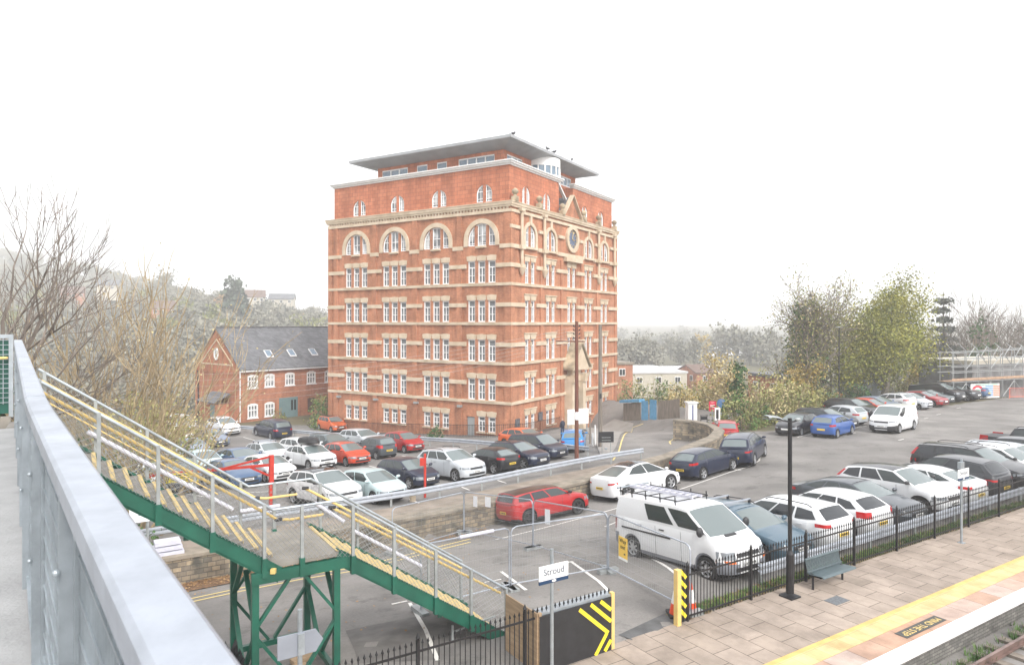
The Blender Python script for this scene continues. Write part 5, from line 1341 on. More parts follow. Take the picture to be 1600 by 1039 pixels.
# trestle under the landing
ZG = .0
T4 = [(N0 + .02, 2.92), (N0 + .02, 4.52), (N1 - .02, 2.92), (N1 - .02, 4.52)]
for n, d in T4:
    MB().bar(W3(n, d, ZG), W3(n, d, LZ - .28), .13, .13).box(W3(n, d, .02), (.3, .3, .04)).build('leg', MT['green'], ST)
top, mid, bot = LZ - .32, 1.42, .30
def face(p, q):
    ca = ((p[0] + q[0]) / 2, (p[1] + q[1]) / 2); e = lambda a, t: (a[0] + (ca[0] - a[0]) * t, a[1] + (ca[1] - a[1]) * t)
    mb = MB()
    for a in (p, q):
        mb.bar(W3(*a, mid + .06), W3(*e(a, .82), top), .09, .06); mb.bar(W3(*a, mid - .06), W3(*e(a, .92), bot), .09, .06)
    mb.bar(W3(*p, bot - .08), W3(*q, bot - .08), .10, .12); mb.build('brace', MT['green'], ST)
face(T4[0], T4[1]); face(T4[2], T4[3]); face(T4[0], T4[2]); face(T4[1], T4[3])
MB().bar(W3(N0 + .3, 7.35, LO(7.35) - .45), W3(N0 + .3, 7.35, 0), .045, .045).bar(W3(N0 + .3, 7.35, .25), W3(N0 + .3, 8.5, .35), .035, .035).build('prop', MT['galv_dark'], ST)
# black ridged plastic stacked below
bs = empty('plastic_stack', ND(15.0, 2.0, .0), 0, 'stack of black ridged plastic barrier feet under the stair landing', 'plastic stack'); bs.rotation_euler = (0, 0, HD)
for r_ in range(4):
    mb = MB()
    for i in range(9):
        x = -.8 + i * .2; mb.ext([(x, -.55 + r_ * .3, .30 + r_ * .02), (x + .2, -.55 + r_ * .3, .30 + r_ * .02), (x + .1, -.55 + r_ * .3, .55 + r_ * .02)], (0, .24, 0))
    mb.box((.0, -.43 + r_ * .3, .15), (1.8, .25, .30)); mb.build('ridged_bar', MT['blackrub'], bs)
for i in range(2): tag(MB().box((0, 0, .06), (.5, .2, .09)).build('timber_block', MT['wood_ply'], None, loc=ND(14.6 + i * .3, 3.9 + i * .25, .05 + i * .02), rz=HD + .2 * i), ('pale timber block lying under the landing near the sign post', 'second timber block lying nearer the green trestle leg')[i], 'timber', 'timber blocks under the stairs')
# ---------------------------------------------------------------- hoarding at the stair foot, gap post, cones
HB = empty('hoarding', ND(11.82, 8.24), 0, 'black and plywood hoarding with yellow chevrons at the stair foot', 'hoarding'); H0 = Vector(HB.location)
hp = lambda n, d, z: ND(n, d, z) - H0
MB().bar(hp(11.82, 8.24, .60), hp(11.82, 10.22, .60), .03, 1.20).build('black_board', MT['blackrub'], HB)
MB().bar(hp(11.85, 8.22, .62), hp(13.1, 8.22, .62), .03, 1.28).bar(hp(11.85, 8.27, -.1), hp(11.85, 8.27, 1.27), .07, .07).build('plywood_return', MT['wood_ply'], HB)
MB().bar(hp(11.86, 10.28, 0), hp(11.86, 10.28, 1.28), .09, .09).build('edge_post', MT['yellow'], HB)
MB().bar(hp(11.98, 8.3, 1.22), hp(11.98, 10.3, 1.22), .26, .05).build('top_shelf', MT['galv'], HB)
cv = MB(); yp = 11.797
for pa, pb in (((9.3, 1.12), (10.12, .42)), ((9.62, 1.16), (10.2, .66)), ((9.9, 1.17), (10.2, .92)), ((9.75, .0), (10.08, .42)), ((10.02, .03), (10.2, .24))):
    cv.bar(hp(yp, *pa), hp(yp, *pb), .012, .085)
cv.build('yellow_chevron', mat('hazard_yellow', (.85, .68, .04), .5), HB)
GP = empty('gap_post', ND(11.9, 12.42), 0, 'yellow post with black and yellow hazard board at the end of the railing fence', 'post')
MB().bar((0, 0, 0), (0, 0, 1.36), .13, .13).build('yellow_post', MT['yellow'], GP)
v = lambda n, d, z: ND(n, d, z)
MB().bar(v(0, .20, .68), v(0, .205, .68), .03, 1.3).bar(v(.02, .08, .68), v(.02, .30, .68), .03, 1.3).build('hazard_board', MT['blackrub'], GP)
hz = MB()
for i in range(5): hz.bar(v(-.002, .085, .36 + i * .24), v(-.002, .295, .14 + i * .24), .012, .085)
hz.build('hazard_stripe', mat('hazard_stripe_yellow', (.85, .66, .04), .5), GP)
def cone(n, d, h, label):
    o = empty('traffic_cone', on(n, d), 0, label, 'traffic cone', 'cones behind the railing fence'); r = .17 * h / .75
    MB().box((0, 0, .03), (.40 * h / .75, .40 * h / .75, .06)).build('base', MT['blackrub'], o)
    f = lambda t: r * (1 - t) + .03 * t
    MB().lathe([(f(0), .05), (f(.28), .05 + h * .28)], 16).lathe([(f(.72), .05 + h * .72), (f(1), .05 + h), (.001, .05 + h)], 16).lathe([(f(.28), .05 + h * .28), (f(.28) * .99, .051 + h * .28)], 16).build('body', MT['cone'], o, smooth=50)
    MB().lathe([(f(.28) + .004, .05 + h * .28), (f(.72) + .004, .05 + h * .72)], 16).build('white_band', MT['white'], o, smooth=50)
cone(12.3, 12.85, .95, 'taller orange and white cone touching the hazard board'); cone(12.3, 13.3, .72, 'shorter orange and white cone standing on a black base')
# ---------------------------------------------------------------- temporary mesh fence panels
def heras(a, b, label, h=1.78, papers=(), foot=True, lag=None):
    A_ = G(*a); B_ = G(*b); o = empty('mesh_fence_panel', A_, 0, label, 'fence panel', 'temporary mesh fence panels'); d = B_ - A_; L = d.length; u = d / L; up = Vector((0, 0, 1))
    Pt = lambda s, z: u * s + up * z
    rr_ = .16; r = .021
    path = [Pt(.03, 0), Pt(.03, h - rr_), Pt(.03 + rr_ * .3, h - rr_ * .3), Pt(.03 + rr_, h), Pt(L - .03 - rr_, h), Pt(L - .03 - rr_ * .3, h - rr_ * .3), Pt(L - .03, h - rr_), Pt(L - .03, 0)]
    MB().tube(path, r, 6).tube([Pt(.03, .16), Pt(L - .03, .16)], r * .9, 6).build('frame', MT['galv_light'], o, smooth=60)
    m = MB(); k = int((L - .1) / .08)
    for i in range(1, k): s = .05 + (L - .1) * i / k; m.tube([Pt(s, .16), Pt(s, h - .02)], .0027, 3, cap=False)
    for i in range(1, 7): m.tube([Pt(.04, .16 + (h - .2) * i / 7), Pt(L - .04, .16 + (h - .2) * i / 7)], .003, 3, cap=False)
    m.build('mesh', MT['wire'], o)
    if foot:
        pr_ = Vector((-u.y, u.x, 0)); f = MB(); 
        for s in (.0, L): f.bar(Pt(s, .06) - pr_ * .34, Pt(s, .06) + pr_ * .34, .2, .11)
        f.build('foot', MT['galv_dark'], o)
    if lag: MB().tube([Pt(L * lag[0], h), Pt(L * lag[1], h)], .05, 8).build('lagging', MT['lagging'], o, smooth=60)
    sd = Vector((u.y, -u.x, 0)); sd = sd if sd.y < 0 else -sd
    for s, z, w, hh in papers:
        MB().ext([Pt(s - w / 2, z - hh / 2) + sd * .03, Pt(s + w / 2, z - hh / 2) + sd * .03, Pt(s + w / 2, z + hh / 2) + sd * .03, Pt(s - w / 2, z + hh / 2) + sd * .03], sd * .004).build('notice', MT['paper'], o)
    return o, L, u, sd
heras((797, 921), (950, 894), 'mesh fence panel behind the station name sign, nearest the hoarding')
hq, hl, hu, hs = heras((950, 894), (1080, 962), 'mesh fence panel carrying the yellow way out sign beside the white van')
heras((725, 834), (833, 858), 'mesh fence panel with two white notices in front of the bright red car', papers=((1.0, 1.45, .32, .44), (2.0, 1.5, .42, .40)))
heras((833, 858), (950, 894), 'mesh fence panel with one white notice leading to the tarmac corner', papers=((1.1, 1.30, .36, .52),))
heras((612, 868), (725, 834), 'mesh fence panel leaning along the stone wall by the leaf litter')
heras((656, 958), (797, 921), 'mesh fence panel behind the lower stair flight with white lagging on top', lag=(.42, .80))
ws = empty('way_out_sign', hq.location + hu * .85 + Vector((0, 0, .98)) + hs * .06, 0, 'yellow way out sign with a small arrow hung on the mesh fence beside the van', 'sign')
ws.rotation_euler = (0, 0, math.atan2(hu.y, hu.x))
MB().box((0, 0, 0), (.42, .012, .60)).build('sign_panel', mat('sign_yellow', (.83, .55, .10), .5), ws); MB().box((0, -.001, -.33), (.42, .012, .07)).build('white_strip', MT['white'], ws)
MX = Matrix.Rotation(math.pi / 2, 4, 'X'); flip = Matrix.Identity(4)
text_mesh('lettering', 'Way\nout', .17, MT['ink'], ws, Matrix.Translation((0, -.012, .10)) @ MX, .002)
MB().ext([(.06, -.012, -.20), (.06, -.012, -.14), (.15, -.012, -.17)], (0, .004, 0)).build('arrow', MT['ink'], ws)
# ---------------------------------------------------------------- station signs
def name_sign(n, d, zc_, label, body=True, w=.72, h=.36, plain=False):
    o = empty('station_sign', ND(n, d, 0), 0, label, 'station sign'); o.rotation_euler = (0, 0, HD)
    MB().tube([(0, .0, 0), (0, .0, 2.83)], .038, 10).box((0, 0, .01), (.18, .18, .02)).build('post', MT['galv'], o)
    if plain:
        MB().ext([(-w / 2, -.05, zc_ - h / 2), (w / 2 - .12, -.05, zc_ - h / 2), (w / 2, -.05, zc_), (w / 2 - .12, -.05, zc_ + h / 2), (-w / 2, -.05, zc_ + h / 2)], (0, .03, 0)).build('sign_back', mat('grey_sign_back', (.25, .27, .31), .5, .06, 3), o)
        MB().box((0, -.06, zc_), (.10, .05, .34)).build('bracket', MT['galv'], o); return o
    MB().box((0, -.06, zc_), (w, .025, h)).build('sign_panel', MT['white'], o)
    MB().box((0, -.061, zc_ - h * .40), (w + .002, .027, h * .2)).build('navy_band', mat('sign_navy', (.01, .04, .10), .5), o)
    text_mesh('lettering', 'Stroud', .19, mat('sign_ink', (.03, .05, .09), .5), o, Matrix.Translation((0, -.075, zc_ + .045)) @ MX, .002)
    MB().ext([(.055 * math.cos(t), -.078, zc_ - h * .40 + .024 * math.sin(t)) for t in np.linspace(0, 6.28, 13)[:-1]], (0, .004, 0)).build('emblem', MT['white'], o)
    return o
name_sign(11.2, 8.12, 2.36, 'white Stroud station name sign on a grey post in front of the black hoarding')
s2 = name_sign(11.2, 25.1, 2.32, 'smaller looking Stroud name sign on a grey post farther along the platform'); MB().box((-.08, -.02, 2.62), (.26, .10, .22)).build('junction_box', MT['galv'], s2)
name_sign(11.0, 3.02, 2.30, 'grey pointed back of a direction sign on a post below the landing', plain=True)
# ---------------------------------------------------------------- bench and lamps
BN = empty('bench', ND(11.45, 17.95), HD, 'grey blue metal bench on the platform against the railing fence', 'bench')
bl = mat('bench_blue_grey', (.085, .115, .125), .45, .1, 4)
def bench_strip(name, prof, m):
    mb = MB(); mb.grid([[(x, y, z) for y, z in prof] for x in (-.78, .78)]); mb.grid([[(x, y + .012, z - .012) for y, z in prof] for x in (-.78, .78)]); return mb.build(name, m, BN, smooth=60)
# the seat faces the track (local -y)
bench_strip('seat', [(-.36, .41), (-.33, .445), (-.25, .45), (-.1, .435), (.05, .42), (.12, .43)], bl)
bp = MB()
for i in range(27):
    x = -.76 + i * .0585; bp.tube([(x, .10, .44), (x, .16, .58), (x, .20, .76)], .020, 4)
bp.tube([(-.80, .20, .78), (.80, .20, .78)], .035, 6); bp.tube([(-.80, .12, .46), (.80, .12, .46)], .025, 6); bp.build('backrest', bl, BN)
for s in (-.7, .7):
    MB().bar((s, .02, 0), (s, .02, .42), .08, .06).bar((s, -.25, .40), (s, .12, .40), .07, .05).build('leg', MT['black'], BN)
LP = empty('lamp_post', ND(11.5, 16.27), HD, 'tall black lamp post with a drooping twin arm head on the platform', 'lamp post')
MB().tube([(0, 0, .1), (0, 0, 1.15)], .105, 10).box((0, 0, .02), (.40, .40, .04)).tube([(0, 0, 1.15), (0, 0, 1.25)], [.105, .06], 10).build('base', MT['black'], LP)
MB().tube([(0, 0, 1.2), (0, 0, 4.82)], .055, 10).build('column', MT['black'], LP)
am = MB().tube([(0, 0, 4.72), (-.30, .0, 4.78), (-.55, .0, 4.86)], .028, 6).tube([(0, 0, 4.70), (.30, 0, 4.74)], .026, 6); am.build('arm', MT['black'], LP)
hd = MB()
hd.grid([[(x, y, z + (.05 if abs(y) < .1 else 0)) for y in (-.13, -.06, .06, .13)] for x, z in ((-.45, 4.82), (-.62, 4.88), (-.92, 4.92), (-1.02, 4.91))]); hd.grid([[(x, y, z - .04) for y in (-.13, -.06, .06, .13)] for x, z in ((-.45, 4.82), (-.62, 4.88), (-.92, 4.92), (-1.02, 4.91))])
hd.ball((.34, 0, 4.76), (.10, .07, .05), 8, 5); hd.build('lamp_head', MT['galv_dark'], LP, smooth=50)
def column(px, py, ytop, label, r=.07, m='black', arm=False):
    p = G(px, py); h = CAMZ + (HY - ytop) * p.y / F - p.z
    o = empty('lighting_column', p, 0, label, 'lamp post'); MB().tube([(0, 0, 0), (0, 0, h)], [r, r * .7], 8).build('column', MT[m], o); MB().bar((-.30, 0, h + .05), (.3, 0, h + .05), .16, .09).build('lamp_head', MT['galv_dark'], o); return o
column(1311, 641, 512, 'slim black lighting column in front of the ivy clad tree'); column(1450, 612, 510, 'slim black lighting column in front of the yellow tree', .08); column(1575, 600, 508, 'slim black lighting column rising behind the scaffold')
def pole(px, py, ytop, m, label, r=.15, arm=True, gr='timber poles by the warehouse'):
    p = G(px, py); h = CAMZ + (HY - ytop) * p.y / F - p.z; o = empty('utility_pole', p, 0, label, 'utility pole', gr)
    MB().tube([(0, 0, -.3), (0, 0, h)], [r, r * .72], 10).build('pole', MT[m], o, smooth=60)
    if arm:
        MB().bar((-1.3, .5, h - 1.25), (.5, -.2, h - 1.25), .08, .08).build('crossarm', MT[m], o); ins = MB()
        for t in (.3, .55, .8, 1.05): ins.box((0, 0, h - t), (.42, .05, .05)); ins.ball((-.2, 0, h - t + .06), .045, 6, 4); ins.ball((.2, 0, h - t + .06), .045, 6, 4)
        ins.build('insulator', MT['blackrub'], o)
        MB().box((.05, -r - .02, 2.9), (.3, .04, .5)).build('notice', MT['paper'], o)
    else: MB().box((0, -r, h * .42), (.12, .05, .35)).build('number_tag', MT['blackrub'], o)
    return o, p, h
po, pp_, phh = pole(901, 720, 503, 'wood_red', 'dark red brown telegraph pole with crossarm before the warehouse porch', .145)
pole(938, 699, 507, 'wood', 'weathered grey timber pole with mossy top at the road edge', .17, False)
MB().lathe([(.125, phh - .0), (.13, phh + .02), (.0, phh + .03)], 8).build('cap', MT['wood'], po)
for i in range(6):
    a = pp_ + Vector((-.2 + .08 * i, 0, phh - .35 - .17 * i)); b = Vector((-58, 52, 6.1 - .5 * i)); q = []
    for k in range(25): t = k / 24; p_ = a + (b - a) * t; p_.z -= (3.3 + .12 * i) * 4 * t * (1 - t) * (1 - .25 * t); q.append(p_)
    tag(MB().tube(q, .0065, 3).build('overhead_cable', mat('cable_grey', (.45, .45, .45), .5) if i == 0 else bpy.data.materials['cable_grey']), 'thin pale overhead cable sagging from the red brown pole past the brick house', 'cable', 'overhead cables')
# ---------------------------------------------------------------- left car park: height barrier, red posts, notices
HBAR = empty('height_barrier', G(424, 796), 0, 'red swing barrier with yellow sign and diagonal stay at the lower car park', 'barrier'); hb0 = Vector(HBAR.location)
zt_ = 2.55
MB().bar((0, 0, 0), (0, 0, zt_), .20, .20).build('post', MT['red'], HBAR)
arm_end = Vector((-7.6, -1.4, 1.02)); 
MB().bar((0, 0, 2.10), (-5.4, -.55, 1.72), .10, .12).bar((0, 0, 2.50), (-2.1, -.22, 1.98), .08, .09).bar((-.95, -.1, 2.0), (0, 0, 1.55), .08, .08).build('arm', MT['red'], HBAR)
sg = MB().ext([(-4.75, -.62, 1.38), (-3.2, -.46, 1.42), (-3.2, -.46, 1.86), (-4.75, -.62, 1.80)], (.0, .03, 0)); SG = sg.build('sign_panel', mat('barrier_yellow', (.80, .66, .06), .5), HBAR)
sk = MB()
Q_ = lambda x, z: (x, -.62 + (x + 4.75) * .103 - .006, z + (x + 4.75) * .03)
for i in range(3):
    for t in (-4.74, -3.48): sk.ext([Q_(t + .08 * i, 1.40), Q_(t + .04 + .08 * i, 1.40), Q_(t + .13 + .08 * i, 1.78), Q_(t + .09 + .08 * i, 1.78)], (0, -.006, 0))
for r_ in range(3): sk.ext([Q_(-4.35, 1.47 + .11 * r_), Q_(-3.6, 1.47 + .11 * r_), Q_(-3.6, 1.51 + .11 * r_), Q_(-4.35, 1.51 + .11 * r_)], (0, -.006, 0))
sk.build('sign_lettering', MT['ink'], SG)
RPs = empty('red_post', G(664, 777), 0, 'slim red post with a catch plate behind the crash barrier', 'post')
MB().bar((0, 0, 0), (0, 0, 2.15), .09, .09).build('post', MT['red'], RPs); MB().box((-.10, -.02, 1.75), (.28, .1, .38)).build('catch_plate', MT['red'], RPs)
tag(MB().tube([(0, 0, 0), (0, 0, .30)], [.15, .14], 10).build('stone_block', MT['stone'], None, loc=G(645, 783)), 'round buff stone block beside the crash barrier', 'stone block')
bsn = empty('black_sign', G(947, 709), .1, 'black notice board on thin legs at the road corner', 'sign')
MB().box((0, 0, 1.15), (1.05, .05, .72)).build('board', MT['black'], bsn); MB().bar((-.28, 0, 0), (-.28, 0, .8), .04, .04).bar((.32, 0, 0), (.32, 0, .8), .04, .04).box((0, -.03, 1.12), (.62, .02, .03)).box((0, -.03, .93), (.62, .02, .03)).build('frame', MT['galv_dark'], bsn)
MB().box((-.02, -.05, .35), (.2, .06, .14)).build('label_plate', MT['galv'], bsn)
wsn = empty('white_board', G(903, 690), .5, 'plain white site board standing behind the bright blue car', 'sign'); MB().box((0, 0, 2.0), (2.0, .06, 1.2)).build('panel', MT['white'], wsn); MB().bar((-.9, .05, 0), (-.9, .05, 2.3), .07, .07).bar((.9, .05, 0), (.9, .05, 2.3), .07, .07).build('leg', MT['galv_dark'], wsn)
for i, px in enumerate((926, 930, 922)): tag(MB().tube([(0, 0, 0), (0, 0, 1.0 + .5 * i)], .06, 6).build('bollard', MT['white'] if i < 2 else MT['wood'], None, loc=G(px, 697 - 2 * i)), ('white marker post nearest the weathered pole', 'thin white marker post between two others by the weathered pole', 'taller timber post next to the white markers')[i], 'post')
# ticket machine, signs at the wall bend
TM = empty('ticket_machine', G(1080, 662), .15, 'white and blue parking machine cabinet behind the curled wall', 'parking machine'); MB().box((0, 0, .95), (.85, .7, 1.9)).box((0, 0, 1.95), (1.05, .85, .12)).build('cabinet', MT['white'], TM); MB().box((.43, 0, .95), (.02, .6, 1.7)).box((0, -.36, 1.0), (.10, .02, 1.5)).build('blue_panel', mat('panel_blue', (.03, .05, .22), .5), TM)
RS = empty('red_sign', G(1113, 672), .0, 'red notice sign with white lines on a thin post', 'sign'); MB().tube([(0, 0, 0), (0, 0, 2.2)], .04, 6).build('post', MT['galv'], RS); sp_ = MB().box((0, -.05, 2.05), (.60, .03, .85)).build('sign_panel', mat('sign_red', (.60, .02, .06), .5), RS)
q = MB()
for i, (w, z) in enumerate(((.3, 2.36), (.42, 2.16), (.42, 2.10), (.42, 2.03), (.42, 1.96), (.3, 1.74))): q.box((0, -.07, z), (w, .008, .03))
q.build('sign_lettering', MT['white'], sp_)
WP = empty('white_notice', G(1121, 676), .0, 'white post sign with black panel beside the red notice', 'sign'); MB().box((0, 0, .7), (.10, .08, 1.4)).box((0, 0, 1.5), (.42, .08, 1.0)).build('white_panel', MT['white'], WP); MB().box((-.02, -.05, 1.5), (.2, .02, .7)).build('black_panel', MT['ink'], WP)
BSG = empty('blue_sign', G(1127, 664), .0, 'round blue sign partly hidden by ivy', 'sign'); MB().tube([(0, 0, 0), (0, 0, 1.7)], .04, 6).build('post', MT['galv'], BSG); MB().tube([(0, -.04, 1.9), (0, .0, 1.9)], .38, 16).build('disc', mat('sign_blue', (.07, .16, .32), .5), BSG)
WC = empty('folding_sign', G(1100, 664), .2, 'black folding sign frame beside the parking machine', 'sign'); MB().bar((-.3, 0, 0), (-.3, 0, .9), .05, .05).bar((.3, 0, 0), (.3, 0, .9), .05, .05).bar((-.3, 0, .85), (.3, 0, .85), .05, .05).box((0, 0, .62), (.6, .03, .3)).build('frame', MT['black'], WC)
# blue shed and board fence past the warehouse
BG_ = empty('board_fence', G(966, 658), 0, 'weathered board fence with two bright blue doors by the road', 'fence'); b0 = Vector(BG_.location)
def boards(pa, pb, h, m, name, step=.14, zt=0):
    A_ = G(*pa); B_ = G(*pb); n_ = max(2, int((B_ - A_).length / step)); mb = MB()
    for i in range(n_):
        p = A_ + (B_ - A_) * ((i + .5) / n_) - b0; mb.box((p.x, p.y, p.z + h / 2 + random.uniform(-.03, .03)), (step * .94, .03, h), rz=math.atan2((B_ - A_).y, (B_ - A_).x))
    mb.build(name, m, BG_)
mb_ = mat('blue_paint', (.10, .30, .50), .6, .12, 3)
boards((974, 658), (1001, 656.5), 1.8, MT['wood'], 'timber_board'); boards((1001, 656.5), (1027, 655.5), 1.95, mb_, 'blue_door', .9); boards((1028, 655.5), (1062, 653), 1.8, MT['wood'], 'timber_board')
A_ = G(972, 657) - b0; B_ = G(1003, 656) - b0; MB().bar(A_ + Vector((0, 0, 2.0)), B_ + Vector((0, 0, 1.95)), .8, .28).build('blue_canopy', mb_, BG_)
# palisade fence and container behind the hedge row
PF = empty('palisade_fence', G(1262, 636), 0, 'grey steel palisade fence below the yellow tree', 'fence'); p0 = Vector(PF.location)
mb = MB(); fp = [G(1262, 634), G(1330, 622), G(1389, 611)]
for a, b in zip(fp, fp[1:]):
    n_ = int((b - a).length / .16)
    for i in range(n_):
        p = a + (b - a) * i / n_ - p0; p.z = zg(p.x + p0.x, p.y + p0.y) - p0.z; mb.box((p.x, p.y, p.z + 1.2), (.10, .03, 2.4), rz=math.atan2((b - a).y, (b - a).x)); mb.lathe([(.05, p.z + 2.4), (.001, p.z + 2.55)], 4, (p.x, p.y, 0))
    for h in (.5, 2.0): mb.bar(a - p0 + Vector((0, 0.05, h)), b - p0 + Vector((0, .05, h)), .04, .06)
mb.build('palings', MT['galv_dark'], PF)
cx_ = at_px(1340, 76); house('storage_container', (cx_[0], cx_[1], -2.2), R(25), 5, 2.6, 3.6, 0, MT['galv'], MT['galv_light'], 'pale storage container standing behind the palisade fence', cat='container', back=1)
# ---------------------------------------------------------------- scaffolded building, site hoarding, barrier
sx, sy = 44.6, 69.0; SF = empty('scaffold', (sx, sy, -.7), R(24), 'silver tube scaffold with boarded lift around a low building', 'scaffold')
t_ = MB()
NX = 8; Z = [0, 2.0, 3.0, 4.2, 5.0]
for i in range(NX):
    for y in (0, 1.4): t_.tube([(i * 2.0, y, -.6), (i * 2.0, y, 5.1 + .35 * (i > 2))], .045, 5)
for z in (2.05, 3.0, 3.6, 4.35, 5.0):
    for y in (0, 1.4): t_.tube([(-.4, y, z), (NX * 2 - 1.4, y, z + (.25 if z > 4.5 else 0))], .04, 5)
for i in range(NX - 1):
    t_.tube([(i * 2.0, 0, .3 + (i % 2) * 1.6), (i * 2 + 2, 0, 1.9 - (i % 2) * 1.6)], .035, 5); t_.tube([(i * 2.0, 0, 4.9 - (i % 2) * 1.6), (i * 2 + 2, 0, 3.3 + (i % 2) * 1.6)], .035, 5)
    t_.tube([(i * 2.0, 0, 2.1), (i * 2, 1.4, 2.1)], .035, 5); t_.tube([(i * 2.0, -.0, 5.2), (i * 2 + 1, 1.4, 5.9)], .03, 5)
for i in range(5): t_.tube([(3 + i * 2, .6, 4.2), (4.4 + i * 2, .6, 5.6), (6 + i * 2, .6, 4.2)], .04, 5)
t_.build('scaffold_tube', mat('scaffold_steel', (.33, .34, .34), .5, .1, 4, metal=.3), SF)
for y in (.3, .7, 1.1): MB().bar((-.3, y, 2.12), (15, y, 2.12), .3, .06).build('scaffold_board', mat('scaffold_plank', (.40, .26, .17), .8, .15, 2), SF) if y < .5 else MB().bar((-.3, y, 2.12), (15, y, 2.12), .3, .06).build('scaffold_board', bpy.data.materials['scaffold_plank'], SF)
MB().bar((-.3, -.05, 2.3), (15, -.05, 2.3), .03, .25).build('toe_board', bpy.data.materials['scaffold_plank'], SF)
house('site_building', (sx + 4.6, sy + 4.0, 0), R(24), 13, 6, 2.9, 0, mat('bare_block', (.24, .24, .24), .9, .3, .7), MT['cream'], 'low unfinished block building behind the scaffold', cat='building', back=1)
SH = empty('site_hoarding', G(1540, 624), R(14), 'white site notice hoarding with coloured panels and red logo', 'hoarding'); SH.scale = (.9, 1, .74); MB().box((-.1, 0, 1.2), (4.1, .06, 2.0)).build('panel', MT['white'], SH)
q = MB()
for i in range(6): q.box((.45, -.05, 1.85 - i * .26), (1.1, .02, .16))
q.build('blue_text_panel', mat('panel_sky_blue', (.20, .36, .58), .6), SH); q = MB()
for i in range(6): q.box((1.5, -.05, 1.85 - i * .26), (.9, .02, .16))
q.build('orange_text_panel', mat('panel_orange', (.68, .26, .16), .6), SH)
MB().grid([[(-1.2 + .75 * math.cos(R(a)) * r_, -.05, 1.5 + .5 * math.sin(R(a)) * r_) for a in range(0, 181, 18)] for r_ in (.45, 1)]).build('red_logo', mat('logo_red', (.60, .04, .06), .6), SH)
MB().box((.1, -.05, 2.08), (3.2, .02, .10)).box((-1.2, -.05, 1.35), (1.3, .02, .12)).build('green_heading', mat('heading_green', (.15, .38, .28), .6), SH)
rbz = empty('pedestrian_barrier', G(1590, 622), R(8), 'red and white plastic pedestrian barrier at the site gate', 'barrier')
MB().tube([(-.95, 0, 0), (-.95, 0, 1.05), (.95, 0, 1.05), (.95, 0, 0)], .05, 6).tube([(-.95, 0, .15), (.95, 0, .15)], .04, 6).build('frame', mat('barrier_pink', (.75, .20, .14), .6), rbz); q = MB()
for i in range(13): q.bar((-.85 + i * .14, 0, .15), (-.85 + i * .14, 0, 1.0), .025, .025)
q.build('barrier_bars', mat('barrier_orange', (.65, .22, .16), .6), rbz)
ysn = empty('site_notice', G(1586, 617), .0, 'small white and yellow site notice above the pedestrian barrier', 'sign'); MB().bar((0, 0, 0), (0, 0, 1.6), .05, .05).build('post', MT['galv_dark'], ysn); MB().box((0, -.04, 2.0), (.75, .03, .45)).build('white_panel', MT['white'], ysn); MB().box((0, -.04, 1.55), (.75, .03, .40)).build('yellow_panel', mat('notice_yellow', (.80, .58, .18), .6), ysn)
# notice board by the bottom of the stairs, seen past the parapet
nb = empty('notice_board', on(23.5, .2), HD, 'pale notice board on posts beyond the parapet', 'sign')
pq = G(218, 880); nb.location = pq
MB().box((0, 0, 2.0), (.62, .04, 1.15)).build('panel', MT['paper'], nb); MB().bar((-.25, .04, 0), (-.25, .04, 2.5), .06, .06).bar((.25, .04, 0), (.25, .04, 2.5), .06, .06).build('leg', MT['galv_dark'], nb)
q = MB()
for i in range(5): q.box((.1, -.03, 2.4 - .18 * i), (.28, .01, .05))
q.box((-.18, -.03, 2.25), (.16, .01, .3)).build('printing', mat('notice_ink', (.16, .22, .24), .7), nb)
MB()
cs = empty('cable_trough', on(25.0, 1.2), HD, 'stack of white ribbed trough covers beside the leaf litter', 'trough covers'); pq = G(262, 905); cs.location = pq
for i in range(4): MB().box((0, i * .05, .16 + i * .17), (1.1 - .1 * i, .5, .13)).build('cover', MT['lagging'], cs)
# person by the porch and birds on the roof
PE = empty('person', G(879, 686), R(40), 'person in dark jacket and blue jeans standing near the warehouse porch', 'person')
V = [(0, 0, .95), (0, 0, 1.15), (0, .0, 1.40), (0, .01, 1.52), (0, .03, 1.66), (.11, 0, .9), (.12, .01, .5), (.12, -.02, .08), (-.11, 0, .9), (-.12, .03, .5), (-.13, .0, .08), (.2, 0, 1.4), (.25, .02, 1.12), (.2, .16, 1.0), (-.2, 0, 1.4), (-.26, 0, 1.12), (-.24, .08, .88), (.12, .12, .05), (-.13, .14, .05), (0, .03, 1.74)]
Ed = [(0, 1), (1, 2), (2, 3), (3, 4), (0, 5), (5, 6), (6, 7), (0, 8), (8, 9), (9, 10), (2, 11), (11, 12), (12, 13), (2, 14), (14, 15), (15, 16), (7, 17), (10, 18), (4, 19)]
Rd = [.15, .16, .16, .06, .10, .09, .07, .05, .09, .07, .05, .07, .055, .04, .07, .055, .04, .045, .045, .08]
me = bpy.data.meshes.new('body'); me.from_pydata([(a, b, c_) for a, b, c_ in V], Ed, []); po_ = add('body', me, PE)
m1 = po_.modifiers.new('skin', 'SKIN'); m2 = po_.modifiers.new('sub', 'SUBSURF'); m2.levels = m2.render_levels = 1
for i, r_ in enumerate(Rd): me.skin_vertices[0].data[i].radius = (r_, r_ * .8)
me.skin_vertices[0].data[0].use_root = True
dg = bpy.context.evaluated_depsgraph_get(); m3 = bpy.data.meshes.new_from_object(po_.evaluated_get(dg)); po_.modifiers.clear(); po_.data = m3
m3.materials.clear()
for m_ in (mat('jacket_dark', (.03, .035, .06), .8), mat('jeans', (.05, .08, .16), .9), mat('skin', (.50, .30, .22), .6), mat('shoe', (.02, .02, .02), .7), mat('hair', (.05, .035, .025), .9)): m3.materials.append(m_)
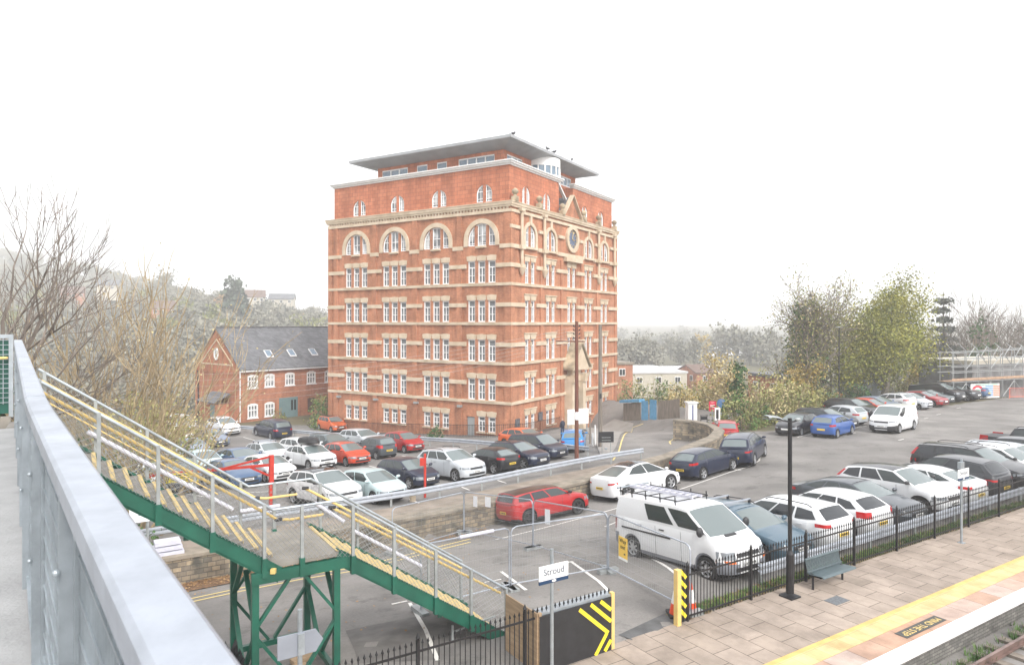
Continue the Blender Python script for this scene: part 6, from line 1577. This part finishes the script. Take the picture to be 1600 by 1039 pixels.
for p in m3.polygons:
    z = p.center.z; x = abs(p.center.x); p.material_index = 3 if z < .1 else 4 if z > 1.72 else 2 if z > 1.53 or (x > .17 and z < .98 and z > .8) else 1 if z < .92 else 0
for i, (x, y, z) in enumerate(((.9, .3, 24.06), (7.2, .22, 24.06), (8.6, .25, 24.06), (12.4, .2, 24.06))):
    b = empty('bird', BLD.matrix_world @ Vector((x, y, z)) if False else Vector((-.11 + .5225 * x - .8526 * y, 60 + .8526 * x + .5225 * y, z)), random.random() * 6, 'small dark bird perched on the roof edge of the warehouse', 'bird', 'birds on the warehouse roof')
    MB().ball((0, 0, .20), (.20, .10, .11), 8, 6).ball((.17, 0, .32), .075, 8, 5).lathe([(.02, .24), (.001, .32)], 4, (0, 0, .32), 'x').ext([(-.15, -.04, .2), (-.38, -.04, .13), (-.38, .04, .13), (-.15, .04, .2)], (0, 0, .03)).bar((.02, -.03, 0), (.02, -.03, .14), .015, .015).bar((.02, .03, 0), (.02, .03, .14), .015, .015).build('body', MT['black'], b, smooth=60)
# ---------------------------------------------------------------- trees, bushes and woods
def leafcloud(mb, c, rad, n, size, rng, flat=1.0):
    for _ in range(n):
        v = Vector((rng.gauss(0, 1), rng.gauss(0, 1), rng.gauss(0, 1) * flat)); p = Vector(c) + v * rad * .5
        a = Vector((rng.uniform(-1, 1), rng.uniform(-1, 1), rng.uniform(-1, 1))).normalized(); b = a.orthogonal().normalized(); s = size * rng.uniform(.6, 1.3)
        w = a.cross(b) * s * .5; b = b * s * .5
        mb.quad(p - w - b * .3, p + b, p + w - b * .3, p - b)
def limbs(rng, p, d, L, r, lvl, mx, mb, tips, up=.12, spread=(22, 48), kids=(3, 5), shrink=.66, sides=5, wob=.16, minr=.006, t0=.35):
    n = 5 if lvl < 2 else 4
    pts = [Vector(p)]; dd = Vector(d).normalized(); dirs = []
    for i in range(n):
        dd = (dd + Vector((rng.gauss(0, wob), rng.gauss(0, wob), rng.gauss(0, wob) + up))).normalized(); dirs.append(dd.copy())
        pts.append(pts[-1] + dd * L / n)
    rr = [max(minr, r * (1 - .55 * i / n)) for i in range(n + 1)]
    if lvl == mx: rr[-1] = minr * .5
    mb.tube(pts, rr, sides if lvl == 0 else max(3, sides - lvl), cap=False)
    if lvl >= mx: tips.append((pts[-1], dd)); return
    k = rng.randint(*kids)
    for i in range(k):
        t = t0 + (1 - t0) * (i + rng.random() * .8) / k; j = min(n - 1, int(t * n)); q = pts[j] + (pts[j + 1] - pts[j]) * (t * n - j if t * n - j <= 1 else 1)
        ax = dirs[j].orthogonal().normalized(); ax.rotate(Matrix.Rotation(rng.random() * 6.283, 3, dirs[j])); e = dirs[j].copy(); e.rotate(Matrix.Rotation(R(rng.uniform(*spread)), 3, ax))
        limbs(rng, q, e, L * shrink * rng.uniform(.8, 1.15), max(minr, r * (1 - .55 * t) * .62), lvl + 1, mx, mb, tips, up, spread, kids, shrink, sides, wob, minr, t0)
    if lvl > 0: limbs(rng, pts[-1], dd, L * shrink * .9, rr[-1] * .9, lvl + 1, mx, mb, tips, up, spread, kids, shrink, sides, wob, minr, t0)
    else: limbs(rng, pts[-1], dd, L * shrink, rr[-1], lvl + 1, mx, mb, tips, up, spread, kids, shrink, sides, wob, minr, t0)
def tree(loc, seed, label, trunkL, r, mx=3, bark='bark', leaf=None, nleaf=0, lsize=.3, crad=.9, lean=(0, 0, 1), ivy=None, group=None, name='tree', cat='tree', extra=None, starts=None, **k):
    rng = random.Random(seed); o = empty(name, loc, 0, label, cat, group); mb = MB(); tips = []
    if starts:
        for p, d, L, rad, lv in starts: limbs(rng, p, d, L, rad, lv, mx, mb, tips, **k)
    else: limbs(rng, (0, 0, -.4), lean, trunkL, r, 0, mx, mb, tips, **k)
    mb.build('trunk', MT[bark], o)
    if leaf:
        for li, (lm, share) in enumerate(leaf):
            lf = MB(); m = int(nleaf * share / max(1, len(tips)) + .999)
            for p, d in tips:
                if rng.random() < min(1, share * 1.5 + .15): leafcloud(lf, p - d * rng.uniform(0, crad), crad, m, lsize, rng)
            if lf.v: lf.build('crown', MT[lm], o)
    if ivy:
        iv = MB()
        for (a, b, rad, n) in ivy:
            a = Vector(a); b = Vector(b)
            for _ in range(n): t = rng.random(); leafcloud(iv, a + (b - a) * t, rad * (1.1 - .4 * t), 9, .30 if rad > .5 else .16, rng)
        iv.build('ivy', MT['leaf_ivy'], o)
    return o, tips
def bush(loc, rx, ry, h, leafs, n, size, seed, label, name='bush', cat='bush', group=None, stems=14, bark='twig', clump=.5):
    rng = random.Random(seed); o = empty(name, loc, 0, label, cat, group)
    s = MB()
    for _ in range(stems):
        a = rng.random() * 6.283; q = rng.random() ** .5 * .8; e = Vector((math.cos(a) * rx * q, math.sin(a) * ry * q, h * rng.uniform(.75, 1.08)))
        b = Vector((e.x * .35, e.y * .35, -.3)); m = (b + e) / 2 + Vector((rng.gauss(0, .15), rng.gauss(0, .15), h * .1)); s.tube([b, m, e], [.035, .022, .006], 4, cap=False)
    s.build('stem', MT[bark], o)
    tot = sum(w for _, w in leafs)
    for lm, w in leafs:
        f = MB(); k = int(n * w / tot); done = 0
        while done < k:
            a = rng.random() * 6.283; ph = math.acos(rng.uniform(-.25, 1)); q = rng.uniform(.55, 1.05)
            c_ = (math.cos(a) * math.sin(ph) * rx * q, math.sin(a) * math.sin(ph) * ry * q, max(.1, math.cos(ph) * h * q * rng.uniform(.8, 1.06))); m = rng.randint(8, 20)
            leafcloud(f, c_, clump * rng.uniform(.6, 1.3), m, size, rng); done += m
        if f.v: f.build('foliage', MT[lm], o)
    return o
def W(px, D, z=None): x = (px - CX) / F * D; return Vector((x, D, zg(x, D) if z is None else z))
# near bare trees on the far side of the lane
rng = random.Random(5)
st_ = [((0, 0, -1), (.1, 0, 1), 5.2, .26, 4)]
for i, (dx, dz, L_) in enumerate(((.10, 1, 4.2), (.32, 1, 4.4), (.55, 1, 4.2), (.8, 1, 3.8), (1, .8, 3.8), (1, .5, 3.8), (1, .28, 3.6), (.9, .1, 2.8), (.45, 1, 3.6))): st_.append(((.05, rng.uniform(-.2, .2), 4.0 + .2 * (9 - i)), (dx, rng.uniform(-.35, .3), dz), L_, rng.uniform(.08, .12), 1))
for i in range(4): st_.append(((0, rng.uniform(-.2, .2), 4.2 + .5 * i), (rng.uniform(-.9, -.2), rng.uniform(-.5, .5), 1), 3.0, .10, 1))
tree(W(-12, 25), 11, 'tall bare tree with ivy on its trunk rising behind the footbridge end', 5, .26, 4, 'twig_dark', ivy=[((0, 0, -1), (.15, 0, 6.6), .62, 150), ((.3, 0, 5.4), (1.2, -.2, 6.5), .3, 30)], starts=st_, up=.09, spread=(18, 44), kids=(2, 3), shrink=.64, wob=.12, minr=.012)
st_ = []
for i in range(14):
    a = rng.uniform(-1, 1); st_.append(((rng.gauss(0, .55), rng.gauss(0, .5), -.3), (a * (.62 if a < 0 else .40) + .02, rng.uniform(-.35, .35), 1), rng.uniform(3.6, 5.2), rng.uniform(.05, .10), 1))
for i in range(4): st_.append(((rng.gauss(.6, .5), rng.gauss(-.3, .5), rng.uniform(1.2, 3)), (rng.uniform(.6, 1.2), rng.uniform(-.6, -.1), rng.uniform(.1, .55)), rng.uniform(2.2, 3.2), .035, 2))
tree(W(196, 27.5), 23, 'pale many stemmed bare tree fanning up beside the stair handrails', 4, .1, 4, 'twig', leaf=[('leaf_tan', .5)], nleaf=900, lsize=.075, crad=.4, starts=st_, up=.09, spread=(12, 36), kids=(2, 3), shrink=.72, wob=.12, minr=.014, t0=.3)
st_ = []
for i in range(5): st_.append(((rng.gauss(0, .6), rng.gauss(0, .5), -.3), (rng.uniform(-.7, .7), rng.uniform(-.3, .3), 1), rng.uniform(2.4, 3.4), .045, 1))
tree(W(92, 26.5), 31, 'bare twiggy sapling clump between the ivy tree and the fanning tree', 3, .1, 4, 'twig', leaf=[('leaf_tan', .5)], nleaf=500, lsize=.11, crad=.6, starts=st_, up=.08, spread=(14, 40), kids=(2, 3), shrink=.70, wob=.13, minr=.008)
bush(W(62, 25), 1.6, 1.4, 5.2, [('leaf_ivy', 1), ('leaf_tan', .4)], 1500, .16, 3, 'dark green ivy bush right behind the stair top', clump=.7)
bush(W(128, 27), 1.3, 1.2, 4.4, [('leaf_ivy', .5), ('leaf_green', 1)], 1100, .15, 4, 'small bright green climber among pale twigs above the handrails', clump=.5)
bush(W(235, 46), 3.6, 3.0, 5.3, [('leaf_willow', 1.6), ('leaf_olive', .6)], 4200, .2, 5, 'rounded yellow green willow bush left of the brick house', clump=.9)
bush(W(178, 33), 2.6, 2.0, 2.7, [('leaf_olive', 1), ('leaf_tan', 1.2)], 2400, .16, 6, 'olive and tan scrub behind the stair handrails', clump=.7, stems=40)
bush(W(228, 40), 1.8, 1.6, 2.2, [('leaf_green', 1), ('leaf_olive', 1)], 1500, .17, 7, 'low dark green scrub at the edge of the lower car park', clump=.6, stems=30)
bush(W(120, 31), 2.6, 2.2, 3.0, [('leaf_tan', 1), ('leaf_brown', .8), ('leaf_green', .7)], 2200, .15, 8, 'brown and green undergrowth below the many stemmed bare tree', clump=.6, stems=40)
bush(W(165, 24.5), 1.5, 1.2, 1.7, [('leaf_green', 1), ('leaf_ivy', .7)], 900, .13, 9, 'low green shrub seen through the upper stair mesh', clump=.5)
bush(W(55, 30), 2.4, 2.0, 5.4, [('leaf_gold', .6), ('leaf_tan', 1), ('leaf_brown', .8)], 1800, .16, 10, 'russet scrub behind the ivy at the footbridge end', clump=.7, stems=30)
bush(W(290, 58), 3.0, 2.0, 3.4, [('leaf_tan', 1), ('leaf_olive', .8)], 1300, .2, 12, 'tan scrub beside the gable of the brick house', clump=.7, stems=30)
bush(W(503, 72.5), 1.2, 1.5, 3.6, [('leaf_olive', 1), ('leaf_green', 1)], 1200, .2, 13, 'climbing shrub on the corner between brick house and warehouse', clump=.6)
bush(W(432, 79), 1.0, .8, 1.3, [('leaf_olive', 1)], 400, .16, 14, 'little shrub in front of the brick house windows', clump=.4)
bush(W(679, 60.5), .7, .7, 1.2, [('leaf_ivy', 1)], 260, .16, 15, 'potted dark shrub by the warehouse railings', clump=.3, stems=5)
# the big trees beyond the palisade
ta, tps = tree(W(1252, 72), 41, 'large half bare tree with ivy clad trunk beside the palisade fence', 6.0, .42, 4, 'twig_dark', leaf=[('leaf_olive', .6), ('leaf_tan', .3)], nleaf=6500, lsize=.18, crad=.9, ivy=[((0, 0, 0), (.4, 0, 10.5), 1.7, 480), ((-.2, -.4, 1), (.0, -.6, 6), 1.1, 120)], up=.07, spread=(24, 58), kids=(4, 5), shrink=.72, wob=.12, minr=.022, t0=.18)
tree(W(1378, 76), 43, 'broad yellow green tree in leaf behind the palisade fence', 6.0, .40, 3, 'bark', leaf=[('leaf_yellow', .78), ('leaf_olive', .35)], nleaf=36000, lsize=.21, crad=1.5, up=.06, spread=(28, 66), kids=(5, 6), shrink=.72, wob=.12, minr=.02, t0=.12)
tree(W(1300, 78), 47, 'thin olive tree filling the gap between ivy tree and yellow tree', 4.2, .2, 3, 'twig_dark', leaf=[('leaf_olive', .7), ('leaf_tan', .3)], nleaf=7000, lsize=.2, crad=1.0, up=.07, spread=(25, 55), kids=(4, 5), shrink=.70, minr=.014, t0=.15)
tree(W(1222, 70), 49, 'small golden leaved tree left of the ivy clad tree', 3.0, .14, 3, 'twig_dark', leaf=[('leaf_gold', .9), ('leaf_tan', .3)], nleaf=3600, lsize=.19, crad=.8, up=.05, spread=(28, 60), kids=(4, 5), shrink=.68, minr=.012, t0=.2)
tree(W(1450, 84), 51, 'low golden brown tree just left of the scaffold', 2.6, .15, 3, 'twig_dark', leaf=[('leaf_gold', .6), ('leaf_yellow', .4)], nleaf=3000, lsize=.28, crad=.9, up=.03, spread=(30, 65), kids=(4, 5), shrink=.72, minr=.014)
for i, (px, D, L, sd) in enumerate(((1478, 100, 6.6, 61), (1512, 96, 7.0, 62), (1548, 102, 7.0, 63), (1582, 97, 6.6, 64), (1618, 100, 7.2, 65), (1430, 104, 5.6, 66))):
    tree(W(px, D), sd, 'bare winter tree in the row rising behind the scaffold', L, .22, 4, 'twig_dark', up=.10, spread=(16, 42), kids=(3, 4), shrink=.72, wob=.11, minr=.024, t0=.4, group='bare trees behind the scaffold')
bush(W(1530, 92), 1.5, 1.4, 13.5, [('leaf_ivy', 1)], 1500, .34, 71, 'ivy smothered trunk among the bare trees behind the scaffold', 'ivy_tree', 'tree', clump=.9)
bush(W(1552, 94), 1.2, 1.2, 13.0, [('leaf_ivy', 1), ('leaf_green', .3)], 900, .34, 72, 'leaning ivy covered trunk next to the thicker ivy smothered trunk', 'ivy_tree', 'tree', clump=.8)
bush(W(1590, 112), 4, 4, 15, [('wood_fir', 1)], 2600, .5, 73, 'dark evergreen crown behind the bare trees and scaffold', 'evergreen_tree', 'tree', clump=1.3)
bush(W(1545, 118), 9, 4, 10.5, [('leaf_brown', .6), ('leaf_tan', 1)], 3200, .5, 74, 'russet brown thicket at the back of the bare trees', clump=1.4)
bush(W(1462, 110), 6, 4, 6.5, [('leaf_tan', 1), ('leaf_brown', 1), ('leaf_gold', .5)], 2000, .45, 75, 'brown thicket between yellow tree and bare trees', clump=1.3)
def conifer(loc, h, r, seed, label, leaf='wood_fir', gap=1.0, size=.5, n=16, per=26):
    rng = random.Random(seed); o = empty('conifer_tree', loc, 0, label, 'tree'); MB().tube([(0, 0, -.5), (0, 0, h)], [r * .09, .03], 6).build('trunk', MT['bark'], o); f = MB()
    for i in range(n):
        z = h * (.08 + .92 * i / n); rr = r * (1 - i / n) ** .85 + .15
        for k in range(max(5, int(9 * (1 - i / n)) + 3)):
            a = rng.random() * 6.283; l = rr * rng.uniform(.7, 1.12)
            for t in np.linspace(.25, 1, 5): leafcloud(f, (math.cos(a) * l * t, math.sin(a) * l * t, z - .18 * l * t), .32 * r / 3 + .25, max(2, per // 8), size, rng, .5)
    f.build('crown', MT[leaf], o); return o
conifer(W(1474, 98), 18.5, 4.2, 81, 'layered cedar standing above the bare trees behind the scaffold', n=13, size=.5, per=48, leaf='leaf_cedar')
# ivy stump and hedge of the upper car park
tree(W(1148, 63), 83, 'ivy covered stump like tree rising out of the hedge by the ticket machine', 3.6, .3, 3, 'twig', leaf=[('leaf_tan', .8), ('leaf_gold', .25)], nleaf=1500, lsize=.2, crad=.7, ivy=[((0, 0, -.5), (.2, 0, 4.9), .85, 190)], up=.02, spread=(30, 70), kids=(4, 5), shrink=.62, minr=.012)
hg = 'hedge bushes at the back of the upper car park'
for i, (px, D, rx, h, lf, lab) in enumerate(((1160, 56, 2.6, 2.7, [('leaf_olive', 1), ('leaf_green', .8)], 'olive hedge bush nearest the ticket machine'), (1196, 57, 2.6, 3.0, [('leaf_tan', .7), ('leaf_olive', 1), ('leaf_willow', .4)], 'tan and olive hedge bush behind the lamp post head'),
        (1230, 58.5, 2.6, 3.2, [('leaf_willow', 1.2), ('leaf_tan', .5), ('leaf_olive', .8)], 'yellowish hedge bush behind the black hatchback'), (1258, 60.5, 2.2, 3.0, [('leaf_willow', 1), ('leaf_olive', 1), ('leaf_yellow', .3)], 'rounded yellow olive bush behind the mid blue hatchback'),
        (1200, 62, 3.2, 4.2, [('leaf_tan', 1.2), ('leaf_willow', .6), ('leaf_olive', .4)], 'tall tan climber mound behind the hedge'), (1292, 66, 1.8, 2.0, [('leaf_ivy', .6), ('leaf_olive', 1), ('leaf_brown', .3)], 'dark scrub bush at the foot of the palisade fence'), (1341, 70.5, 1.0, 2.4, [('leaf_ivy', 1)], 'dark ivy mound against the palisade fence'), (1420, 79, 2.6, 2.6, [('leaf_olive', 1), ('leaf_tan', .8)], 'scrub bush at the end of the palisade fence'))):
    bush(W(px, D), rx, 1.8, h, lf, 2100, .20, 90 + i, lab, clump=.55, group=hg, stems=24)
hb = 'bushes behind the blue doors'
for i, (px, D, rx, h, lf, lab) in enumerate(((985, 92, 4.0, 5.2, [('leaf_olive', 1), ('leaf_tan', .5)], 'olive bush next to the warehouse corner above the board fence'), (1022, 88, 4.4, 5.0, [('leaf_green', .8), ('leaf_olive', 1)], 'wide green bush above the blue doors'), (1062, 92, 4.0, 4.4, [('leaf_olive', 1), ('leaf_yellow', .5)], 'olive yellow bush behind the board fence'), (1100, 96, 4.6, 5.6, [('leaf_gold', .7), ('leaf_tan', 1), ('leaf_olive', .5)], 'golden bush in front of the far sheds'),
        (1062, 74, 2.2, 3.2, [('leaf_tan', 1.2), ('leaf_gold', .4)], 'drooping straw coloured bush above the board fence'), (1112, 76, 2.4, 3.6, [('leaf_tan', 1), ('leaf_gold', .5), ('leaf_olive', .5)], 'straw and gold thicket left of the ivy stump'), (975, 82, 1.6, 2.0, [('leaf_brown', 1), ('leaf_ivy', .4)], 'reddish shrub at the foot of the warehouse end wall'), (1128, 80, 3, 4.4, [('leaf_yellow', .5), ('leaf_olive', 1)], 'olive thicket behind the ivy stump'))):
    bush(W(px, D), rx, 2.5, h, lf, 2000, .26, 110 + i, lab, clump=.75, group=hb, stems=18)
# far trees: distinct crowns first, then the woods that read as one mass
def blob_mesh(seed, n=150, size=1.25, tall=1.0, cone=False):
    rng = random.Random(seed); f = MB()
    for k in range(70 if cone else 26):
        a = rng.random() * 6.283; ph = math.acos(rng.uniform(-.9, 1)); q = rng.uniform(.5, 1)
        z = 4.6 + math.cos(ph) * 4.4 * q * tall; w = 3.3 * math.sin(ph) * q
        if cone: z = rng.uniform(.5, 11); w = 3.2 * (1 - z / 11.5) * rng.uniform(.5, 1)
        leafcloud(f, (math.cos(a) * w, math.sin(a) * w, z), 1.7, n // 26, size, rng)
    for k in range(9): a = rng.random() * 6.283; f.tube([(0, 0, -1), (math.cos(a) * .8, math.sin(a) * .8, 3.5), (math.cos(a) * 2.4, math.sin(a) * 2.4, 6.5 + rng.random() * 3)], [.22, .13, .04], 4, cap=False)
    return f
FARM = {}
def far_tree(px, py, s, leaf, label, seed, cone=False, group=None, D=None):
    p = G(px, py) if D is None else W(px, D); k = (seed % 3, leaf, cone)
    if k not in FARM: FARM[k] = blob_mesh(seed % 3 + 7 * cone, 520, .85, cone=cone).mesh('crown', MT[leaf])
    o = empty('conifer_tree' if cone else 'hillside_tree', p, seed * 1.3, label, 'tree', group); o.scale = (s, s, s * 1.05); add('crown', FARM[k], o); MB().tube([(0, 0, -1.5), (0, 0, 4)], [.35, .2], 5).build('trunk', MT['bark'], o); return o
far_tree(366, 515, 1.75, 'wood_fir', 'dark pointed conifer standing out on the misty hillside', 1, True)
far_tree(348, 500, 1.15, 'leaf_brown', 'rust coloured tree next to the dark hillside conifer', 2)
far_tree(258, 470, 1.6, 'wood_far', 'rounded grey crown on the skyline at the end of the hill', 4)
far_tree(468, 522, .8, 'leaf_brown', 'orange bush like tree above the brick house roof', 5)
far_tree(428, 506, 1.15, 'wood_far', 'rounded pale tree right of the cream skyline house', 3)
far_tree(470, 492, .9, 'wood_far', 'small round tree on the falling skyline near the warehouse', 6)
far_tree(240, 512, .75, 'leaf_gold', 'golden tree beneath the red hillside house', 8)
far_tree(300, 520, 1.0, 'wood_far', 'grey brown tree in the middle of the hillside wood', 9)
far_tree(410, 500, 1.2, 'wood_fir', 'dark ivy coloured tree below the cream skyline house', 10)
FT = 'bare hillside trees in the mist'
rng = random.Random(77)
for i in range(46):
    far_tree(rng.uniform(-20, 510), rng.uniform(478, 545), rng.uniform(.7, 1.15), rng.choice(('wood_far', 'wood_far', 'leaf_olive')), 'grey brown tree crown among others in the misty hillside wood', i + 20, group=FT)
RT = 'valley trees in the mist'
for i, (px, D, s, lf) in enumerate(((985, 235, 1.15, 'wood_far'), (1003, 240, 1.2, 'wood_far'), (1020, 238, 1.1, 'wood_far'), (968, 232, 1.15, 'wood_far'), (1062, 260, 1.0, 'wood_far'), (1085, 255, 1.15, 'wood_far'), (1100, 300, 1.2, 'leaf_gold'), (1125, 285, 1.5, 'wood_far'), (1150, 275, 1.6, 'wood_far'), (1172, 270, 1.4, 'wood_far'), (1048, 300, 1.1, 'wood_far'), (1200, 260, 1.5, 'wood_far'))):
    far_tree(px, 0, s, lf, ('misty golden crown in the valley' if lf == 'leaf_gold' else 'large grey crown in the misty valley beyond the sheds'), i + 3, group=RT, D=D)
wd = MB(); base = [blob_mesh(s, 290, 1.1) for s in range(4)]
def put(x, y, s, rz):
    b = rng.choice(base); o = len(wd.v); z = zg(x, y); c_, s_ = math.cos(rz) * s, math.sin(rz) * s
    wd.v += [(x + a * c_ - b_ * s_, y + a * s_ + b_ * c_, z + e * s) for a, b_, e in b.v]; wd.f += [tuple(q + o for q in f) for f in b.f]; wd.m += b.m
n_ = 0
while n_ < 760:
    a = rng.uniform(-.86, -.2); r = rng.uniform(125, 455 + 520 * sst(-.46, -.66, a)); x, y = math.sin(math.atan(a)) * r, math.cos(math.atan(a)) * r
    if y < 105: continue
    put(x, y, rng.uniform(.6, 1.15) * (1 if r > 180 else .7), rng.random() * 6); n_ += 1
for i in range(330):
    a = rng.uniform(-.02, .95); r = rng.uniform(250, 900) if a < .4 else rng.uniform(125, 400); x, y = math.sin(math.atan(a)) * r, math.cos(math.atan(a)) * r
    if a < .34 and r < 360: continue
    put(x, y, rng.uniform(.75, 1.15), rng.random() * 6)
tag(wd.build('woodland', MT['wood_far']), 'misty woodland covering the hillside and valley floor', 'woodland', kind='stuff')
# ---------------------------------------------------------------- air, light, camera
hz = MB().box((0, 0, 40), (9600, 9600, 110)).build('haze', [])
hz['kind'] = 'stuff'; hz['label'] = 'thin pale mist filling the valley'; hz['category'] = 'haze'
m = bpy.data.materials.new('mist'); m.use_nodes = True; nt = m.node_tree; nt.nodes.clear()
o_ = nt.nodes.new('ShaderNodeOutputMaterial'); v_ = nt.nodes.new('ShaderNodeVolumePrincipled'); v_.inputs['Color'].default_value = (.98, .985, 1, 1); v_.inputs['Density'].default_value = .0011; v_.inputs['Anisotropy'].default_value = .0
nt.links.new(v_.outputs[0], o_.inputs['Volume']); hz.data.materials.append(m)
w = bpy.data.worlds.new('World'); SC.world = w; w.use_nodes = True; nt = w.node_tree; bgn = nt.nodes['Background']
sk = nt.nodes.new('ShaderNodeTexSky'); sk.sky_type = 'NISHITA'; sk.sun_disc = False; sk.sun_elevation = R(42); sk.sun_rotation = R(150); sk.air_density = 1.0; sk.dust_density = 6.0; sk.ozone_density = 1.0
hs_ = nt.nodes.new('ShaderNodeHueSaturation'); hs_.inputs['Saturation'].default_value = .12; nt.links.new(sk.outputs[0], hs_.inputs['Color'])
mx = nt.nodes.new('ShaderNodeMix'); mx.data_type = 'RGBA'; mx.inputs['Factor'].default_value = .55; mx.inputs['B'].default_value = (7.6, 7.7, 8.0, 1); nt.links.new(hs_.outputs[0], mx.inputs['A']); nt.links.new(mx.outputs['Result'], bgn.inputs[0]); bgn.inputs[1].default_value = .13
sd = bpy.data.lights.new('sun', 'SUN'); sd.energy = 1.0; sd.angle = R(14); sd.color = (1, .96, .9); so = bpy.data.objects.new('sun', sd); COL.objects.link(so); so.rotation_euler = (R(48), 0, R(30))
cd = bpy.data.cameras.new('camera'); cam = bpy.data.objects.new('camera', cd); COL.objects.link(cam); SC.camera = cam
cam.location = (0, 0, CAMZ); cam.rotation_euler = (R(90), 0, 0); cd.sensor_width = 36; cd.lens = F / 1600 * 36; cd.shift_y = -(519.5 - HY) / 1600; cd.clip_start = .05; cd.clip_end = 12000
cd.dof.use_dof = True; cd.dof.focus_distance = 30; cd.dof.aperture_fstop = 5.6
SC.view_settings.view_transform = 'Standard'; SC.view_settings.look = 'None'; SC.view_settings.gamma = 1; SC.view_settings.exposure = 1.1
SC.render.engine = 'CYCLES'; cy = SC.cycles; cy.max_bounces = 5; cy.diffuse_bounces = 3; cy.glossy_bounces = 3; cy.volume_bounces = 2; cy.transmission_bounces = 2; cy.use_denoising = True; cy.use_adaptive_sampling = True; cy.adaptive_threshold = .02
for o in list(SC.objects):
    if o.type == 'MESH' and o.data and not o.data.polygons: bpy.data.objects.remove(o)
